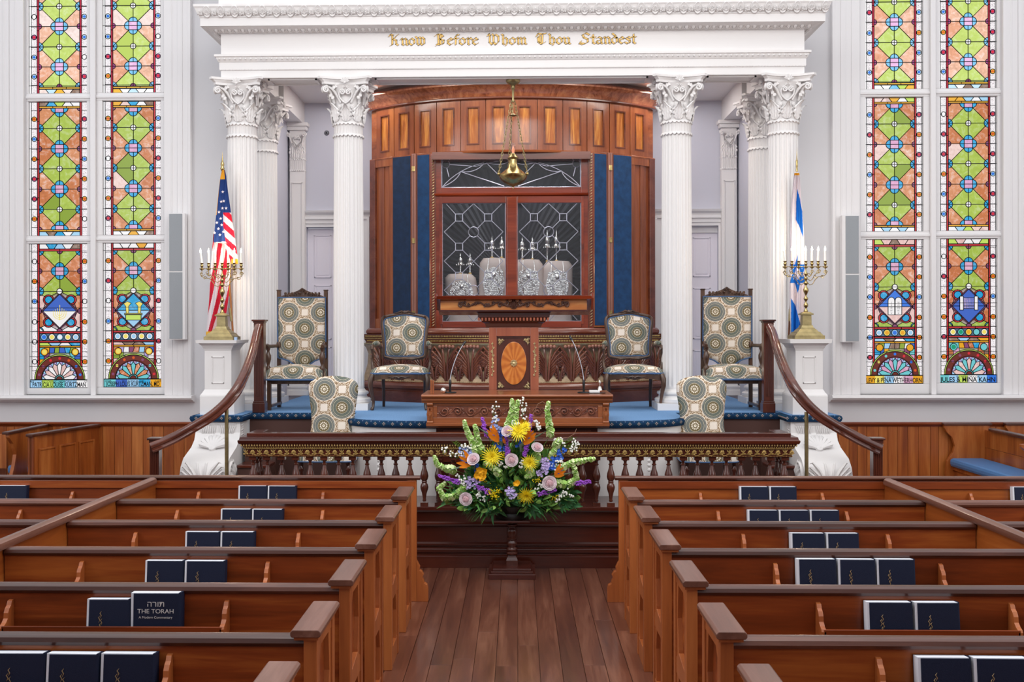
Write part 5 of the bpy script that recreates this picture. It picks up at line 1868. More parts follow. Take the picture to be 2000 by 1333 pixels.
def sunburst():
    m, b = newmat('sunburst_veneer')
    nt = E.nt
    tc = nt.nodes.new('ShaderNodeTexCoord'); sp = nt.nodes.new('ShaderNodeSeparateXYZ'); link(tc.outputs['Object'], sp.inputs[0])
    th = E.op('ARCTAN2', E(sp.outputs[0]), E(sp.outputs[2]) * 0.6)
    nz = noise(9, 4)
    e = (th * 13 + E(nz.outputs[0]) * 5).sin() * 0.13 + 0.5 + (E(nz.outputs[0]) - 0.5) * 0.5
    link(ramp(e.k, [(.2, '#9c4a17'), (.5, '#c4702a'), (.85, '#dd9344')]), b.inputs['Base Color'])
    b.inputs['Roughness'].default_value = .25; b.inputs['Coat Weight'].default_value = .5
    return m


oc = Vector((q(1003.5), YL0 + .006, zz(710)))
ov = [(31 * 0.80 * YL0 / FPX * cos(t), 42 * YL0 / FPX * sin(t)) for t in [2 * PI * i / 40 for i in range(40)]]
me = MB().prism(ov, 'y', .006, -.006).mesh('oval_panel', sunburst())
oo = obj('oval_panel', me, lec, loc=oc - woff(lec), bev=.003)
rs = MB().lathe([(0, -.02), (.012, -.018), (.016, -.012), (.03, -.014), (.036, 0)], (oc.x, oc.y - .006, oc.z), 20, axis='y', rmod=lambda a, z: 1 + .08 * cos(8 * a))
for k in range(6): rs.lathe([(0, -.024), (.009, -.018), (.011, -.01)], (oc.x + .023 * cos(k * PI / 3), oc.y - .004, oc.z + .023 * sin(k * PI / 3)), 8, axis='y')
rs.build('gilt_rosette', MT['giltpale'], lec, smooth=50)
for sx in (-1, 1):
    for sz in (-1, 1):
        g = MB()
        bx, bz = q(1003.5 + sx * 28), zz(710 - sz * 46)
        for (dx, dz, r) in ((0, 0, .018), (.03, .0, .012), (0, .032, .012), (.014, .016, .014)):
            g.tube([(x, y, z) for x, y, z in spiral(bx - sx * dx, bz - sz * dz, r, 1.1, 0, sx * sz, YL0 - .0, 10)], .0055, 5)
        g.tube([(bx, YL0 - .002, bz), (bx - sx * .05, YL0 - .002, bz - sz * .006)], [.007, .002], 5)
        g.tube([(bx, YL0 - .002, bz), (bx - sx * .004, YL0 - .002, bz - sz * .055)], [.007, .002], 5)
        g.build('gilt_corner_mount', MT['giltpale'], lec, smooth=50)
    g = MB()
    xm = q(1003.5 + sx * 41)
    for k in range(9):
        v_ = 672 + k * 7.6
        g.tube(spiral(xm + (k % 2 - .5) * .008, zz(v_), .014 if 1 < k < 7 else .009, 1.0, k, (-1) ** k, YL0 - .014, 9), .005, 5)
    g.tube([(xm, YL0 - .014, zz(668)), (xm, YL0 - .02, zz(700)), (xm, YL0 - .014, zz(736))], [.002, .006, .002], 5)
    g.build('gilt_side_mount', MT['giltpale'], lec, smooth=50)
    b = MB()
    xe = X0 - .004 if sx < 0 else X1 + .004
    for k in range(16): b.lathe([(0, -.008), (.007, 0), (0, .008)], (xe, YL0 + .05, zz(675 + k * 4)), 6)
    b.build('bead_edge', MT['giltpale'], lec, kind='stuff')
# flaring capital with dentils
cap = MB()
lv = [(640, 950, 1056, .0), (632, 947, 1060, -.02), (630, 942, 1064, -.04), (622, 938, 1069, -.05), (620, 934, 1073, -.06), (612, 934, 1074, -.06), (608, 930, 1078, -.09)]
for (v0, a, b_, dy), (v1, a1, b1, dy1) in zip(lv[:-1], lv[1:]):
    n0 = len(cap.v)
    cap.add([(q(a), YL0 + dy, zz(v0)), (q(b_), YL0 + dy, zz(v0)), (q(b_), YL0 + .45 - dy, zz(v0)), (q(a), YL0 + .45 - dy, zz(v0)),
             (q(a1), YL0 + dy1, zz(v1)), (q(b1), YL0 + dy1, zz(v1)), (q(b1), YL0 + .45 - dy1, zz(v1)), (q(a1), YL0 + .45 - dy1, zz(v1))],
            [(0, 1, 5, 4), (1, 2, 6, 5), (2, 3, 7, 6), (3, 0, 4, 7), (0, 3, 2, 1), (4, 5, 6, 7)])
capo = cap.build('flared_neck', MT['mahog'], lec)
dn = MB()
for k in range(21):
    x = q(936 + 6.7 * k); dn.box(x - .009, x + .009, YL0 - .085, YL0 - .05, zz(627), zz(621))
dn.build('dentils', MT['deskpost'], capo, kind='stuff')
# desk box and slanted top
bx0, bx1 = q(862), q(1145)
MB().box(bx0, bx1, YL0 - .12, YL0 + .5, zz(607), zz(583)).build('desk_box', MT['deskbox'], lec, bev=.003)
MB().box(bx0 - .004, bx1 + .004, YL0 - .125, YL0 + .5, zz(609), zz(606)).build('box_bead', MT['mahog'], lec)
sw = MB()
yc = YL0 - .128
for sg in (-1, 1):
    for k, (du, r, fl) in enumerate(((14, .026, 1), (26, .022, -1), (40, .017, 1), (52, .013, -1), (74, .014, 1), (86, .013, -1), (96, .02, 1), (102, .026, -1))):
        xx = q(1003.5 + sg * du)
        sw.tube(spiral(xx, zz(595) + (.006 * fl), r, 1.25, PI / 2, sg * fl, yc, 16), [.0085] * 8 + [.006] * 9, 6)
    sw.tube([(q(1003.5 + sg * u), yc - .004, zz(595 + 4 * sin(u * .16))) for u in range(6, 108, 4)], .0075, 6)
    for u in range(16, 104, 10):
        lf = acanthus(.04, .024, .008, 3, 4, 6); lf.xf(Matrix.Translation((q(1003.5 + sg * u), yc, zz(594))) @ Matrix.Rotation(sg * (1.1 + u % 3), 4, 'Y')); sw.merge(lf)
c_ = acanthus(.1, .07, .01, 4); c_.xf(Matrix.Translation((q(1003.5), yc, zz(604)))); sw.merge(c_)
sw.build('carved_swag', MT['swag'], lec, smooth=60)
tp = MB()
ty0, ty1, tz0, tz1 = YL0 - .18, YL0 + .5, zz(580) + .0, zz(580) - .16
tp.prism([(ty0, tz0 - .028), (ty0 - .01, tz0 + .004), (ty0 + .04, tz0 + .006), (ty1, tz1 + .02), (ty1, tz1 - .02)], 'x', q(852), q(1157))
tp.build('slanted_top', MT['redwood'], lec, bev=.003)
MB().box(q(872), q(1137), YL0 - .15, YL0 + .4, zz(583), zz(578)).build('apron', MT['mahog'], lec)
for sg, e in ((-1, 852), (1, 1157)):
    bk = MB()
    x = q(e); x0, x1 = sorted((x, x - sg * .02))
    bk.prism([(ty0 - .01, tz0 + .03), (ty0 - .01, tz0 - .02), (ty0 + .08, zz(606)), (ty1, zz(606)), (ty1, tz0 - .1)], 'x', x0, x1)
    bk.build('side_bracket', MT['redwood'], lec, bev=.002)

# ------------------------------------------------------------------ broad front desk
YD = 10.12
dk = lambda px: W(px, 800, YD).x
dz = lambda v: W(1003, v, YD).z
DB = 10.76
des = empty('front_desk', (dk(1009.5), 10.45, ZL - .02), label='broad carved mahogany desk behind the flowers, with scrolling vine frieze', cat='desk')
MB().box(dk(851), dk(1168), YD + .06, DB - .02, ZL - .02, dz(830)).build('base_cabinet', MT['mahog'], des)
mo = MB()
mo.box(dk(865), dk(1155), YD + .045, YD + .06, dz(851), dz(842)); mo.box(dk(865), dk(1155), YD + .05, YD + .06, dz(905), dz(856))
mo.build('base_panel', MT['mahog'], des, bev=.004)
MB().box(dk(838), dk(1186), YD + .012, DB - .01, dz(826), dz(787)).build('desk_body', MT['desk'], des)
# frame rails round the carved frieze
ff = MB()
ff.box(dk(846), dk(1177), YD - .005, YD + .02, dz(793), dz(787)); ff.box(dk(846), dk(1177), YD - .005, YD + .02, dz(826), dz(816))
ff.box(dk(846), dk(854), YD - .005, YD + .02, dz(816), dz(793)); ff.box(dk(1168), dk(1177), YD - .005, YD + .02, dz(816), dz(793))
ff.build('frieze_frame', MT['desk'], des, bev=.003)
MB().box(dk(854), dk(1168), YD + .004, YD + .014, dz(816), dz(793)).build('frieze_ground', MT['carve'], des)
vn = MB()
n_s = 12
for k in range(n_s):
    xc = dk(868 + k * (286.0 / (n_s - 1)))
    vn.tube(spiral(xc, dz(804.5), .045, 1.5, PI, (-1) ** k, YD - .0, 18), [.007] * 10 + [.0085] * 9, 6)
    for j in range(5):
        a = j * 1.26 + k
        lf = acanthus(.035, .022, .006, 3, 4, 5); lf.xf(Matrix.Translation((xc + .045 * cos(a), YD + .002, dz(804.5) + .04 * sin(a))) @ Matrix.Rotation(a + 1, 4, 'Y')); vn.merge(lf)
vn.tube([(dk(856 + u), YD + .002, dz(804.5 + 8 * sin(u * PI / 26.0))) for u in range(0, 312, 4)], .006, 6)
vn.build('carved_vine', MT['carve'], des, smooth=60)
for sx, (a, b_) in ((-1, (834, 846)), (1, (1177, 1189))):
    c = MB().box(dk(a), dk(b_), YD - .012, DB - .05, dz(828), dz(787))
    co = c.build('corner_console', MT['desk'], des, bev=.006)
    lf = MB()
    for k in range(4):
        l = acanthus(.13 - .02 * k, .05, .012, 4, 6, 8); l.xf(Matrix.Translation((dk(.5 * (a + b_)), YD - .014 - .004 * k, dz(822 - 3 * k)))); lf.merge(l)
    for zz_, rr in ((dz(790), .018), (dz(825), .012)): lf.lathe([(0, -.028), (rr, -.028), (rr, .028), (0, .028)], (dk(.5 * (a + b_)), YD - .016, zz_), 12, axis='x')
    lf.build('carved_leaf', MT['desk'], co, smooth=60)
MB().prism([(YD - .03, dz(787)), (YD - .035, dz(784)), (YD - .05, dz(782)), (YD - .05, dz(778)), (YD - .075, dz(775.5)), (YD - .08, dz(773)), (YD - .07, dz(770.5)), (DB, dz(770.5)), (DB, dz(787))], 'x', dk(824), dk(1196)).build('desk_top', MT['desk'], des, bev=.002)
MB().prism([(YD - .005, dz(836)), (YD - .03, dz(832)), (YD - .03, dz(828)), (YD - .015, dz(826)), (DB, dz(826)), (DB, dz(836))], 'x', dk(833), dk(1190)).build('base_moulding', MT['desk'], des)
ZDT = dz(770.5)
# microphones
for (p0, p1, lb) in (((879, 770), (904, 675), 'gooseneck microphone on the front desk, left of the lectern body'), ((1140, 770), (1117, 665), 'gooseneck microphone on the front desk, right of the lectern body')):
    b0 = Vector((W(p0[0], 700, 10.3).x, 10.3, ZDT)); t_ = W(p1[0], p1[1], 10.45)
    m = empty('gooseneck_microphone', tuple(b0), label=lb, cat='microphone', group='microphones on the front desk')
    MB().lathe([(0, 0), (.06, 0), (.062, .006), (.055, .012), (.0, .014)], tuple(b0), 20).build('base', MT['black'], m, smooth=40)
    MB().lathe([(.011, .012), (.011, .07), (.013, .075), (.013, .12), (.006, .13)], tuple(b0), 10).build('socket', MT['black'], m, smooth=40)
    sg = 1 if t_.x > b0.x else -1
    pts = []
    for k in range(13):
        u = k / 12
        pts.append((b0.x + (t_.x - b0.x) * u ** 1.5, b0.y + .14 * u, b0.z + .12 + (t_.z - b0.z - .12) * (1 - (1 - u) ** 1.12)))
    MB().tube(pts, .0045, 8).build('gooseneck', MT['chrome'], m, smooth=60)
    e = Vector(pts[-1]); d = (Vector(pts[-1]) - Vector(pts[-2])).normalized()
    MB().tube([e, e + d * .012, e + d * .05], [.009, .012, .010], 10).build('capsule', MT['black'], m, smooth=60)
b0 = Vector((W(866, 765, 10.25).x, 10.25, ZDT))
hm = empty('handheld_microphone', tuple(b0), label='handheld microphone with round grey grille lying on the desk', cat='microphone')
MB().lathe([(0, -.028), (.015, -.024), (.026, -.01), (.028, 0), (.026, .012), (.018, .024), (.014, .03)], (b0.x, b0.y - .0, b0.z + .029), 18, axis='y').build('grille', MT['silver'], hm, smooth=60)
MB().tube([(b0.x, b0.y + .025, b0.z + .028), (b0.x + .01, b0.y + .2, b0.z + .014)], [.018, .012], 12).build('handle', MT['black'], hm, smooth=60)
pst = MB()
pb = Vector((W(844, 765, 10.15).x, 10.15, ZDT))
pst.box(pb.x - .018, pb.x + .0, pb.y, pb.y + .035, ZDT, ZDT + .135); pst.box(pb.x + .002, pb.x + .018, pb.y, pb.y + .035, ZDT, ZDT + .13)
po = pst.build('wooden_block', MT['desk'], None, 'small upright split wooden block at the left end of the desk', bev=.003, cat='block'); po['kind'] = 'thing'
tb = Vector((W(1165, 768, 10.28).x, 10.28, ZDT))
tray = empty('white_tray', tuple(tb), label='low white tray at the right end of the desk', cat='tray')
MB().lathe([(0, 0), (.085, 0), (.09, .004), (0, .006)], tuple(tb), 20).build('mat', MT['black'], tray)
MB().box(tb.x - .07, tb.x + .03, tb.y - .04, tb.y + .05, ZDT + .006, ZDT + .028).build('tray_body', MT['paint'], tray, bev=.004)
bl = empty('small_silver_bell', (tb.x + .03, tb.y - .01, ZDT + .028), label='small silver bell standing on the white tray', cat='bell')
MB().lathe([(.026, 0), (.02, .02), (.014, .035), (.006, .04)], (tb.x + .03, tb.y - .01, ZDT + .028), 12).build('bell_cup', MT['silver'], bl, smooth=50)
MB().lathe([(.004, .04), (.004, .055), (.012, .07), (.008, .09), (0, .1)], (tb.x + .03, tb.y - .01, ZDT + .028), 10).build('bell_handle', MT['silver'], bl, smooth=50)
# ------------------------------------------------------------------ balustrade on its panelled parapet
BHX, BY = 2.44, 9.62
bpath = [(-BHX, 11.3), (-BHX, BY), (BHX, BY), (BHX, 11.3)]
bpath2 = [(-BHX, 9.98), (-BHX, BY), (BHX, BY), (BHX, 9.98)]
par = empty('parapet', (0, BY, 0), label='panelled dark mahogany parapet below the balustrade', kind='structure')
MB().sweep([(-.16, 0), (.045, 0), (.045, .10), (.03, .112), (.03, .125), (.045, .14), (.048, .165), (.03, .18), (.03, .19), (.045, .2), (.045, .215), (.01, .225), (-.16, .225)], bpath).build('base_moulding', MT['mahog'], par)
MB().sweep([(-.16, .225), (0, .225), (0, .36), (-.16, .36)], bpath).build('lower_panel', MT['mahog'], par)
MB().sweep([(-.16, .36), (.01, .36), (.03, .375), (.034, .39), (.012, .405), (-.16, .405)], bpath).build('middle_moulding', MT['mahog'], par, smooth=40)
MB().sweep([(-.16, .405), (0, .405), (0, .49), (-.16, .49)], bpath).build('upper_panel', MT['mahog'], par)
MB().sweep([(-.16, .49), (.02, .49), (.04, .50), (.055, .515), (.055, .538), (.045, .545), (-.16, .545)], bpath).build('ledge', MT['mahog'], par)

bal = empty('balustrade', (0, BY, .545), label='mahogany balustrade with gilt anthemion frieze and turned balusters', cat='balustrade')
MB().sweep([(-.13, 1.105), (.052, 1.105), (.06, 1.118), (.062, 1.135), (.05, 1.145), (.045, 1.165), (.02, 1.168), (-.13, 1.168)], bpath2).build('handrail', MT['mahog'], bal, smooth=35)
MB().sweep([(-.12, 1.168), (-.005, 1.168), (-.005, 1.196), (-.12, 1.196)], bpath2).build('top_board', MT['mahog'], bal, bev=.003)
MB().sweep([(-.12, 1.06), (.012, 1.06), (.015, 1.07), (.035, 1.095), (.04, 1.105), (-.12, 1.105)], bpath2).build('cove', MT['mahog'], bal)
MB().sweep([(-.11, .985), (0, .985), (.004, .99), (.004, .996), (0, 1.0), (0, 1.06), (-.11, 1.06)], bpath2).build('frieze', MT['mahog'], bal)
gr = MB()


def balong(sp, d, fn):
    n = int(2 * (BHX + d) / sp)
    for k in range(n + 1): fn(-(BHX + d) + k * 2 * (BHX + d) / n, BY - d, 0, k)
    m = int(.36 / sp)
    for k in range(1, m): fn(-BHX - d, BY + k * sp, -PI / 2, k); fn(BHX + d, BY + k * sp, PI / 2, k)


balong(.016, .02, lambda x, y, r, k: gr.lathe([(0, -.009), (.0058, 0), (0, .009)], (x, y, 1.072), 5))
balong(.024, .034, lambda x, y, r, k: gr.lathe([(0, -.011), (.008, -.002), (.005, .01), (0, .012)], (x, y, 1.091), 5))
balong(.013, .004, lambda x, y, r, k: gr.lathe([(0, -.005), (.004, 0), (0, .005)], (x, y, .993), 4))
gr.build('gilt_leaf_rows', MT['gilt'], bal, kind='stuff')
gl = MB().sweep([(-.01, 1.058), (.016, 1.058), (.016, 1.064), (-.01, 1.064)], bpath2).build('gilt_line', MT['gilt'], bal)
f1 = shell_fan(.027, .05, 7, .006); f1.xf(Matrix.Diagonal((1, 1, .9, 1)))
f1m = f1.mesh('gilt_anthemion', MT['gilt'], smooth=60)
f2 = MB()
for sg in (-1, 1):
    f2.tube(spiral(sg * .012, .008, .010, 1.0, PI, -sg, -.003, 9), .003, 5)
    f2.tube([(0, -.004, .016), (sg * .012, -.007, .03), (sg * .02, -.004, .044)], [.003, .005, .002], 5)
f2.tube([(0, -.003, .0), (0, -.008, .02), (0, -.004, .046)], [.003, .006, .002], 5)
f2m = f2.mesh('gilt_palmette', MT['gilt'], smooth=60)


def pf_(x, y, r, k):
    o = obj('gilt_anthemion' if k % 2 else 'gilt_palmette', f1m if k % 2 else f2m, bal, loc=Vector((x, y, 1.006)) - woff(bal), rot=(0, 0, r))


balong(.0615, .001, pf_)
wv = MB()
wv.tube([(x * .01, BY - .003, 1.006 - .006 * cos(x * .01 * 2 * PI / .123)) for x in range(-243, 244)], .0024, 4)
wv.build('gilt_wave', MT['gilt'], bal)
bp = [(.030, 0), (.030, .028), (.014, .034), (.018, .045), (.014, .055), (.016, .075), (.022, .11), (.034, .145), (.037, .165), (.031, .19), (.021, .203), (.025, .208), (.025, .216), (.021, .22), (.031, .235), (.037, .262), (.033, .29), (.020, .33), (.0145, .362), (.021, .366), (.021, .374), (.013, .378), (.013, .395), (.024, .41)]
bt = MB().box(-.033, .033, -.033, .033, 0, .028)
bt.lathe(bp[2:], seg=12)
bt.box(-.033, .033, -.033, .033, .41, .442)
btm = bt.mesh('baluster', MT['mahogz'], smooth=50)
n = 38
for k in range(n):
    obj('baluster', btm, bal, loc=Vector((-2.385 + 4.77 * k / (n - 1), BY + .045, .544)) - woff(bal))
for sg in (-1, 1):
    for k in range(1, 3): obj('baluster', btm, bal, loc=Vector((sg * (BHX - .055), BY + .045 + k * .13, .544)) - woff(bal))

# ------------------------------------------------------------------ pedestals with scrolled consoles
def pedestal(sg):
    ax, bx = (W(390, 700, 11.12).x, W(390, 700, 11.12).x + .36) if sg < 0 else (W(1617, 700, 11.12).x - .36, W(1617, 700, 11.12).x)
    c = .5 * (ax + bx); y0 = 11.12; yc = y0 + .21
    nm = 'left' if sg < 0 else 'right'
    p = empty('pedestal', (c, yc, ZP), label='square white panelled pedestal under the %s candelabrum' % nm, cat='pedestal', group='pedestals of the candelabra')
    ztop = W(430, 665, 11.05).z if sg < 0 else W(1570, 663, 11.05).z
    Z = lambda v: W(430 if sg < 0 else 1570, v, 11.1).z
    MB().box(ax, bx, y0, y0 + .44, ZP, Z(775)).build('plinth_block', MT['paint'], p, bev=.004)
    f = MB()
    hw = .18
    prof = [(0, Z(775)), (-.005, Z(772)), (-.02, Z(768)), (-.035, Z(763)), (-.04, Z(762))]
    q = [(hw + a, z) for a, z in prof]
    for (a0, z0), (a1, z1) in zip(prof[:-1], prof[1:]):
        n0 = [(c - hw - a0, y0 - a0, z0), (c + hw + a0, y0 - a0, z0), (c + hw + a0, y0 + .44 + a0, z0), (c - hw - a0, y0 + .44 + a0, z0)]
        n1 = [(c - hw - a1, y0 - a1, z1), (c + hw + a1, y0 - a1, z1), (c + hw + a1, y0 + .44 + a1, z1), (c - hw - a1, y0 + .44 + a1, z1)]
        f.add(n0 + n1, [(0, 1, 5, 4), (1, 2, 6, 5), (2, 3, 7, 6), (3, 0, 4, 7)])
    f.build('base_moulding', MT['paint'], p)
    sx = .04
    sh = MB().box(ax + sx, bx - sx, y0 + sx, y0 + .44 - sx, Z(765), Z(684))
    sho = sh.build('shaft', MT['paint'], p)
    m = MB()
    z0, z1 = Z(750), Z(697)
    x0, x1 = c - .065, c + .065
    for a, b_, e, d in ((x0, x0 + .012, z0, z1), (x1 - .012, x1, z0, z1), (x0, x1, z0, z0 + .012), (x0, x1, z1 - .012, z1)): m.box(a, b_, y0 + sx - .008, y0 + sx, e, d)
    m.build('panel_moulding', MT['paint'], sho, bev=.002)
    cp = MB()
    lv = [(Z(686), .04), (Z(681), .03), (Z(680), .025), (Z(675), .012), (Z(674), .005), (Z(671), -.01), (Z(671), -.03), (ztop, -.035)]
    for (z0, a0), (z1, a1) in zip(lv[:-1], lv[1:]):
        n0 = [(ax + a0, y0 + a0, z0), (bx - a0, y0 + a0, z0), (bx - a0, y0 + .44 - a0, z0), (ax + a0, y0 + .44 - a0, z0)]
        n1 = [(ax + a1, y0 + a1, z1), (bx - a1, y0 + a1, z1), (bx - a1, y0 + .44 - a1, z1), (ax + a1, y0 + .44 - a1, z1)]
        cp.add(n0 + n1, [(0, 1, 5, 4), (1, 2, 6, 5), (2, 3, 7, 6), (3, 0, 4, 7), (0, 3, 2, 1), (4, 5, 6, 7)])
    cp.build('cap', MT['paint'], p)
    # console underneath the carpet
    kx0, kx1 = (-3.335, -2.87) if sg < 0 else (2.80, 3.265)
    k = empty('console', (.5 * (kx0 + kx1), 11.2, 0), label='large white scrolled console with acanthus carving under the %s pedestal' % nm, cat='console', group='scrolled consoles')
    pr = [(12.8, 0), (10.62, 0), (10.56, .25), (10.52, .5), (10.53, .66), (10.58, .77), (10.67, .845), (10.80, .885), (10.93, .925), (11.03, .985), (11.075, 1.06), (11.08, 1.17), (12.8, 1.17)]
    # smooth the profile
    body = MB().prism([(y, z) for y, z in pr], 'x', kx0, kx1).build('body', MT['paint'], k, smooth=28)
    kc = .5 * (kx0 + kx1)
    # raised border band and leaf relief on the front
    lf = frond(.42, .36, 6)
    lf.xf(Matrix.Translation((kc, 10.545, .36)) @ Matrix.Rotation(PI, 4, 'X'))
    lf = frond(.50, .42, 8); lf.xf(Matrix.Translation((kc, 10.555, .33)))
    for s_ in (-1, 1):
        for j in range(7): lf.tube([(kc + s_ * .02, 10.54, .34 + .03 * j), (kc + s_ * (.09 + .01 * j), 10.535, .40 + .05 * j), (kc + s_ * .185, 10.55, .42 + .055 * j)], [.006, .016, .004], 5)
    lf.build('acanthus_leaf', MT['paint'], k, smooth=60)
    fanm = shell_fan(.17, .2, 9, .03)
    fanm.xf(Matrix.Translation((kc, 10.86, .90)) @ Matrix.Rotation(-.9, 4, 'X')); fanm.build('shell_carving', MT['paint'], k, smooth=60)
    tp = MB()
    for j in range(8):
        for s_ in (-1, 1):
            tp.tube([(kc + s_ * (.03 + .018 * j), 11.07, 1.04), (kc + s_ * (.035 + .018 * j), 11.062, 1.08), (kc + s_ * (.02 + .024 * j), 11.07, 1.135)], [.004, .008, .003], 5)
    tp.box(kc - .19, kc + .19, 11.068, 11.08, 1.02, 1.03); tp.box(kc - .19, kc + .19, 11.068, 11.08, 1.145, 1.155)
    tp.build('pierced_leaf_band', MT['paint'], k, smooth=60)
    xi = kx1 if sg < 0 else kx0
    si = MB()
    for j in range(7):
        a = -.9 + j * .42
        si.tube([(xi - sg * .004, 10.80, .62), (xi - sg * .022, 10.80 - .1 * cos(a), .62 + .1 * sin(a)), (xi - sg * .006, 10.80 - .2 * cos(a * .9), .62 + .2 * sin(a))], [.012, .022, .006], 6)
    si.tube([(xi - sg * .01, 10.72 + y * 0 + .14 * (1 - i / 24) * cos(i * .45), .68 + .14 * (1 - i / 24) * sin(i * .45)) for i in range(22)], .012, 6)
    si.build('side_scroll', MT['paint'], k, smooth=60)
    sl = MB()
    for j in range(5): sl.tube([(xi - sg * .002, 11.12 + .03 * (j % 2), 1.03 + .025 * j), (xi - sg * .012, 11.15, 1.045 + .025 * j), (xi - sg * .002, 11.2, 1.03 + .028 * j)], .006, 5)
    sl.build('side_leaf', MT['paint'], k, smooth=60)
    return c, yc, ztop


PED = {-1: pedestal(-1), 1: pedestal(1)}

# ------------------------------------------------------------------ candelabra
def make_menorah():
    s = 0.00533
    r = empty('candelabrum', (0, 0, 0))
    b = MB()

    def sq(w0, z0, w1, z1, d=1.0):
        w0, w1 = w0 * s / 2, w1 * s / 2
        b.add([(-w0, -w0 * d, z0), (w0, -w0 * d, z0), (w0, w0 * d, z0), (-w0, w0 * d, z0), (-w1, -w1 * d, z1), (w1, -w1 * d, z1), (w1, w1 * d, z1), (-w1, w1 * d, z1)],
              [(0, 1, 5, 4), (1, 2, 6, 5), (2, 3, 7, 6), (3, 0, 4, 7), (0, 3, 2, 1), (4, 5, 6, 7)])
    z = lambda v: (664 - v) * s
    for a in ((58, 664, 58, 657), (54, 657, 46, 652), (46, 652, 44, 650), (40, 650, 30, 644), (28, 644, 27, 642), (24, 642, 21, 637), (18, 637, 17, 617), (24, 617, 24, 614), (21, 614, 14, 611)):
        sq(a[0], z(a[1]), a[2], z(a[3]))
    b.build('stepped_base', MT['brassdull'], r, bev=.002)
    pr = []
    for v, w in ((611, 4), (609, 4.5), (606, 2.5), (603, 2), (600, 4.2), (596, 4.4), (593, 2), (590, 1.6), (587, 4), (584, 4.4), (581, 2), (578, 1.6), (574, 3.4), (570, 5.2), (566, 5), (562, 2.4), (559, 1.6), (556, 4), (553, 4.2), (550, 1.6), (546, 3.6), (544, 3.6), (541, 1.4), (537, 3.4), (535, 3.2), (531, 1.2), (527, 1.2)): pr.append((w * s, z(v)))
    MB().lathe([(0, pr[0][1])] + pr + [(0, pr[-1][1])], seg=14).build('stem', MT['brass'], r, smooth=50)
    cups = (-40.5, -27, -14, 0, 12, 24, 38)
    arms = MB()
    ym = 0
    for i, c in enumerate(cups):
        sg = -1 if c < 0 else 1
        if abs(c) > 30: pts = [(3, 553), (8, 558), (14, 556), (18, 549), (25, 542), (33, 541), (40, 538), (43, 533), (41, 530), (38, 532)]
        elif abs(c) > 20: pts = [(3, 546), (9, 550), (14, 546), (17, 539), (22, 535), (28, 534), (30, 530), (27, 527), (24, 530)]
        elif abs(c) > 5: pts = [(3, 538), (7, 542), (11, 539), (13, 533), (12, 530)]
        else: pts = None
        if pts: arms.tube([(sg * u * s * (abs(c) / (39.5 if abs(c) > 30 else 25 if abs(c) > 20 else 13)), 0, z(v)) for u, v in pts], .0042, 6)
        if c:
            for (cx_, cy_, rr, dd) in ((c, 533, 4.5, 1), (c - sg * 6, 541 if abs(c) > 20 else 537, 4, -1)):
                arms.tube(spiral(cx_ * s, z(cy_), rr * s, 1.1, 0, sg * dd, 0.006, 14), .0035, 5)
            arms.tube([(c * s, 0, z(536)), (c * s, 0, z(526))], .004, 6)
    arms.tube([(-41 * s, 0, z(522)), (38 * s, 0, z(522))], .003, 6)
    arms.build('scrolled_arms', MT['brass'], r, smooth=60)
    for i, c in enumerate(cups):
        k = MB().lathe([(0, z(527)), (.006, z(526)), (.026, z(523)), (.026, z(522)), (.008, z(520.5)), (.015, z(518)), (.017, z(516)), (.011, z(514)), (.018, z(512)), (.018, z(511)), (0, z(511))], (c * s, 0, 0), 12)
        ko = k.build('candle_cup', MT['brass'], r, smooth=50)
        lean = (-.012 if i == 0 else .0) + (i % 3 - 1) * .002
        top = z(491)
        cd = MB().tube([(c * s, 0, z(512)), (c * s + lean, 0, top)], [.0115, .009], 10)
        co = cd.build('candle', MT['candle'], r, smooth=60)
        fl = MB().lathe([(0, -.006), (.008, .004), (.0105, .014), (.006, .032), (0, .052)], (c * s + lean, 0, top), 10)
        fl.build('flame', MT['flamelight'], co, smooth=60)
    return r


men = make_menorah()
for i, sg in enumerate((-1, 1)):
    m = men if i == 0 else copy_tree(men)
    c, yc, zt = PED[sg]
    xx = W(434 if sg < 0 else 1574, 600, yc - .02).x
    m.location = (xx, yc - .02, zt)
    tag(m, 'brass seven-branched candelabrum with lit candles, in front of the %s flag' % ('stars and stripes' if sg < 0 else 'blue and white'), 'candelabrum', 'brass candelabra')
    l = bpy.data.lights.new('candle_light', 'POINT'); l.energy = 9; l.color = (1, .78, .55); l.shadow_soft_size = .06
    lo = bpy.data.objects.new('candle_light', l); COL.objects.link(lo); lo.location = (xx, yc - .02, zt + (664 - 484) * .00533 + .05)
vc = W(460, 660, 11.12)
vo = MB().lathe([(.014, 0), (.017, .004), (.018, .03), (.014, .032), (.013, .006), (0, .006)], (vc.x, 11.13, PED[-1][2]), 14).build('votive_cup', plain('blue_glass_cup', '#a9c4e4', .15), None, 'tiny pale blue glass cup beside the left candelabrum base', smooth=50, cat='cup')

# ------------------------------------------------------------------ flags
def point_in(poly, x, y):
    c = False
    for i in range(len(poly)):
        x1, y1 = poly[i]; x2, y2 = poly[i - 1]
        if (y1 > y) != (y2 > y) and x < (x2 - x1) * (y - y1) / (y2 - y1) + x1: c = not c
    return c


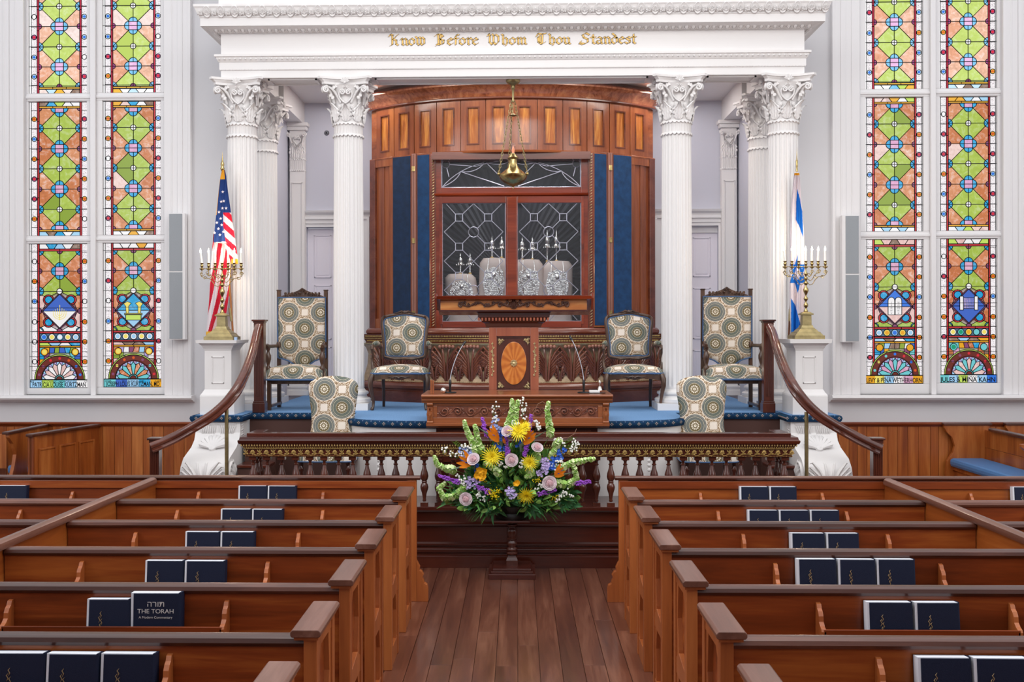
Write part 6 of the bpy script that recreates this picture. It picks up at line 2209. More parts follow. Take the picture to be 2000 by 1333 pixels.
def cloth(root, name, rows, Y, colfn, mats, amp=.035, folds=3.0, nu=70, nv=140, label=None, ph=0.0):
    vs = [r[0] for r in rows]

    def at(v):
        for a, b in zip(rows[:-1], rows[1:]):
            if v <= b[0]:
                t = (v - a[0]) / (b[0] - a[0]); return a[1] + (b[1] - a[1]) * t, a[2] + (b[2] - a[2]) * t
        return rows[-1][1], rows[-1][2]

    def pix(u, w):
        v = vs[0] + (vs[-1] - vs[0]) * w
        l, r = at(v)
        return l + (r - l) * u, v

    def fn(u, w):
        x, v = pix(u, w)
        g = min(1.0, .25 + 1.1 * w)
        y = Y + amp * g * sin(2 * PI * folds * (u + .12 * w) + ph) + amp * .35 * sin(2 * PI * folds * 2.3 * u + 3 * w)
        return W(x, v, y)
    b = MB().grid(fn, nu, nv, mfn=lambda u, w: colfn(*pix(u, w), u, w))
    return b.build(name, mats, root, label, smooth=80, recalc=False)


FR, FW, FB, FG = plain('flag_red', '#c41f38', .75, spec=.2), plain('flag_white', '#dcd2d8', .75, spec=.2), plain('flag_navy', '#26407c', .75, spec=.2), plain('flag_gold_fringe', '#e6ad2c', .7)
pw_ = wood('flag_pole_wood', '#6b3a18', '#9a5c28', '#b57a3c', 'z', 4, .35)
YFl = 11.66
f = empty('flag', tuple(W(455, 655, 11.7)), label='furled stars-and-stripes flag on a wooden pole behind the left candelabrum', cat='flag')
pole = MB().tube([W(434.5, 345, 11.72), W(456, 668, 11.72)], .011, 10)
po = pole.build('pole', pw_, f, smooth=60)
fp = W(434.5, 345, 11.72)
MB().lathe([(.0, -.03), (.013, -.03), (.013, .04), (.008, .05), (.02, .075), (.024, .09), (.014, .105), (.02, .125), (.02, .14), (.01, .165), (.004, .22), (0, .28)], tuple(fp), 12).build('finial', MT['brass'], po, smooth=50)
MB().tube([W(449, 602, 11.715), W(452, 628, 11.715)], .0135, 10).build('ferrule', MT['brassdull'], po, smooth=60)


def colB(x, v, u, w):
    if v > 648 and u < .75: return 3
    if u > .97 and v > 500: return 3 if v < 580 else 1
    return 0 if int(u * 4.2 + (v - 455) / 62.0 + .4) % 2 == 0 else 1


def colA(x, v, u, w):
    if v < 350 and u < .75: return 3
    if u < .04 and v < 420: return 3
    if v < 415 or x < 436 + max(0, (v - 440)) * .15: return 2 if v < 474 - (x - 417) * .1 else 1
    if v > 506 and x > 452: return 3
    return 0 if int((v - 434 + (x - 440) * -.9 + 52) / 13.5) % 2 == 0 else 1


cloth(f, 'drape_lower', [(455, 417, 449), (500, 413.5, 451), (540, 411, 450), (580, 409, 448), (620, 405.5, 442), (655, 402, 431)], 11.69, colB, [FR, FW, FB, FG], .03, 2.0)
ca = cloth(f, 'drape_upper', [(332, 434, 439.5), (345, 430.5, 442), (372, 427, 445), (400, 424, 449), (440, 420, 455), (474, 417, 460), (476, 437, 460), (500, 447, 464), (516, 452, 465)], 11.60, colA, [FR, FW, FB, FG], .02, 1.5, 60, 150)
def star(r):
    return [(r * (1 if i % 2 == 0 else .4) * cos(PI / 2 + i * PI / 5), r * (1 if i % 2 == 0 else .4) * sin(PI / 2 + i * PI / 5)) for i in range(10)]
for (sx, sv) in ((435, 375), (432, 394), (437, 393), (434.5, 407), (441.5, 407), (427.5, 414.5), (431, 427), (423.5, 435), (433, 439.5), (426.5, 447), (419, 455), (429.5, 459), (436.5, 453)):
    c = W(sx, sv, 11.565)
    MB().prism([(c.x + a, c.z + b_) for a, b_ in star(.0175)], 'y', 11.565, 11.568).build('star', FW, ca, recalc=False)
IB = plain('flag_bright_blue', '#1567c0', .75, spec=.2)
f = empty('flag', tuple(W(1541, 655, 11.7)), label='white flag with blue stripes and six-pointed star behind the right candelabrum', cat='flag')
po = MB().tube([W(1556, 345, 11.72), W(1540, 668, 11.72)], .011, 10).build('pole', wood('dark_flag_pole_wood', '#4a2a16', '#6b4026', '#8a5838', 'z', 4, .35), f, smooth=60)
fp = W(1556.3, 330, 11.72)
MB().lathe([(0, -.03), (.012, -.03), (.012, .0), (.009, .005), (.012, .02), (.012, .09), (.006, .1), (.004, .13), (.0, .24)], tuple(fp), 12).build('finial', MT['brass'], po, smooth=50)
MB().tube([W(1543, 604, 11.715), W(1542, 628, 11.715)], .0135, 10).build('ferrule', MT['brassdull'], po, smooth=60)
P1 = [(1557, 369), (1562, 388), (1567, 414), (1569, 466), (1561, 442), (1554.5, 430), (1555, 395)]
P2 = [(1543, 560), (1547, 585), (1557, 600), (1565, 640), (1556, 655), (1546, 640), (1543, 610)]
P3 = [(1545, 583), (1553, 596), (1563, 632), (1566, 650), (1545, 652)]


def tri(cx, cy, r, up):
    return [(cx + r * .48 * cos(a), cy - r * sin(a)) for a in [(PI / 2 if up else -PI / 2) + i * 2 * PI / 3 for i in range(3)]]


def colI(x, v, u, w):
    if v < 343: return 1
    if point_in(P1, x, v) or point_in(P3, x, v): return 0
    for up in (True, False):
        if point_in(tri(1558, 535, 38, up), x, v) and not point_in(tri(1558, 535, 21, up), x, v): return 0
    return 2


cloth(f, 'drape', [(338, 1551.5, 1561), (350, 1550, 1563), (400, 1545, 1566), (450, 1543.5, 1570), (500, 1542, 1571), (560, 1541.5, 1573), (600, 1542, 1571), (655, 1544.5, 1565)], 11.66, colI, [IB, FG, FW], .03, 2.2, ph=1.0)

# ------------------------------------------------------------------ stair handrails, newels, steps
def stair(sg):
    nm = 'left' if sg < 0 else 'right'
    if sg < 0:
        tx, bx = 507.5, 301; pts = [(505, 641, 11.37), (501, 655, 11.22), (496, 678, 11.0), (488, 705, 10.8), (476, 735, 10.6), (462, 762, 10.48), (442, 788, 10.42), (415, 812, 10.38), (385, 831, 10.35), (350, 851, 10.32), (318, 866, 10.27), (296, 875, 10.24)]
        post = (442.5, 785)
    else:
        tx, bx = 1499.5, 1715; pts = [(1503, 641, 11.37), (1510, 655, 11.22), (1516, 676, 11.0), (1526, 705, 10.8), (1539, 735, 10.6), (1554, 762, 10.48), (1575, 789, 10.42), (1601, 813, 10.38), (1632, 833, 10.35), (1668, 853, 10.32), (1700, 869, 10.27), (1721, 879, 10.24)]
        post = (1575, 790)
    root = empty('stair_handrail', tuple(W(bx, 900, 10.3)), label='curved mahogany handrail sweeping down in front of the %s pedestal' % nm, cat='handrail', group='curved handrails')
    root.location.z = 0
    # densify
    P = [W(*p) for p in pts]
    path = []
    for i in range(len(P) - 1):
        p0, p1, p2, p3 = P[max(i - 1, 0)], P[i], P[i + 1], P[min(i + 2, len(P) - 1)]
        for k in range(5):
            t = k / 5
            path.append(.5 * ((2 * p1) + (p2 - p0) * t + (2 * p0 - 5 * p1 + 4 * p2 - p3) * t * t + (3 * p1 - p0 - 3 * p2 + p3) * t ** 3))
    path.append(P[-1])
    sec = [(-.038, .0), (-.041, .02), (-.032, .042), (-.012, .052), (.012, .052), (.032, .042), (.041, .02), (.038, 0), (.028, -.008), (.028, -.026), (.036, -.034), (.03, -.05), (-.03, -.05), (-.036, -.034), (-.028, -.026), (-.028, -.008)]
    v = []
    for i, p in enumerate(path):
        t = (path[min(i + 1, len(path) - 1)] - path[max(i - 1, 0)]).normalized()
        side = t.cross(Vector((0, 0, 1))).normalized(); up = side.cross(t).normalized()
        for a, b_ in sec: v.append(p + side * a + up * b_)
    m = len(sec)
    fs = [(i * m + k, i * m + (k + 1) % m, (i + 1) * m + (k + 1) % m, (i + 1) * m + k) for i in range(len(path) - 1) for k in range(m)]
    fs += [tuple(range(m)), tuple((len(path) - 1) * m + k for k in range(m))]
    MB().add(v, fs).build('rail', MT['mahogx'] if 'mahogx' in MT else MT['railwood'], root, smooth=45)
    # top newel
    Yn = 11.47
    c = W(tx, 700, Yn); z = lambda q: W(tx, q, Yn - .05).z
    nw = empty('newel_post', (c.x, Yn, ZP), label='tall square panelled newel post at the top of the %s handrail' % nm, cat='newel post', group='upper newel posts')
    h = .053
    b = MB().box(c.x - h, c.x + h, Yn - h, Yn + h, z(784), z(631)).build('shaft', MT['mahogz'], nw, bev=.004)
    g = MB()
    for k in range(4): g.box(c.x - .033 + k * .018, c.x - .025 + k * .018, Yn - h - .004, Yn - h, z(775), z(640))
    g.build('reeding', MT['mahogz'], b, bev=.001)
    MB().box(c.x - .066, c.x + .066, Yn - .066, Yn + .066, ZP, z(788)).box(c.x - .06, c.x + .06, Yn - .06, Yn + .06, z(788), z(784)).build('plinth', MT['mahogz'], nw, bev=.004)
    MB().box(c.x - .06, c.x + .06, Yn - .06, Yn + .06, z(631), z(628)).box(c.x - .072, c.x + .072, Yn - .072, Yn + .072, z(628), z(624.5)).build('cap', MT['mahogz'], nw, bev=.003)
    # lower newel
    Yl = 10.26
    c = W(bx, 880, Yl); zc = W(bx, 856, Yl).z
    nl = empty('newel_post', (c.x, Yl, 0), label='short fluted newel post at the foot of the %s handrail' % nm, cat='newel post', group='lower newel posts')
    b = MB().box(c.x - .045, c.x + .045, Yl - .0, Yl + .1, 0, zc - .05).build('shaft', MT['mahogz'], nl, bev=.003)
    g = MB()
    for k in range(5): g.box(c.x - .038 + k * .017, c.x - .03 + k * .017, Yl - .005, Yl, .2, zc - .13)
    g.build('reeding', MT['mahogz'], b)
    MB().box(c.x - .065, c.x + .065, Yl - .02, Yl + .12, zc - .02, zc).box(c.x - .05, c.x + .05, Yl - .005, Yl + .105, zc - .05, zc - .02).build('cap', MT['mahogz'], nl, bev=.003)
    # brass support
    q = W(post[0], post[1], 10.46)
    MB().tube([(q.x, q.y, 0.0), (q.x, q.y, q.z - .075)], .019, 12).build('support_post', MT['brassdull'], root, smooth=60)
    # steps
    st = empty('stairs', (sg * 2.66, 10.9, 0), label='dark wooden steps up to the platform beside the %s console' % nm, cat='stairs', group='side stairs')
    x0, x1 = (-2.83, -2.51) if sg < 0 else (2.51, 2.77)
    for k in range(5):
        zt = ZP - .08 - .2 * (k + 1) + .0
        y1 = NY - .0 - .3 * k; y0 = y1 - .3
        if zt <= .05: continue
        MB().box(x0, x1, y0 + .02, y1, 0.0, zt - .03).build('riser', MT['brownpaint'], st)
        MB().box(x0, x1, y0, y1 + .0, zt - .03, zt).build('tread', MT['mahog'], st, bev=.006)


MT['railwood'] = wood('polished_handrail_wood', '#3a1a12', '#5e2f22', '#7c4a3a', 'x', 2.4, .22, .6)
stair(-1); stair(1)

# ------------------------------------------------------------------ wall speakers
for sg in (-1, 1):
    a, b_, v0, v1 = (331, 356, 418, 662) if sg < 0 else (1652, 1677, 422, 667)
    Ys = 12.72
    p0 = W(a, v1, Ys); p1 = W(b_, v0, Ys)
    r = empty('wall_speaker', (.5 * (p0.x + p1.x), Ys, p0.z), label='tall white column speaker with grey grille on the %s window casing' % ('left' if sg < 0 else 'right'), cat='speaker', group='column speakers')
    MB().box(p0.x - .01, p1.x + .03 if sg < 0 else p1.x + .01, Ys, Ys + .1, p0.z - .012, p1.z + .01).build('cabinet', MT['trimpaint'], r, bev=.004) if sg < 0 else MB().box(p0.x - .04, p1.x + .01, Ys, Ys + .1, p0.z - .012, p1.z + .01).build('cabinet', MT['trimpaint'], r, bev=.004)
    zm = W(a, 531 if sg < 0 else 536, Ys).z
    GR = bpy.data.materials.get('grey_speaker_grille') or plain('grey_speaker_grille', '#9aa0a6', .6, bstr=.5, bscale=200)
    MB().box(p0.x, p1.x, Ys - .006, Ys, p0.z, zm - .008).build('grille', GR, r)
    MB().box(p0.x, p1.x, Ys - .006, Ys, zm + .008, p1.z).build('grille', GR, r)
    MB().box(p0.x - .005, p1.x + .005, Ys + .1, YW - .0, zm - .1, zm + .1).build('bracket', MT['trimpaint'], r)
# ------------------------------------------------------------------ chairs
def pad(outline, plane, depth, puff, rings=7, c=None):
    """upholstered pad: outline list of 2D points; plane 'xz' faces -y, 'xy' faces +z"""
    n = len(outline)
    if c is None: c = (sum(p[0] for p in outline) / n, sum(p[1] for p in outline) / n)
    b = MB()
    v = []

    def P(a, d, t):
        return (a, -t, d) if plane == 'xz' else (a, d, t)
    v += [P(x, y, -depth) for x, y in outline]
    v += [P(x, y, 0) for x, y in outline]
    for r in range(1, rings):
        s = 1 - r / rings
        h = puff * (1 - s ** 2.6) ** .8 + .006
        v += [P(c[0] + (x - c[0]) * s, c[1] + (y - c[1]) * s, h) for x, y in outline]
    v.append(P(c[0], c[1], puff + .006))
    R = rings + 1
    fs = []
    for i in range(R - 1):
        for k in range(n): fs.append((i * n + k, i * n + (k + 1) % n, (i + 1) * n + (k + 1) % n, (i + 1) * n + k))
    L = len(v) - 1
    for k in range(n): fs.append(((R - 1) * n + k, (R - 1) * n + (k + 1) % n, L))
    fs.append(tuple(range(n)))
    return b.add(v, fs)


def loopxz(pts, y, r, seg=8): return MB().tube([(x, y, z) for x, z in pts], r, seg, closed=True)


def smoothloop(pts, k=6):
    n = len(pts); out = []
    for i in range(n):
        p0, p1, p2, p3 = [Vector(pts[(i + j) % n]) for j in (-1, 0, 1, 2)]
        for q in range(k):
            t = q / k
            out.append(tuple(.5 * ((2 * p1) + (p2 - p0) * t + (2 * p0 - 5 * p1 + 4 * p2 - p3) * t * t + (3 * p1 - p0 - 3 * p2 + p3) * t ** 3)))
    return out


def armchair(su, sv):
    r = empty('armchair', (0, 0, 0))
    cw = MT['chairwood']
    UV = lambda p: (p[0] + su, p[2] + .3 * p[1] + sv)
    # back
    ob = smoothloop([(-.225, .575), (-.235, .70), (-.25, .86), (-.262, .98), (-.235, 1.03), (-.13, 1.055), (0, 1.075), (.13, 1.055), (.235, 1.03), (.262, .98), (.25, .86), (.235, .70), (.225, .575), (.1, .56), (-.1, .56)])
    sc = lambda s: [(x * s, .81 + (z - .81) * s) for x, z in ob]
    lean = Matrix.Translation((0, .26, .5)) @ Matrix.Rotation(-.13, 4, 'X') @ Matrix.Translation((0, 0, -.5))
    fr = loopxz(ob, 0, .019); fr.xf(lean); fro = fr.build('back_frame', cw, r, smooth=60)
    p = pad(sc(.93), 'xz', .03, .03); p.xf(lean); po = p.build('back_cushion', MT['fabric'], r, smooth=70, uvf=UV)
    t = loopxz(sc(.925), -.004, .008, 6); t.xf(lean); t.build('piping', MT['bluetrim'], po, smooth=60)
    cr = MB()
    for sg in (-1, 1):
        cr.tube([(0, -.02, 1.085), (sg * .04, -.022, 1.098), (sg * .08, -.02, 1.078), (sg * .12, -.018, 1.072)], [.013, .012, .01, .006], 6)
        cr.tube(spiral(sg * .03, 1.09, .014, 1, 0, sg, -.02, 8), .006, 5)
        cr.tube(spiral(sg * .235, 1.035, .014, 1, 0, -sg, -.02, 8), .006, 5)
    cr.lathe([(0, -.03), (.014, -.024), (.02, 0)], (0, 0, 1.09), 10, axis='y')
    cr.xf(lean); cr.build('carved_crest', cw, fro, smooth=60)
    lb = MB().tube([(-.225, .255, .575), (-.1, .25, .545), (0, .25, .555), (.1, .25, .545), (.225, .255, .575)], .016, 8)
    lb.build('lower_rail', cw, r, smooth=60)
    # seat
    so = smoothloop([(-.30, -.27), (-.15, -.30), (0, -.31), (.15, -.30), (.30, -.27), (.315, -.1), (.27, .14), (.23, .24), (0, .25), (-.23, .24), (-.27, .14), (-.315, -.1)], 4)
    s = pad(so, 'xy', .045, .055); s.xf(Matrix.Translation((0, 0, .435))); sob = s.build('seat_cushion', MT['fabric'], r, smooth=70, uvf=lambda q: (q[0] + su + .09, q[1] * .95 + q[2] * 1.0 + sv))
    MB().tube([(x * 1.01, y * 1.01, .402) for x, y in so], .009, 6, closed=True).build('piping', MT['bluetrim'], sob, smooth=60)
    # apron: serpentine with carved centre
    ap = MB()
    top = .395
    for pts in ([(-.30, -.275), (-.15, -.305), (0, -.315), (.15, -.305), (.30, -.275)], [(.30, -.275), (.285, -.05), (.245, .22)], [(-.30, -.275), (-.285, -.05), (-.245, .22)], [(-.23, .23), (.23, .23)]):
        m = len(pts)
        N = 14 if m > 2 else 2
        P = []
        for i in range(N + 1):
            tt = i / N * (m - 1); k = min(int(tt), m - 2); f_ = tt - k
            P.append((pts[k][0] + (pts[k + 1][0] - pts[k][0]) * f_, pts[k][1] + (pts[k + 1][1] - pts[k][1]) * f_, i / N))
        v = []
        for x, y, u in P:
            h = .045 + .028 * abs(2 * u - 1) ** 2 + (.02 * max(0, 1 - abs(u - .5) * 7))
            v += [(x, y, top), (x, y + .018, top), (x, y + .018, top - h), (x, y, top - h)]
        fs = [(4 * i + k, 4 * i + (k + 1) % 4, 4 * i + 4 + (k + 1) % 4, 4 * i + 4 + k) for i in range(len(P) - 1) for k in range(4)]
        fs += [(0, 1, 2, 3), tuple(4 * (len(P) - 1) + k for k in range(4))]
        ap.add(v, fs)
    ao = ap.build('seat_rail', cw, r, smooth=30)
    cv = MB()
    for sg in (-1, 1):
        cv.tube([(0, -.322, .36), (sg * .03, -.325, .372), (sg * .07, -.32, .362), (sg * .12, -.315, .372)], [.01, .009, .007, .003], 6)
        cv.tube(spiral(sg * .03, .352, .014, 1.1, 0, sg, -.318, 9), .005, 5)
    cv.lathe([(0, -.014), (.016, -.01), (.02, 0)], (0, -.315, .355), 10, axis='y')
    cv.build('carved_shell', cw, ao, smooth=60)
    # cabriole legs
    for sx in (-1, 1):
        l = [(sx * .295, -.265, .39), (sx * .312, -.285, .34), (sx * .315, -.29, .27), (sx * .298, -.275, .18), (sx * .285, -.262, .09), (sx * .288, -.27, .035), (sx * .298, -.285, .012), (sx * .298, -.285, .0)]
        MB().tube(l, [.028, .031, .026, .02, .016, .015, .02, .016], 10).build('leg', cw, r, smooth=60)
        l = [(sx * .235, .225, .39), (sx * .24, .24, .28), (sx * .235, .25, .15), (sx * .24, .28, .0)]
        MB().tube(l, [.022, .02, .017, .016], 8).build('leg', cw, r, smooth=60)
        # arm with upholstered pad and carved support
        a = MB().tube([(sx * .262, .20, .70), (sx * .29, .08, .71), (sx * .318, -.05, .70), (sx * .325, -.10, .685), (sx * .322, -.115, .66)], [.016, .018, .019, .022, .016], 8)
        a.tube([(sx * .322, -.10, .665), (sx * .315, -.075, .60), (sx * .325, -.06, .54), (sx * .318, -.09, .47), (sx * .30, -.13, .42)], [.016, .015, .016, .018, .02], 8)
        ar = a.build('arm', cw, r, smooth=60)
        MB().tube([(sx * .275, .14, .722), (sx * .29, .08, .732), (sx * .31, -.02, .726), (sx * .315, -.045, .718)], [.018, .026, .026, .014], 8).build('arm_pad', MT['fabric'], ar, smooth=60, uvf=lambda q: (q[0], q[1]))
    return r


def highback(su, sv):
    r = empty('high_back_armchair', (0, 0, 0))
    cw = MT['chairwood']
    UV = lambda p: (p[0] + su, p[2] + sv)
    zt = 1.255
    for sx in (-1, 1):
        MB().box(sx * .268 - .021, sx * .268 + .021, .235, .28, 0, zt + .07).build('back_post', cw, r, bev=.004)
        f = MB().box(sx * .268 - .025, sx * .268 + .025, .23, .285, zt + .07, zt + .085); f.build('post_cap', cw, r, bev=.004)
    cr = MB()
    out = [(-.24, zt + .0), (-.24, zt + .012), (-.17, zt + .035), (-.1, zt + .055), (-.05, zt + .075), (0, zt + .105), (.05, zt + .075), (.1, zt + .055), (.17, zt + .035), (.24, zt + .012), (.24, zt)]
    cr.prism(out, 'y', .245, .265)
    co = cr.build('crest_rail', cw, r)
    cc = MB()
    for sg in (-1, 1):
        for k in range(5):
            cc.tube(spiral(sg * (.03 + .038 * k), zt + .045 - .008 * k, .016, 1.1, k, sg * (-1) ** k, .24, 9), .006, 5)
            lf = acanthus(.045, .03, .008, 3, 4, 5); lf.xf(Matrix.Translation((sg * (.02 + .04 * k), .243, zt + .02)) @ Matrix.Rotation(sg * .5, 4, 'Y')); cc.merge(lf)
    sf = shell_fan(.032, .045, 7, .012); sf.xf(Matrix.Translation((0, .243, zt + .062))); cc.merge(sf)
    cc.build('carved_foliage', cw, co, smooth=60)
    bo = [(-.272, zt - .005), (-.274, .9), (-.274, .7), (-.272, .565), (-.2, .548), (-.15, .53), (-.1, .495), (-.05, .472), (0, .465), (.05, .472), (.1, .495), (.15, .53), (.2, .548), (.272, .565), (.274, .7), (.274, .9), (.272, zt - .005)]
    p = pad(bo, 'xz', .03, .03, c=(0, .85)); p.xf(Matrix.Translation((0, .215, 0))); po = p.build('back_cushion', MT['fabric'], r, smooth=70, uvf=UV)
    loopxz(bo, .212, .008, 6).build('piping', MT['bluetrim'], po, smooth=60)
    so = smoothloop([(-.295, -.25), (-.16, -.275), (0, -.28), (.16, -.275), (.295, -.25), (.30, 0), (.27, .2), (0, .22), (-.27, .2), (-.30, 0)], 4)
    s = pad(so, 'xy', .10, .06); s.xf(Matrix.Translation((0, 0, .435)))
    sob = s.build('seat_cushion', MT['fabric'], r, smooth=70, uvf=lambda q: (q[0] + su + .04, q[1] + q[2] * 1.0 + sv))
    MB().tube([(x * 1.0, y * 1.0, .338) for x, y in so], .01, 6, closed=True).build('piping', MT['bluetrim'], sob, smooth=60)
    MB().box(-.27, .27, -.23, .2, .29, .337).build('seat_frame', cw, r, bev=.004)
    for sx in (-1, 1):
        MB().box(sx * .27 - .022, sx * .27 + .022, -.25, -.205, 0.0, .34).build('leg', cw, r, bev=.004)
        MB().box(sx * .255 - .018, sx * .255 + .018, -.24, .27, .035, .065).build('runner', cw, r, bev=.003)
        a = MB().tube([(sx * .262, .24, .70), (sx * .285, .1, .70), (sx * .305, -.08, .70), (sx * .31, -.16, .705), (sx * .31, -.2, .70)], [.018, .02, .021, .028, .02], 8)
        a.lathe([(0, -.035), (.025, -.03), (.028, 0), (.02, .03), (0, .035)], (sx * .262, .2, .715), 10)
        ar = a.build('arm', cw, r, smooth=60)
        MB().lathe([(.018, .34), (.02, .40), (.028, .44), (.03, .47), (.016, .49), (.024, .52), (.034, .56), (.034, .60), (.02, .63), (.016, .65), (.026, .67), (.026, .69)], (sx * .30, -.15, 0), 12).build('arm_support', cw, ar, smooth=50)
    return r


def sidechair(su, sv):
    r = empty('side_chair', (0, 0, 0))
    cw = MT['mahogz']
    ob = smoothloop([(-.235, .40), (-.225, .55), (-.21, .68), (-.225, .85), (-.245, 1.0), (-.235, 1.07), (-.18, 1.115), (-.08, 1.14), (0, 1.145), (.08, 1.14), (.18, 1.115), (.235, 1.07), (.245, 1.0), (.225, .85), (.21, .68), (.225, .55), (.235, .40)], 4)
    lean = Matrix.Translation((0, .19, .42)) @ Matrix.Rotation(-.09, 4, 'X') @ Matrix.Translation((0, 0, -.42))
    p = pad(ob, 'xz', .06, .05, c=(0, .8)); p.xf(lean)
    p.build('back_cushion', MT['fabric'], r, smooth=70, uvf=lambda q: (q[0] + su, q[2] + sv))
    so = smoothloop([(-.26, -.24), (-.13, -.275), (0, -.285), (.13, -.275), (.26, -.24), (.27, 0), (.235, .17), (0, .19), (-.235, .17), (-.27, 0)], 4)
    s = pad(so, 'xy', .09, .04); s.xf(Matrix.Translation((0, 0, .43))); so_ = s.build('seat_cushion', MT['fabric'], r, smooth=70, uvf=lambda q: (q[0] + su + .05, q[1] + q[2] + sv))
    MB().tube([(x, y, .342) for x, y in so], .007, 6, closed=True).build('piping', MT['bluetrim'], so_, smooth=60)
    for sx in (-1, 1):
        MB().lathe([(.022, .34), (.022, .31), (.014, .30), (.026, .275), (.028, .26), (.016, .24), (.024, .21), (.026, .17), (.018, .1), (.016, .05), (.02, .03), (.014, 0)][::-1], (sx * .225, -.22, 0), 12).build('leg', cw, r, smooth=50)
        MB().tube([(sx * .21, .16, .34), (sx * .215, .2, .15), (sx * .22, .24, 0)], [.02, .018, .016], 8).build('leg', cw, r, smooth=60)
    return r


def place(o, px, Y, z, label, cat, group, px_sc=1.0, rz=0.0):
    x = W(px, 700, Y).x
    o.location = (x, Y, z); o.rotation_euler.z = rz; o.scale = (px_sc, px_sc, px_sc)
    tag(o, label, cat, group)


A1 = armchair(-.09, -.57)
place(A1, 785, 12.02, ZP, 'low carved armchair in medallion fabric, left of the lectern', 'chair', 'low armchairs on the platform')
A2 = copy_tree(A1)
place(A2, 1234, 12.02, ZP, 'low carved armchair in medallion fabric, right of the lectern', 'chair', 'low armchairs on the platform')
H1 = highback(-.04, -.9)
place(H1, 582, 11.95, ZP, 'high-backed carved armchair beside the left newel post', 'chair', 'high-backed armchairs on the platform')
H2 = copy_tree(H1)
place(H2, 1428, 11.95, ZP, 'high-backed carved armchair beside the right newel post', 'chair', 'high-backed armchairs on the platform')
S1 = sidechair(-.10, -.83)
place(S1, 642, 10.5, ZL - .02, 'armless upholstered side chair behind the left half of the balustrade', 'chair', 'armless chairs behind the balustrade')
S2 = copy_tree(S1)
place(S2, 1379, 10.5, ZL - .02, 'armless upholstered side chair behind the right half of the balustrade', 'chair', 'armless chairs behind the balustrade')
# ------------------------------------------------------------------ pews
Y0P, SP = 7.50, .835
ORD = ['front partition', 'first', 'second', 'third', 'fourth', 'fifth', 'sixth']
POS = {0: 'farthest from the camera', 1: 'second farthest', 2: 'third farthest', 3: 'third nearest', 4: 'second nearest', 5: 'nearest the camera, mostly cut off'}


def rail_prof(y, z1, h=.045, w=.075):
    z0 = z1 - h
    return [(y - .012, z0), (y - .03, z0 + .006), (y - .036, z0 + .02), (y - .03, z1 - .008), (y - .015, z1), (y - .036 + w - .012, z1), (y - .036 + w, z1 - .012), (y - .036 + w - .004, z0 + .004), (y + .02, z0)]


def bracket(root, x, yp, s=1):
    """side piece of a book rack: s-curved profile in the yz plane"""
    y = yp
    pr = [(y, .60), (y - .105, .60), (y - .105, .75), (y - .098, .762), (y - .08, .77), (y - .062, .785), (y - .058, .81), (y - .045, .83), (y - .03, .84), (y - .02, .858), (y, .862)]
    pr = [(a, b - .004) for a, b in pr]
    return MB().prism(pr, 'x', x - .011, x + .011).build('rack_bracket', MT['pewpost'], root, bev=.002)


def rack(root, x0, x1, yp):
    MB().box(x0, x1, yp - .105, yp - .092, .60, .756).build('rack_lip', MT['pewback'], root, bev=.002)
    MB().box(x0, x1, yp - .092, yp, .60, .612).build('rack_shelf', MT['pewback'], root)
    for x in (x0, x1): bracket(root, x, yp)


def pew(side, k, x0, x1, label, group, inner=True, racks=()):
    y = Y0P - SP * k
    yp = y + .055
    r = empty('pew', (.5 * (x0 + x1), yp, 0), label=label, cat='pew', group=group)
    MB().box(x0, x1, yp, yp + .022, .08, .89).build('back_panel', MT['pewback'], r)
    MB().prism(rail_prof(yp + .02, .928), 'x', x0, x1).build('top_rail', MT['pewrail'], r, smooth=40)
    MB().box(x0, x1, yp + .022, yp + .46, .415, .445).build('seat', MT['pewback'], r, bev=.004)
    MB().box(x0, x1, yp + .40, yp + .42, .08, .415).build('seat_apron', MT['pewback'], r)
    if inner:
        s = side
        cx = s * .826
        xa, xb = sorted((s * .785, s * .838))
        MB().box(xa, xb, y + .03, y + .09, 0, .932).build('end_post', MT['pewpost'], r, bev=.003)
        MB().box(xa, xb, y + .385, y + .44, 0, .932).build('end_post', MT['pewpost'], r, bev=.003)
        e = MB()
        xm, xn = sorted((s * .790, s * .826))
        # end frame seen from the aisle: rails with splayed openings
        for pts in ([(y + .09, .80), (y + .15, .87), (y + .385, .87), (y + .385, .932), (y + .09, .932)],
                    [(y + .09, .42), (y + .385, .42), (y + .385, .50), (y + .30, .54), (y + .09, .50)],
                    [(y + .09, .0), (y + .385, .0), (y + .385, .12), (y + .09, .12)]):
            MB().prism(pts, 'x', xm, xn).build('end_rail', MT['pewpost'], r, bev=.002)
        # curved stile narrowing at mid height
        xm, xn = sorted((s * .7925, s * .8225))
        e.prism([(y + .384, .12), (y + .33, .12), (y + .35, .30), (y + .31, .45), (y + .32, .55), (y + .355, .7), (y + .33, .88), (y + .384, .88)], 'x', xm, xn)
        e.build('end_stile', MT['pewpost'], r, bev=.002)
        xq, xr_ = sorted((s * .815, s * .822))
        MB().box(xq, xr_, y + .09, y + .385, .1, .9).build('end_panel', MT['pewback'], r)
        xa, xb = sorted((s * .765, s * .885))
        MB().box(xa + .012, xb - .012, y + .015, y + .44, .922, .936).build('cap_bed', MT['pewpost'], r)
        MB().prism([(xa + .006, .936), (xa, .944), (xa, .957), (xa + .009, .966), (xb - .009, .966), (xb, .957), (xb, .944), (xb - .006, .936)], 'y', y, y + .45).build('arm_cap', MT['pewcap'], r, bev=.003)
    for a, b in racks: rack(r, a, b, yp)
    return r


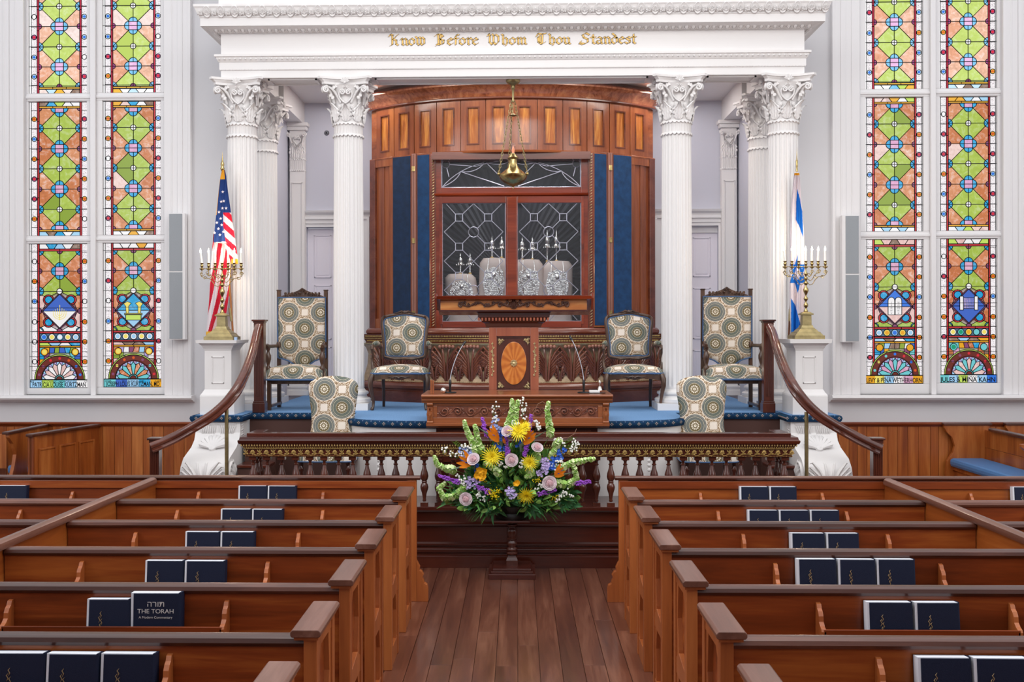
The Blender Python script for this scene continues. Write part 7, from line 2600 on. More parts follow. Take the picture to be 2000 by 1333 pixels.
XD = 2.86
RK = {-1: [(-2.40, -1.37)] * 6, 1: [(1.40, 2.29)] * 6}
near_word = ['farthest from the camera', 'second from the front', 'third from the front', 'fourth from the front', 'fifth from the front', 'sixth from the front, only its armrest in view']
for side, nm in ((-1, 'left'), (1, 'right')):
    for k in range(6):
        x0, x1 = sorted((side * .838, side * (XD - .025)))
        pew(side, k, x0, x1, 'worn mahogany aisle pew on the %s, %s' % (nm, near_word[k]), 'aisle pews', True, [RK[side][k]] if k < 5 else [])
    for k in range(4):
        x0, x1 = sorted((side * (XD + .025), side * 6.2))
        rk = (-4.15, -3.05) if side < 0 else (3.35, 4.35)
        if k == 0: rk = (-4.6, -3.52) if side < 0 else (3.55, 4.45)
        pew(side, k, x0, x1, 'outer pew beyond the %s divider, %s' % (nm, near_word[k]), 'outer pews', False, [rk] if k < 2 else [])
    # front partition
    xa, xb = sorted((side * .80, side * 6.2))
    yf = 8.40
    fp = empty('front_partition', (side * 2, yf, 0), label='long front pew partition on the %s, facing the stage' % nm, cat='partition', group='front partitions')
    MB().box(xa, xb, yf, yf + .03, .08, .95).build('panel', MT['pewback'], fp)
    MB().box(xa, xb, yf - .014, yf, .885, .945).build('upper_rail', MT['pewback'], fp, bev=.003)
    MB().prism(rail_prof(yf + .01, .98, .03, .085), 'x', xa - (.04 if side > 0 else 0), xb + (.04 if side < 0 else 0)).build('top_rail', MT['pewrail'], fp, smooth=40)
    e = MB()
    x2, x3 = sorted((side * .79, side * .862))
    e.box(x2, x3, yf - .01, yf + .045, 0, .952)
    fo = e.build('end_post', MT['pewpost'], fp, bev=.003)
    sc = [(.79, 0), (.70, 0), (.70, .10), (.708, .13), (.73, .145), (.735, .165), (.745, .185), (.735, .21), (.75, .235), (.768, .245), (.765, .27), (.79, .32)]
    MB().prism([(side * x, z) for x, z in sc], 'y', yf - .01, yf + .045).build('scrolled_foot', MT['pewpost'], fp, bev=.002)
    r0 = (-2.50, -1.52) if side < 0 else (1.42, 2.36)
    rk2 = (-4.45, -3.5) if side < 0 else (3.5, 4.45)
    for a, b in (r0, rk2):
        rr = empty('book_rack', (0, 0, 0), parent=fp); rr.location = Vector((a, yf, .6)) - woff(fp)
        rack(rr, a, b, yf)
    # divider running towards the camera
    dv = empty('pew_divider', (side * XD, 6.5, 0), label='long rail-topped divider between aisle and outer pews on the %s' % nm, cat='divider', group='pew dividers')
    MB().box(side * XD - .018, side * XD + .018, 2.9, 8.39, .08, .93).build('panel', wood('divider_board_wood', '#6b2f12', '#98501f', '#b46d34', 'y', 2.2, .35, .25, .8) if side < 0 else bpy.data.materials['divider_board_wood'], dv)
    MB().prism([(x + side * XD, z) for x, z in ((-.036, .925), (-.04, .94), (-.034, .962), (-.016, .973), (.016, .973), (.034, .962), (.04, .94), (.036, .925))], 'y', 2.9, 8.36).build('rail', MT['raily'] if 'raily' in MT else MT['pewcap'], dv, smooth=40)

# ------------------------------------------------------------------ prayer books in the racks
NAVY = plain('navy_book_cloth', '#101a33', .6, spec=.3, bstr=.2, bscale=300)
NAVY2 = plain('blue_book_spine', '#1f3a72', .55)
PAGE = plain('book_pages', '#dfe2ea', .7)
EMB = plain('gold_stamping', '#a8906a', .4, .4)
BW, BH, BT = .205, .262, .056


def squig(b, x, z, s=1.0):
    b.tube([(x + .004 * s, -.0008, z + .018 * s), (x - .003 * s, -.0012, z + .009 * s), (x + .004 * s, -.0012, z - .002 * s), (x - .002 * s, -.0008, z - .014 * s)], [.0006, .002, .002, .0006], 5)


def make_book(title=False):
    r = empty('prayer_book' if not title else 'commentary_book', (0, 0, 0))
    MB().box(.012, BW, 0, .004, 0, BH - .004).build('front_cover', NAVY, r, bev=.001)
    MB().box(0, BW, BT - .004, BT, 0, BH).build('back_cover', NAVY, r, bev=.001)
    MB().prism([(BW - .002, .0), (BW + .006, .004), (BW + .008, BT / 2), (BW + .006, BT - .004), (BW - .002, BT)], 'z', 0, BH).build('spine', NAVY if not title else NAVY, r)
    MB().box(.001, BW - .002, .0035, BT - .004, .004, BH - .001).build('page_block', PAGE, r)
    if not title:
        e = MB()
        squig(e, BW * .34, BH - .075); squig(e, BW * .31, BH - .095); squig(e, BW * .36, BH - .108); squig(e, BW * .335, BH - .128)
        e.build('gold_emblem', EMB, r, smooth=60)
    else:
        for t, s_, z_ in (('\u05d4\u05e8\u05d5\u05ea', .036, BH - .062), ('THE TORAH', .028, BH - .092), ('A Modern Commentary', .0145, BH - .115)):
            t_ = text_obj(t, s_, plain('silver_stamping', '#c9c6c4', .4) if 'silver_stamping' not in bpy.data.materials else bpy.data.materials['silver_stamping'], r, (BW * .52, -.0006, z_), name='title_lettering', extrude=.0004)
    return r


BK = make_book()
first = [True]
books = {(-1, 0): [(464, 520), (521.5, 577)], (-2, 0): [(-8, 49)],
         (-1, 1): [(429, 489), (490.5, 551)], (-1, 2): [(359, 427), (428.5, 495)], (-1, 3): [(280, 356), (358, 437)],
         (-1, 4): [(165, 250)], (-1, 5): [(-22, 82), (85, 188), (191, 298)],
         (1, 0): [(1446, 1502), (1504, 1557)], (2, 0): [(1981, 2036)], (1, 1): [(1462, 1521), (1523, 1582), (1584, 1641)],
         (1, 2): [(1546, 1613), (1616, 1680)], (1, 3): [(1559, 1636), (1639, 1712), (1715, 1790)], (1, 4): [(1696, 1786), (1790, 1878)], (1, 5): [(1797, 1902), (1906, 2016)]}
cnt_word = {1: ['single'], 2: ['left of two', 'right of two'], 3: ['leftmost of three', 'middle of three', 'rightmost of three']}
for (side, row), lst in books.items():
    yp = 8.40 if row == 0 else Y0P - SP * (row - 1) + .055
    for i, (a, b) in enumerate(lst):
        yb = yp - BT - .032
        xa, xb = W(a, 1000, yb).x, W(b, 1000, yb).x
        o = BK if first[0] else copy_tree(BK)
        first[0] = False
        zt = .915 if row == 0 else (.895 if (side, row) == (1, 3) else .876)
        o.location = (xa, yb - .004 * (i % 2), max(.613, zt - BH))
        o.scale = ((xb - xa - .006) / BW, 1, 1)
        o.rotation_euler = (-.10, 0, random.uniform(-.02, .012))
        where = ('in the %s front partition rack' % ('left' if side < 0 else 'right')) if row == 0 else 'in the %s pew rack on the %s' % (['', 'first', 'second', 'third', 'fourth', 'fifth'][row], 'left' if side < 0 else 'right')
        if abs(side) == 2: where = 'in the outer front rack at picture edge, %s' % ('left' if side < 0 else 'right')
        cw_ = cnt_word[len(lst)][i] if (side, row) != (-1, 4) else 'beside the titled one'
        tag(o, 'navy prayer book, %s, %s' % (cw_, where), 'book', 'navy prayer books in the pew racks')
TB = make_book(True)
yb = Y0P - SP * 3 + .055 - BT - .02
xa, xb = W(253, 1000, yb).x, W(348, 1000, yb).x
TB.location = (xa, yb, .635); TB.scale = ((xb - xa) / BW, 1.2, 1.03); TB.rotation_euler = (-.05, 0, 0)
tag(TB, 'thick navy book with silver Hebrew and English title in the fourth left pew rack', 'book')

# ------------------------------------------------------------------ benches along the window wall
cu = MT['bluecloth']


def end_panel(root, y0, y1, x0, x1, s, z=.99):
    """bench end: shaped board in the xz plane, curved on the side s"""
    w = x1 - x0
    c = [(0, 0), (0, .42), (.02, .56), (.16, .66), (.2, .74), (.14, .84), (.02, .9), (-.04, z - .03), (-.04, z), (1, z), (1, 0)]
    pts = [((x0 + w * u) if s < 0 else (x1 - w * u), z_) for u, z_ in c]
    return MB().prism(pts, 'y', y0, y1).build('end_board', MT['wain'], root, bev=.003)


b = empty('bench', (-5.15, 12.2, 0), label='side bench at far left with three raised panels on its back and blue cushion', cat='bench', group='side benches by the windows')
pn = Vector(W(62, 849, 11.6)); pf2 = W(193, 829, 12.86)
d = Vector((pf2.x - pn.x, pf2.y - pn.y)); L = d.length; ang = math.atan2(d.y, d.x)


def bxp(u0, u1, t0, t1, z0, z1):
    m = MB().box(u0, u1, t0, t1, z0, z1)
    return m.xf(Matrix.Translation((pn.x, pn.y, 0)) @ Matrix.Rotation(ang, 4, 'Z'))


bxp(0, L, 0, .03, .08, .97).build('back_board', MT['wain'], b)
bxp(-.04, L, -.035, .05, .965, .995).build('top_rail', MT['pewrail'], b, bev=.008)
bxp(-.0, .07, -.02, .05, 0, .965).build('end_stile', MT['wain'], b, bev=.003)
for i in range(3):
    u0 = .13 + i * (L - .16) / 3; u1 = u0 + (L - .16) / 3 - .11
    m = bxp(u0, u1, -.012, 0, .3, .80)
    for q in ((u0 - .02, u0, .28, .82), (u1, u1 + .02, .28, .82), (u0, u1, .28, .30), (u0, u1, .80, .82)): m.merge(bxp(q[0], q[1], -.022, 0, q[2], q[3]))
    m.build('raised_panel', MT['wain'], b, bev=.003)
MB().box(-5.9, -5.17, 12.3, 12.84, .42, .46).build('seat', MT['wain'], b)
MB().box(-5.9, -5.2, 12.3, 12.82, .46, .56).build('cushion', cu, b, bev=.03)
b2 = empty('bench', (-6.1, 12.1, 0), label='curved end of a second side bench cut off by the left picture edge', cat='bench', group='side benches by the windows')
e_ = MB().prism([(11.9, 0), (11.9, .45), (11.98, .6), (12.02, .72), (11.95, .85), (11.85, .93), (11.85, .965), (12.84, .965), (12.84, 0)], 'x', W(30, 850, 12.0).x - .04, W(30, 850, 12.0).x)
e_.build('end_board', MT['wain'], b2, bev=.003)
MB().box(W(30, 850, 12.0).x - .06, W(30, 850, 12.0).x + .02, 11.8, 12.84, .965, .995).build('top_rail', MT['pewrail'], b2, bev=.008)
MB().box(-6.9, -6.0 - .0, 12.5, 12.55, .5, .9).build('back_board', MT['wain'], b2)
b = empty('bench', (5.3, 12.0, 0), label='curved-ended side bench at far right with a long blue ribbed cushion', cat='bench', group='side benches by the windows')
MB().box(5.5, 5.53, 11.06, 12.78, .5, .72).build('back_board', MT['wain'], b, bev=.003)
MB().box(5.5, 5.53, 11.06, 12.78, .723, .93).build('back_board', MT['wain'], b, bev=.003)
MB().box(5.46, 5.55, 11.0, 12.6, .93, .965).build('top_rail', MT['pewrail'], b, bev=.01)
end_panel(b, 12.78, 12.83, 5.05, 5.56, -1, .985)
MB().box(5.02, 5.58, 12.76, 12.84, .985, 1.01).build('end_cap', MT['pewrail'], b, bev=.004)
end_panel(b, 11.0, 11.05, 5.12, 5.58, -1, .95)
MB().box(5.12, 5.5, 11.06, 12.78, .46, .5).build('seat', MT['wain'], b)
MB().box(5.14, 5.17, 11.06, 12.78, .05, .46).build('seat_apron', MT['wain'], b)
MB().box(5.08, 5.49, 11.06, 12.77, .5, .60).build('cushion', cu, b, bev=.035)
b = empty('bench', (6.1, 12.5, 0), label='end of another side bench at the right picture edge by the wall', cat='bench', group='side benches by the windows')
end_panel(b, 12.78, 12.83, W(1968, 850, 12.8).x, 6.4, -1, .985)
MB().box(W(1962, 850, 12.8).x, 6.45, 12.76, 12.84, .985, 1.01).build('end_cap', MT['pewrail'], b, bev=.004)
# ------------------------------------------------------------------ flower stand, urn and arrangement
YFS = 9.33
fxs_ = W(1000, 1100, YFS).x
zs = lambda v: W(1000, v, YFS).z
fs_ = empty('flower_stand', (fxs_, YFS, 0), label='dark turned wooden pedestal stand in the aisle under the flowers', cat='stand')
h = .2
b = MB().box(fxs_ - h, fxs_ + h, YFS - h, YFS + h, 0, .045)
b.box(fxs_ - h + .02, fxs_ + h - .02, YFS - h + .02, YFS + h - .02, .045, .065)
b.box(fxs_ - h + .035, fxs_ + h - .035, YFS - h + .035, YFS + h - .035, .065, .085)
b.build('base', MT['mahog'], fs_, bev=.004)
f = MB()
lv = [(.085, .052), (.13, .05), (.155, .04), (.17, .036), (.178, .046)]
for (z0, r0), (z1, r1) in zip(lv[:-1], lv[1:]):
    n0 = [(fxs_ - r0, YFS - r0, z0), (fxs_ + r0, YFS - r0, z0), (fxs_ + r0, YFS + r0, z0), (fxs_ - r0, YFS + r0, z0)]
    n1 = [(fxs_ - r1, YFS - r1, z1), (fxs_ + r1, YFS - r1, z1), (fxs_ + r1, YFS + r1, z1), (fxs_ - r1, YFS + r1, z1)]
    f.add(n0 + n1, [(0, 1, 5, 4), (1, 2, 6, 5), (2, 3, 7, 6), (3, 0, 4, 7)])
f.build('foot', MT['mahogz'], fs_, bev=.003)
MB().lathe([(.046, .178), (.048, .19), (.036, .2), (.046, .215), (.044, .228), (.03, .24), (.04, .262), (.042, .275), (.034, .286), (.03, .295), (.044, .31), (.046, .32), (.034, .33), (.042, .35), (.046, .372), (.042, .392), (.03, .405), (.028, .415), (.042, .428), (.044, .436), (.03, .445), (.03, .465)], (fxs_, YFS, 0), 20).build('turned_column', MT['mahogz'], fs_, smooth=45)
MB().box(fxs_ - .06, fxs_ + .06, YFS - .06, YFS + .06, .455, .475).box(fxs_ - .155, fxs_ + .155, YFS - .155, YFS + .155, .475, .492).build('top_plate', MT['mahog'], fs_, bev=.003)
urn = empty('flower_bowl', (fxs_, YFS, .492), label='dark round bowl holding the flowers on the wooden stand', cat='bowl')
MB().lathe([(.14, .492), (.145, .52), (.13, .545), (.15, .57), (.165, .60), (.17, .61), (.155, .61), (.12, .58), (0, .57)], (fxs_, YFS, 0), 28).build('bowl', plain('black_bowl_glaze', '#0e0c0c', .4), urn, smooth=50)
MB().lathe([(.12, .575), (.12, .63), (.09, .66), (0, .67)], (fxs_, YFS, 0), 16).build('floral_foam', plain('green_foam', '#22401f', .9), urn, smooth=50)

LG = {k: plain(k, c, .55, spec=.35, nvar=.25, nscale=20) for k, c in dict(leaf_green='#558a45', leaf_dark='#386b40', leaf_light='#8cb85c', bell_green='#93bd5a', bell_pale='#d6e8ac', stem_green='#4d7a37').items()}
FC = {k: plain(k, c, .6, spec=.2, nvar=.12, nscale=30) for k, c in dict(mum_yellow='#fbe234', mum_centre='#c9b21c', rose_mauve='#e3d3d8', rose_deep='#d6b4ba', strelitzia_orange='#ff9326', liatris_purple='#9d56c4', delph_blue='#3a66c8', delph_pale='#a6b6ec', white_petal='#f1f2ec', golden='#e3c81c', lily_gold='#e8a91c', lilac_petal='#c9b8ea', twig='#8a6a58').items()}
ROOT = Vector((fxs_, YFS, .64))
RF = random.Random(5)


def fp_(px, v, dy=0.0):
    r = abs(px - 1003) / 160.0
    return W(px, v, 9.10 + .12 * r - dy)


def stemto(p, r0=.003):
    m = ROOT.lerp(p, .5) + Vector((0, .04, .03))
    return MB().tube([ROOT, m, p], [r0 * 1.2, r0, r0 * .8], 5)


def orient(b, p, d):
    """take a mesh built along +z and point it along d at p"""
    return b.xf(Matrix.Translation(p) @ Vector(d).to_track_quat('Z', 'Y').to_matrix().to_4x4())


def orient2(b, p, d):
    z = Vector(d).normalized(); x = z.cross(Vector((0, 1, .2)))
    x = x.normalized() if x.length > .1 else Vector((1, 0, 0))
    y = z.cross(x)
    M = Matrix((x, y, z)).transposed().to_4x4()
    return b.xf(Matrix.Translation(p) @ M)


def petal_strip(L, w, curl, n=5, cup=.3):
    b = MB()
    def fn(u, v):
        s = 2 * u - 1
        ww = w * sin(PI * min(.97, .08 + .92 * v)) ** .7
        return (s * ww, curl * v * v - cup * ww * (1 - s * s) * 0.6, L * v)
    return b.grid(fn, 2, n)


def flower(name, px, v, label, cat, group, dy=0.0):
    p = fp_(px, v, dy)
    r = empty(name, tuple(p), label=label, cat=cat, group=group)
    return r, p


FACE = Vector((0, -1, .25)).normalized()
# spider chrysanthemums
for (px, v, rr, where, tilt) in ((1013, 843, .075, 'topmost, above the centre', .5), (961, 893, .075, 'left of centre', .1), (1035, 904, .062, 'right of centre', -.1), (1028, 968, .07, 'lowest, near the rim', -.5), (1027, 834, .045, 'small one tucked behind the topmost', .8)):
    r, p = flower('spider_chrysanthemum', px, v, 'bright yellow spider chrysanthemum, ' + where, 'flower', 'yellow chrysanthemums', .13)
    b = MB(); c = MB()
    d0 = Vector((RF.uniform(-.2, .2), -1, tilt)).normalized()
    M0 = Matrix.Translation(p) @ d0.to_track_quat('Z', 'Y').to_matrix().to_4x4()
    for ring, (n_, el, L) in enumerate(((24, .05, 1.25), (24, .35, 1.05), (18, .75, .75), (12, 1.1, .5))):
        for k in range(n_):
            a = 2 * PI * k / n_ + ring * .3; LL = rr * L * RF.uniform(.8, 1.12)
            ps = petal_strip(LL, rr * .062, rr * .15 * RF.uniform(-.6, 1), 4)
            e = el + RF.uniform(-.12, .12)
            b.merge(ps, M0 @ Matrix.Rotation(a, 4, 'Z') @ Matrix.Rotation(PI / 2 - e, 4, 'Y') @ Matrix.Rotation(PI / 2, 4, 'Z'))
    b.build('petals', FC['mum_yellow'], r, kind='stuff', smooth=80, recalc=False)
    c.lathe([(0, 0), (rr * .2, 0), (rr * .16, rr * .2), (0, rr * .26)], seg=10); c.xf(M0); c.build('centre', FC['mum_centre'], r, smooth=60)
    stemto(p).build('stem', LG['stem_green'], r)
# roses
for (px, v, rr, where, fac) in ((925, 898, .05, 'closed, on the left shoulder', (-.3, -.8, .55)), (999, 899, .05, 'at the very centre', (0, -1, .1)), (1073, 944, .055, 'fully open, low on the right', (.1, -1, .1)), (910, 975, .05, 'fully open, low on the left', (-.15, -1, .05)), (991, 843, .045, 'beside the topmost chrysanthemum', (-.3, -.8, .5)), (1049, 875, .045, 'pale, upper right', (.2, -.7, .7))):
    r, p = flower('rose', px, v, 'pale mauve rose, ' + where, 'flower', 'mauve roses', .12)
    M0 = Matrix.Translation(p) @ Vector(fac).normalized().to_track_quat('Z', 'Y').to_matrix().to_4x4()
    for ring, (n_, rad, hh, op) in enumerate(((5, .62, .42, .12), (5, .82, .32, .4), (6, 1.0, .18, .7))):
        pb = MB()
        for k in range(n_):
            a0 = 2 * PI * k / n_ + ring * .7
            sp = 2 * PI / n_ * .72

            def fn(u, w, a0=a0, sp=sp, rad=rad, hh=hh, op=op):
                a = a0 + (u - .5) * 2 * sp * .85
                e = 1 - (2 * u - 1) ** 4 * .35
                R_ = rr * (.10 + (rad - .10) * sin(w * PI / 2) + op * .32 * max(0, w - .6) ** 1.3 * 2 + .03 * (u - .5))
                return (R_ * cos(a), R_ * sin(a), rr * ((hh + .15) * w * e - .12))
            pb.grid(fn, 6, 5)
        pb.xf(M0)
        pb.build('petal_ring', FC['rose_mauve'], r, smooth=80, recalc=False)
    MB().lathe([(rr * a_, rr * b_) for a_, b_ in ((0, .66), (.08, .70), (.12, .58), (.19, .66), (.24, .52), (.32, .60), (.38, .44), (.46, .50), (.54, .25), (.5, 0))], seg=14, rmod=lambda a, z: 1 + .09 * sin(3 * a + z * 160)).xf(M0).build('bud_centre', FC['rose_deep'], r, smooth=70)
    g = MB().lathe([(0, -rr * .25), (rr * .3, -rr * .12), (rr * .2, 0)], seg=8); g.xf(M0); g.build('sepals', LG['leaf_green'], r, smooth=60)
    stemto(p).build('stem', LG['stem_green'], r)
# birds of paradise
for (px, v, d, where, s_) in ((958, 852, (-.75, -.3, .55), 'upper left, beak pointing left', 1.0), (1040, 858, (.8, -.3, .5), 'upper right, beak pointing right', 1.0), (903, 912, (-1, -.3, -.25), 'far left, orange petals level with the baluster tops', .9), (1098, 928, (.75, -.4, .2), 'far right, against the green bells', .8), (983, 862, (-.5, -.5, .6), 'small bud near the centre', .35)):
    r, p = flower('bird_of_paradise', px, v, 'orange bird-of-paradise bloom, ' + where, 'flower', 'bird-of-paradise blooms', .11)
    D = Vector(d).normalized()
    base = p - D * .12 * s_
    MB().tube([base - Vector((0, 0, .05 * s_)), base, base + D * .10 * s_, base + D * .26 * s_], [.010 * s_, .017 * s_, .014 * s_, .001], 8).build('beak', plain('grey_green_beak', '#5a6b52', .5) if 'grey_green_beak' not in bpy.data.materials else bpy.data.materials['grey_green_beak'], r, smooth=60)
    up = Vector((D.x * .35, -.2, 1)).normalized()
    for k, (mx, L) in enumerate(((.15, .16), (.5, .15), (.8, .15), (1.1, .12))):
        dd = (up * (1.15 - mx) + D * mx).normalized()
        pt = petal_strip(L * s_, .021 * s_, .01, 5, .25)
        orient2(pt, base + D * .03 * s_ + Vector((0, -.008 * k, 0)), dd).build('petal', FC['strelitzia_orange'], r, smooth=80, recalc=False)
    tg = petal_strip(.12 * s_, .006 * s_, 0, 4)
    orient2(tg, base + D * .04 * s_ + Vector((0, -.02, 0)), (up * .6 + D * .6).normalized()).build('tongue', FC['delph_blue'], r, recalc=False)
    MB().tube([ROOT, ROOT.lerp(base, .5) + Vector((0, .03, 0)), base - Vector((0, 0, .05 * s_))], .005, 6).build('stem', LG['stem_green'], r)


def path_pts(pxs, dy=.04):
    P = [fp_(x, v, dy) for x, v in pxs]
    out = []
    for i in range(len(P) - 1):
        for k in range(6): out.append(P[i].lerp(P[i + 1], k / 6))
    out.append(P[-1])
    return out


# gayfeather spikes
for pxs, where in (([(952, 850), (946, 836), (942, 818)], 'upper left, behind the orange bloom'), ([(1030, 858), (1034, 835), (1038, 812)], 'tall, right of the topmost chrysanthemum'), ([(992, 890), (990, 872), (989, 853)], 'upright at the centre'), ([(895, 942), (876, 936), (859, 930)], 'far left, nearly level'), ([(955, 962), (943, 956), (931, 950)], 'low left of centre'), ([(1054, 965), (1069, 962), (1084, 957)], 'low right under the open rose'), ([(1128, 944), (1140, 943), (1151, 941)], 'far right, over a baluster'), ([(1030, 868), (1027, 880), (1024, 890)], 'short, below the upper right one')):
    r, p = flower('gayfeather', pxs[-1][0], pxs[-1][1], 'fluffy purple flower spike, ' + where, 'flower', 'purple spikes', .07)
    P = path_pts(pxs, .07)
    b = MB()
    for i, q in enumerate(P):
        t = i / (len(P) - 1)
        for k in range(9):
            a = 2 * PI * k / 9 + i
            rr = .021 * (1.05 - .45 * t)
            o = Vector((cos(a) * rr, -abs(sin(a)) * rr, sin(a + i) * rr)) * RF.uniform(.4, 1.1)
            b.lathe([(0, -.008), (.008, 0), (0, .008)], tuple(q + o), 5)
    b.build('florets', FC['liatris_purple'], r, kind='stuff')
    stemto(P[0]).merge(MB().tube(P, .003, 5)).build('stem', LG['stem_green'], r)
# bells of Ireland
BELL = MB()
BELL.lathe([(.003, 0), (.008, .006), (.014, .014), (.021, .019)], seg=8, rmod=lambda a, z: 1 + .12 * cos(4 * a))
for pxs, where in (([(930, 885), (922, 862), (912, 842), (907, 824)], 'tall, far upper left'), ([(940, 880), (934, 858), (928, 832)], 'second from the left at the top'), ([(990, 838), (997, 818), (1001, 800), (1000, 782)], 'tall, left of the centre line'), ([(1004, 835), (1008, 812), (1011, 785)], 'slim, right of the tallest one'), ([(1076, 850), (1073, 828), (1069, 805), (1071, 788)], 'tall spire on the right'), ([(885, 918), (868, 915), (853, 907), (849, 893)], 'far left, curling upwards'), ([(905, 955), (888, 970), (867, 973), (857, 955), (868, 945)], 'lower left, curling round a baluster'), ([(1085, 945), (1110, 948), (1126, 935), (1122, 915), (1118, 903)], 'right, curling up past the orange bloom'), ([(1095, 915), (1115, 905), (1140, 900), (1160, 897)], 'far right, reaching over the balusters'), ([(975, 925), (958, 912), (948, 905)], 'left of centre, short'), ([(1048, 905), (1050, 890), (1048, 880)], 'short, right of centre'), ([(1030, 915), (1040, 925), (1028, 932)], 'short, below the right chrysanthemum'), ([(1085, 870), (1092, 862), (1082, 882), (1075, 890)], 'bushy, upper right')):
    r, p = flower('bells_of_ireland', pxs[-1][0], pxs[-1][1], 'green bell-covered flower stem, ' + where, 'flower', 'green bell stems', .05)
    P = path_pts(pxs, .05)
    b = MB()
    for i, q in enumerate(P):
        t = i / (len(P) - 1)
        for k in range(4):
            a = 2 * PI * k / 4 + i * 1.1
            d = Vector((cos(a), -abs(sin(a)) * .8 - .15, sin(a) + .35))
            s_ = (1.15 - .55 * t) * RF.uniform(.75, 1.25)
            bb_ = MB(); bb_.v = [tuple(Vector(v_) * s_) for v_ in BELL.v]; bb_.f = list(BELL.f); bb_.m = list(BELL.m)
            b.merge(orient(bb_, q + d.normalized() * .004, d))
    b.m = [(i // 24) % 2 for i in range(len(b.f))]
    b.build('bells', [LG['bell_green'], LG['bell_pale']], r, kind='stuff', recalc=False)
    stemto(P[0]).merge(MB().tube(P, .004, 5)).build('stem', LG['stem_green'], r)


def cluster(name, mat, pxs, nper, spread, size, label, cat, group, dy=.05, ball=False, flat=False):
    r, p = flower(name, pxs[0][0], pxs[0][1], label, cat, group, dy)
    b = MB()
    c = Vector((0, 0, 0))
    s = MB()
    for (x, v) in pxs:
        q = fp_(x, v, dy)
        c += q
        for k in range(nper):
            o = Vector((RF.gauss(0, spread), RF.gauss(0, spread * .5) - .01, RF.gauss(0, spread)))
            if ball: b.lathe([(0, -size), (size * .87, -size * .5), (size * .87, size * .5), (0, size)], tuple(q + o), 6)
            else:
                a0 = RF.random() * 6
                for j in range(5):
                    a = a0 + j * 2 * PI / 5
                    d = Vector((cos(a), -.5, sin(a)))
                    pp = q + o
                    e = Vector((-sin(a), 0, cos(a)))
                    b.add([pp, pp + d * size * .6 + e * size * .45, pp + d * size, pp + d * size * .6 - e * size * .45], [(0, 1, 2, 3)])
            s.tube([q - Vector((0, -.01, .04)), q + o], .001, 3, caps=False)
    c /= len(pxs)
    b.build('florets', mat, r, kind='stuff', recalc=False)
    s.merge(stemto(c, .002)); s.build('stems', LG['stem_green'], r, kind='stuff')


cluster('delphinium', FC['delph_blue'], [(973, 848), (977, 858), (972, 868), (985, 850), (980, 876)], 9, .018, .016, 'deep blue flower spray, left of the topmost chrysanthemum', 'flower', 'blue sprays')
cluster('delphinium', FC['delph_pale'], [(966, 830), (970, 840), (978, 838), (968, 820)], 8, .016, .013, 'pale blue flower spray, upper left', 'flower', 'pale blue sprays')
cluster('delphinium', FC['delph_blue'], [(1085, 897), (1092, 890), (1080, 904), (1098, 884), (1076, 912)], 9, .018, .016, 'deep blue flower spray, on the right shoulder', 'flower', 'blue sprays')
cluster('delphinium', FC['delph_pale'], [(908, 890), (912, 900), (904, 880), (918, 884)], 8, .016, .014, 'pale blue flower spray, far left above the open rose', 'flower', 'pale blue sprays')
cluster('delphinium', FC['delph_blue'], [(928, 910), (934, 915), (930, 932), (1020, 862), (1014, 868)], 6, .016, .014, 'dark blue florets deep among the leaves', 'flower', 'blue sprays', .02)
cluster('stock_flower', FC['lilac_petal'], [(1062, 912), (1065, 920), (1060, 900), (1055, 925), (1068, 908)], 11, .014, .014, 'lilac flower head, right of centre above the open rose', 'flower', 'lilac heads', .06)
cluster('stock_flower', FC['lilac_petal'], [(998, 958), (1003, 966), (995, 964)], 14, .014, .014, 'lilac flower head, low at the centre', 'flower', 'lilac heads', .08)
cluster('stock_flower', FC['lilac_petal'], [(915, 942), (925, 938), (918, 950), (932, 943), (915, 935)], 9, .015, .012, 'lilac flower head, left below the orange bloom', 'flower', 'lilac heads', .05)
cluster('goldenrod', FC['golden'], [(972, 876), (968, 872), (978, 885), (984, 890), (975, 868)], 16, .012, .006, 'golden yellow plume, left of centre', 'flower', 'golden plumes', .05, True)
cluster('goldenrod', FC['golden'], [(962, 968), (966, 962), (958, 960), (968, 972), (972, 958)], 14, .014, .006, 'golden yellow plume, low left', 'flower', 'golden plumes', .07, True)
cluster('goldenrod', FC['golden'], [(1075, 968), (1082, 972), (1090, 974), (1070, 962), (1046, 938), (1052, 934)], 12, .015, .0055, 'golden yellow plume, low right', 'flower', 'golden plumes', .05, True)
cluster('goldenrod', FC['golden'], [(1077, 893), (1082, 888), (1074, 900), (943, 940), (950, 945), (938, 886)], 12, .013, .0055, 'golden yellow plume, scattered through the right shoulder', 'flower', 'golden plumes', .04, True)
cluster('golden_lily', FC['lily_gold'], [(938, 922), (933, 928), (942, 930)], 6, .012, .03, 'golden starry bloom, left of centre below the chrysanthemum', 'flower', 'golden starry blooms', .07)
cluster('golden_lily', FC['lily_gold'], [(1009, 944)], 5, .006, .026, 'golden cupped bloom, just right of centre', 'flower', 'golden starry blooms', .08)
cluster('golden_lily', FC['lily_gold'], [(1022, 826), (1030, 830), (982, 860)], 4, .008, .028, 'golden starry bloom, behind the topmost chrysanthemum', 'flower', 'golden starry blooms', .02)
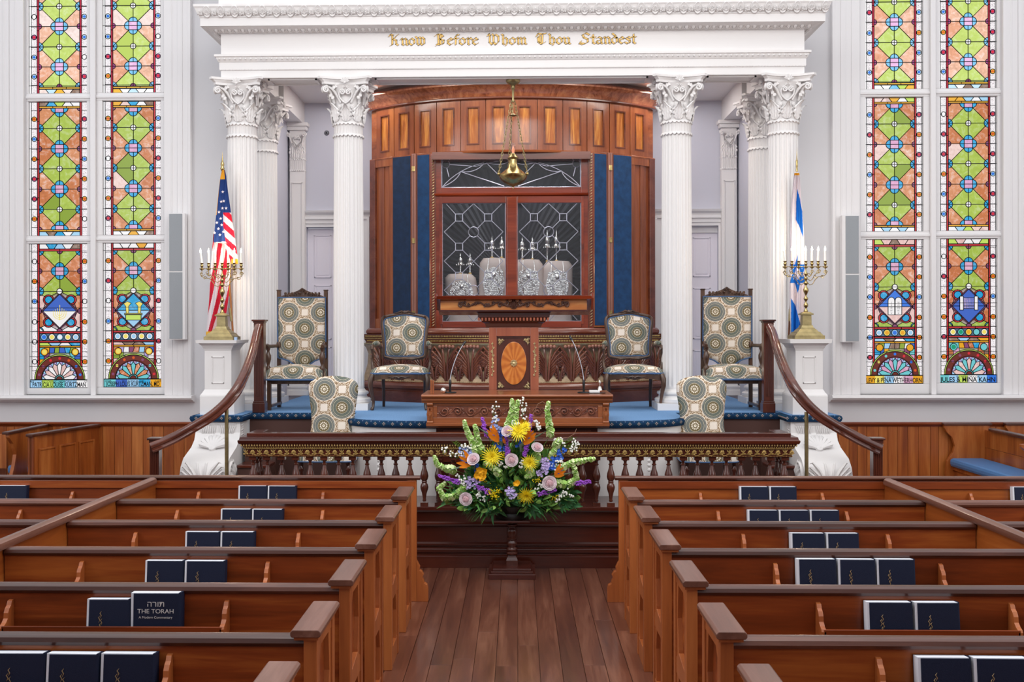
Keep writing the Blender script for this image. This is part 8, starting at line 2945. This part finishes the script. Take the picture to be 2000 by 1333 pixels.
for i, (pts, n_, sp, where) in enumerate((([(1021, 778), (1023, 790), (1026, 800), (1020, 806), (1024, 818)], 5, .012, 'topmost sprig above the centre'), ([(965, 792), (963, 805), (966, 815), (972, 822)], 5, .012, 'upper left beside the tall green bells'), ([(1005, 830), (1011, 828)], 9, .014, 'between the topmost roses'), ([(1050, 830), (1046, 825), (1053, 836)], 8, .010, 'above the right orange bloom'), ([(906, 870), (910, 878), (904, 886), (915, 872)], 6, .014, 'on the left shoulder'), ([(872, 876), (882, 886), (892, 888), (866, 880)], 5, .012, 'trailing sprig far left'), ([(900, 938), (895, 932), (905, 944), (908, 936)], 7, .013, 'left, between purple spikes'), ([(932, 966), (938, 970), (946, 974), (936, 960)], 7, .012, 'low left of centre'), ([(980, 905), (986, 912), (976, 908), (1020, 905), (1018, 912)], 6, .012, 'around the central rose'), ([(1088, 902), (1096, 900), (1080, 912), (1092, 908)], 7, .012, 'in front of the right blue spray'), ([(1100, 965), (1108, 962), (1115, 968), (1094, 970), (1090, 976)], 6, .012, 'low on the far right'), ([(1118, 870), (1122, 862), (1128, 866), (1115, 880), (1126, 875)], 5, .011, 'trailing sprig far upper right'), ([(1056, 948), (1050, 956), (1060, 950)], 6, .01, 'left of the open right rose'), ([(1085, 860), (1095, 858), (1100, 868)], 5, .013, 'upper right, before the dark desk base'))):
    cluster('white_filler_flower', FC['white_petal'], pts, n_, sp, .0085, 'tiny white blossoms, ' + where, 'flower', 'white filler blossoms', .06, True)

# leaves
def leaf_mesh(L, w, droop, nv=8, cup=.25):
    b = MB()
    def fn(u, v):
        s = 2 * u - 1
        ww = w * sin(PI * min(.985, .04 + .96 * v)) ** .85
        return (s * ww, -droop * v * v * L * .0 - cup * abs(s) * ww * .6 + .0, L * v - 0) if False else (s * ww, cup * abs(s) * ww, L * v * (1 - .15 * droop * v))
    b.grid(fn, 4, nv)
    # bend forwards/downwards
    b.v = [(x, y - droop * (z / L) ** 2 * L * .5, z) for x, y, z in b.v]
    return b


lm_ = [(leaf_mesh(.16, .022, .5), 'leaf_dark'), (leaf_mesh(.20, .011, .6), 'leaf_green'), (leaf_mesh(.11, .026, .4), 'leaf_light')]
glossy = plain('glossy_dark_leaf', '#2f6b3c', .22, spec=.6, nvar=.3, nscale=25)
# big hand-shaped leaves at the bottom
for (px, v, sg, where) in ((905, 985, -1, 'hanging low on the left'), (950, 995, -.35, 'hanging below the golden plume'), (1105, 985, 1, 'hanging low on the right'), (1045, 1000, .3, 'hanging below the lowest chrysanthemum')):
    p = fp_(px, v, .02)
    r = empty('palmate_leaf', tuple(p), label='large glossy hand-shaped leaf, ' + where, cat='leaf', group='large glossy leaves')
    q0 = p + Vector((-sg * .06, .04, .08))
    nn = 7 if abs(sg) > .5 else 5
    for k in range(nn):
        a = -.35 + .95 * k / (nn - 1)
        ang_ = (PI + sg * (1.25 - 1.1 * k / (nn - 1))) if abs(sg) > .5 else (PI + sg * .6 + (k - 2) * .28)
        d = Vector((sin(PI - ang_) * -1, -.25, cos(ang_))) if False else Vector((sg * sin(1.25 - 1.05 * k / (nn - 1)) if abs(sg) > .5 else (k - (nn - 1) / 2) * .32 + sg * .4, -.3, -cos(1.25 - 1.05 * k / (nn - 1)) if abs(sg) > .5 else -1)).normalized()
        lf = leaf_mesh(.155 if abs(sg) > .5 else .14, .021, .25)
        orient2(lf, q0 + d * .02, d).build('leaflet', glossy, r, smooth=80, recalc=False)
    MB().tube([ROOT, ROOT.lerp(q0, .6) + Vector((0, -.02, .03)), q0 + Vector((0, 0, 0))], .003, 5).build('stalk', LG['stem_green'], r)
fo = empty('foliage', tuple(ROOT), label='dense green filler foliage of the flower arrangement', cat='foliage', kind='stuff')
for mi, (lmsh, mat) in enumerate(lm_):
    b = MB()
    N_ = (480, 420, 620)[mi]
    for k in range(N_):
        # points through a flattened dome matching the silhouette
        th = RF.uniform(-1.45, 1.45)
        rad = RF.uniform(.05, 1.0) ** .55
        ex = .62 * (1 - .1 * abs(th)); ez = .62 if abs(th) < .7 else .5
        x = sin(th) * rad * ex; z = cos(th) * rad * ez - .02
        if abs(x) > .3: z *= .8
        y = -RF.uniform(.0, .26) * (1 - .65 * rad) - .06 * (1 - rad) + RF.uniform(-.0, .1)
        q = ROOT + Vector((x * 1.0, y - .06, z * .86 - .05))
        d = Vector((x + RF.uniform(-.35, .35), -.35 + RF.uniform(-.4, .3), z + .1 + RF.uniform(-.4, .3))).normalized()
        s_ = RF.uniform(.5, .95)
        M_ = Matrix.Translation(q) @ d.to_track_quat('Z', 'Y').to_matrix().to_4x4() @ Matrix.Rotation(RF.uniform(0, 6.28), 4, 'Z') @ Matrix.Scale(s_, 4)
        b.merge(lmsh, M_)
    b.build('leaves', LG[mat], fo, kind='stuff', smooth=80, recalc=False)
# drooping lower rim leaves
b = MB()
for k in range(64):
    a = RF.choice((-1, 1)) * RF.uniform(.55, 1.6)
    q = ROOT + Vector((sin(a) * .2, -cos(a) * .14, -.01))
    d = Vector((sin(a) * 1.2, -cos(a) * .6, RF.uniform(-.5, .15))).normalized()
    b.merge(leaf_mesh(RF.uniform(.14, .3), RF.uniform(.007, .018), .9), Matrix.Translation(q) @ d.to_track_quat('Z', 'Y').to_matrix().to_4x4())
b.build('drooping_leaves', LG['leaf_green'], fo, kind='stuff', smooth=80, recalc=False)
# green sprigs sticking out at the sides
for pts in ([(925, 905), (905, 880), (888, 866)], [(1075, 900), (1100, 870), (1120, 858)], [(1090, 880), (1110, 875), (1125, 868)]):
    P = path_pts(pts, .03); b = MB().tube(P, .0025, 5)
    for i in range(2, len(P)):
        for s_ in (-1, 1):
            b.merge(leaf_mesh(.045, .010, .2), Matrix.Translation(P[i]) @ Vector((s_ * .6 + (P[i] - P[i - 1]).x * 8, -.4, .5)).normalized().to_track_quat('Z', 'Y').to_matrix().to_4x4())
    b.build('leafy_sprig', LG['leaf_light'], fo, kind='stuff', smooth=80, recalc=False)
# curly willow twigs
for pts, where in (([(1028, 830), (1038, 815), (1046, 800), (1050, 790), (1060, 785), (1068, 792)], 'looping above the right side'), ([(1060, 858), (1085, 858), (1110, 855), (1122, 848), (1126, 838)], 'reaching right across the dark desk base'), ([(965, 860), (975, 835), (995, 835), (1002, 850)], 'arching over the left mauve rose')):
    r, p = flower('curly_twig', pts[0][0], pts[0][1], 'thin curly brown twig, ' + where, 'twig', 'curly twigs', .1)
    MB().tube(path_pts(pts, .1), .0022, 5).build('twig', FC['twig'], r, smooth=60)
# ------------------------------------------------------------------ lettering becomes plain mesh
bpy.context.view_layer.update()
_dg = bpy.context.evaluated_depsgraph_get()
for _o in [o for o in bpy.data.objects if o.type == 'FONT']:
    _me = bpy.data.meshes.new_from_object(_o.evaluated_get(_dg))
    _nm, _p, _l, _r, _s = _o.name, _o.parent, _o.location.copy(), _o.rotation_euler.copy(), _o.scale.copy()
    _base = _nm.split('.')[0]
    bpy.data.objects.remove(_o)
    _n = bpy.data.objects.new(_base, _me); COL.objects.link(_n)
    _n.parent = _p; _n.location = _l; _n.rotation_euler = _r; _n.scale = _s
    _n['kind'] = 'stuff' if False else 'thing'
    del _n['kind']
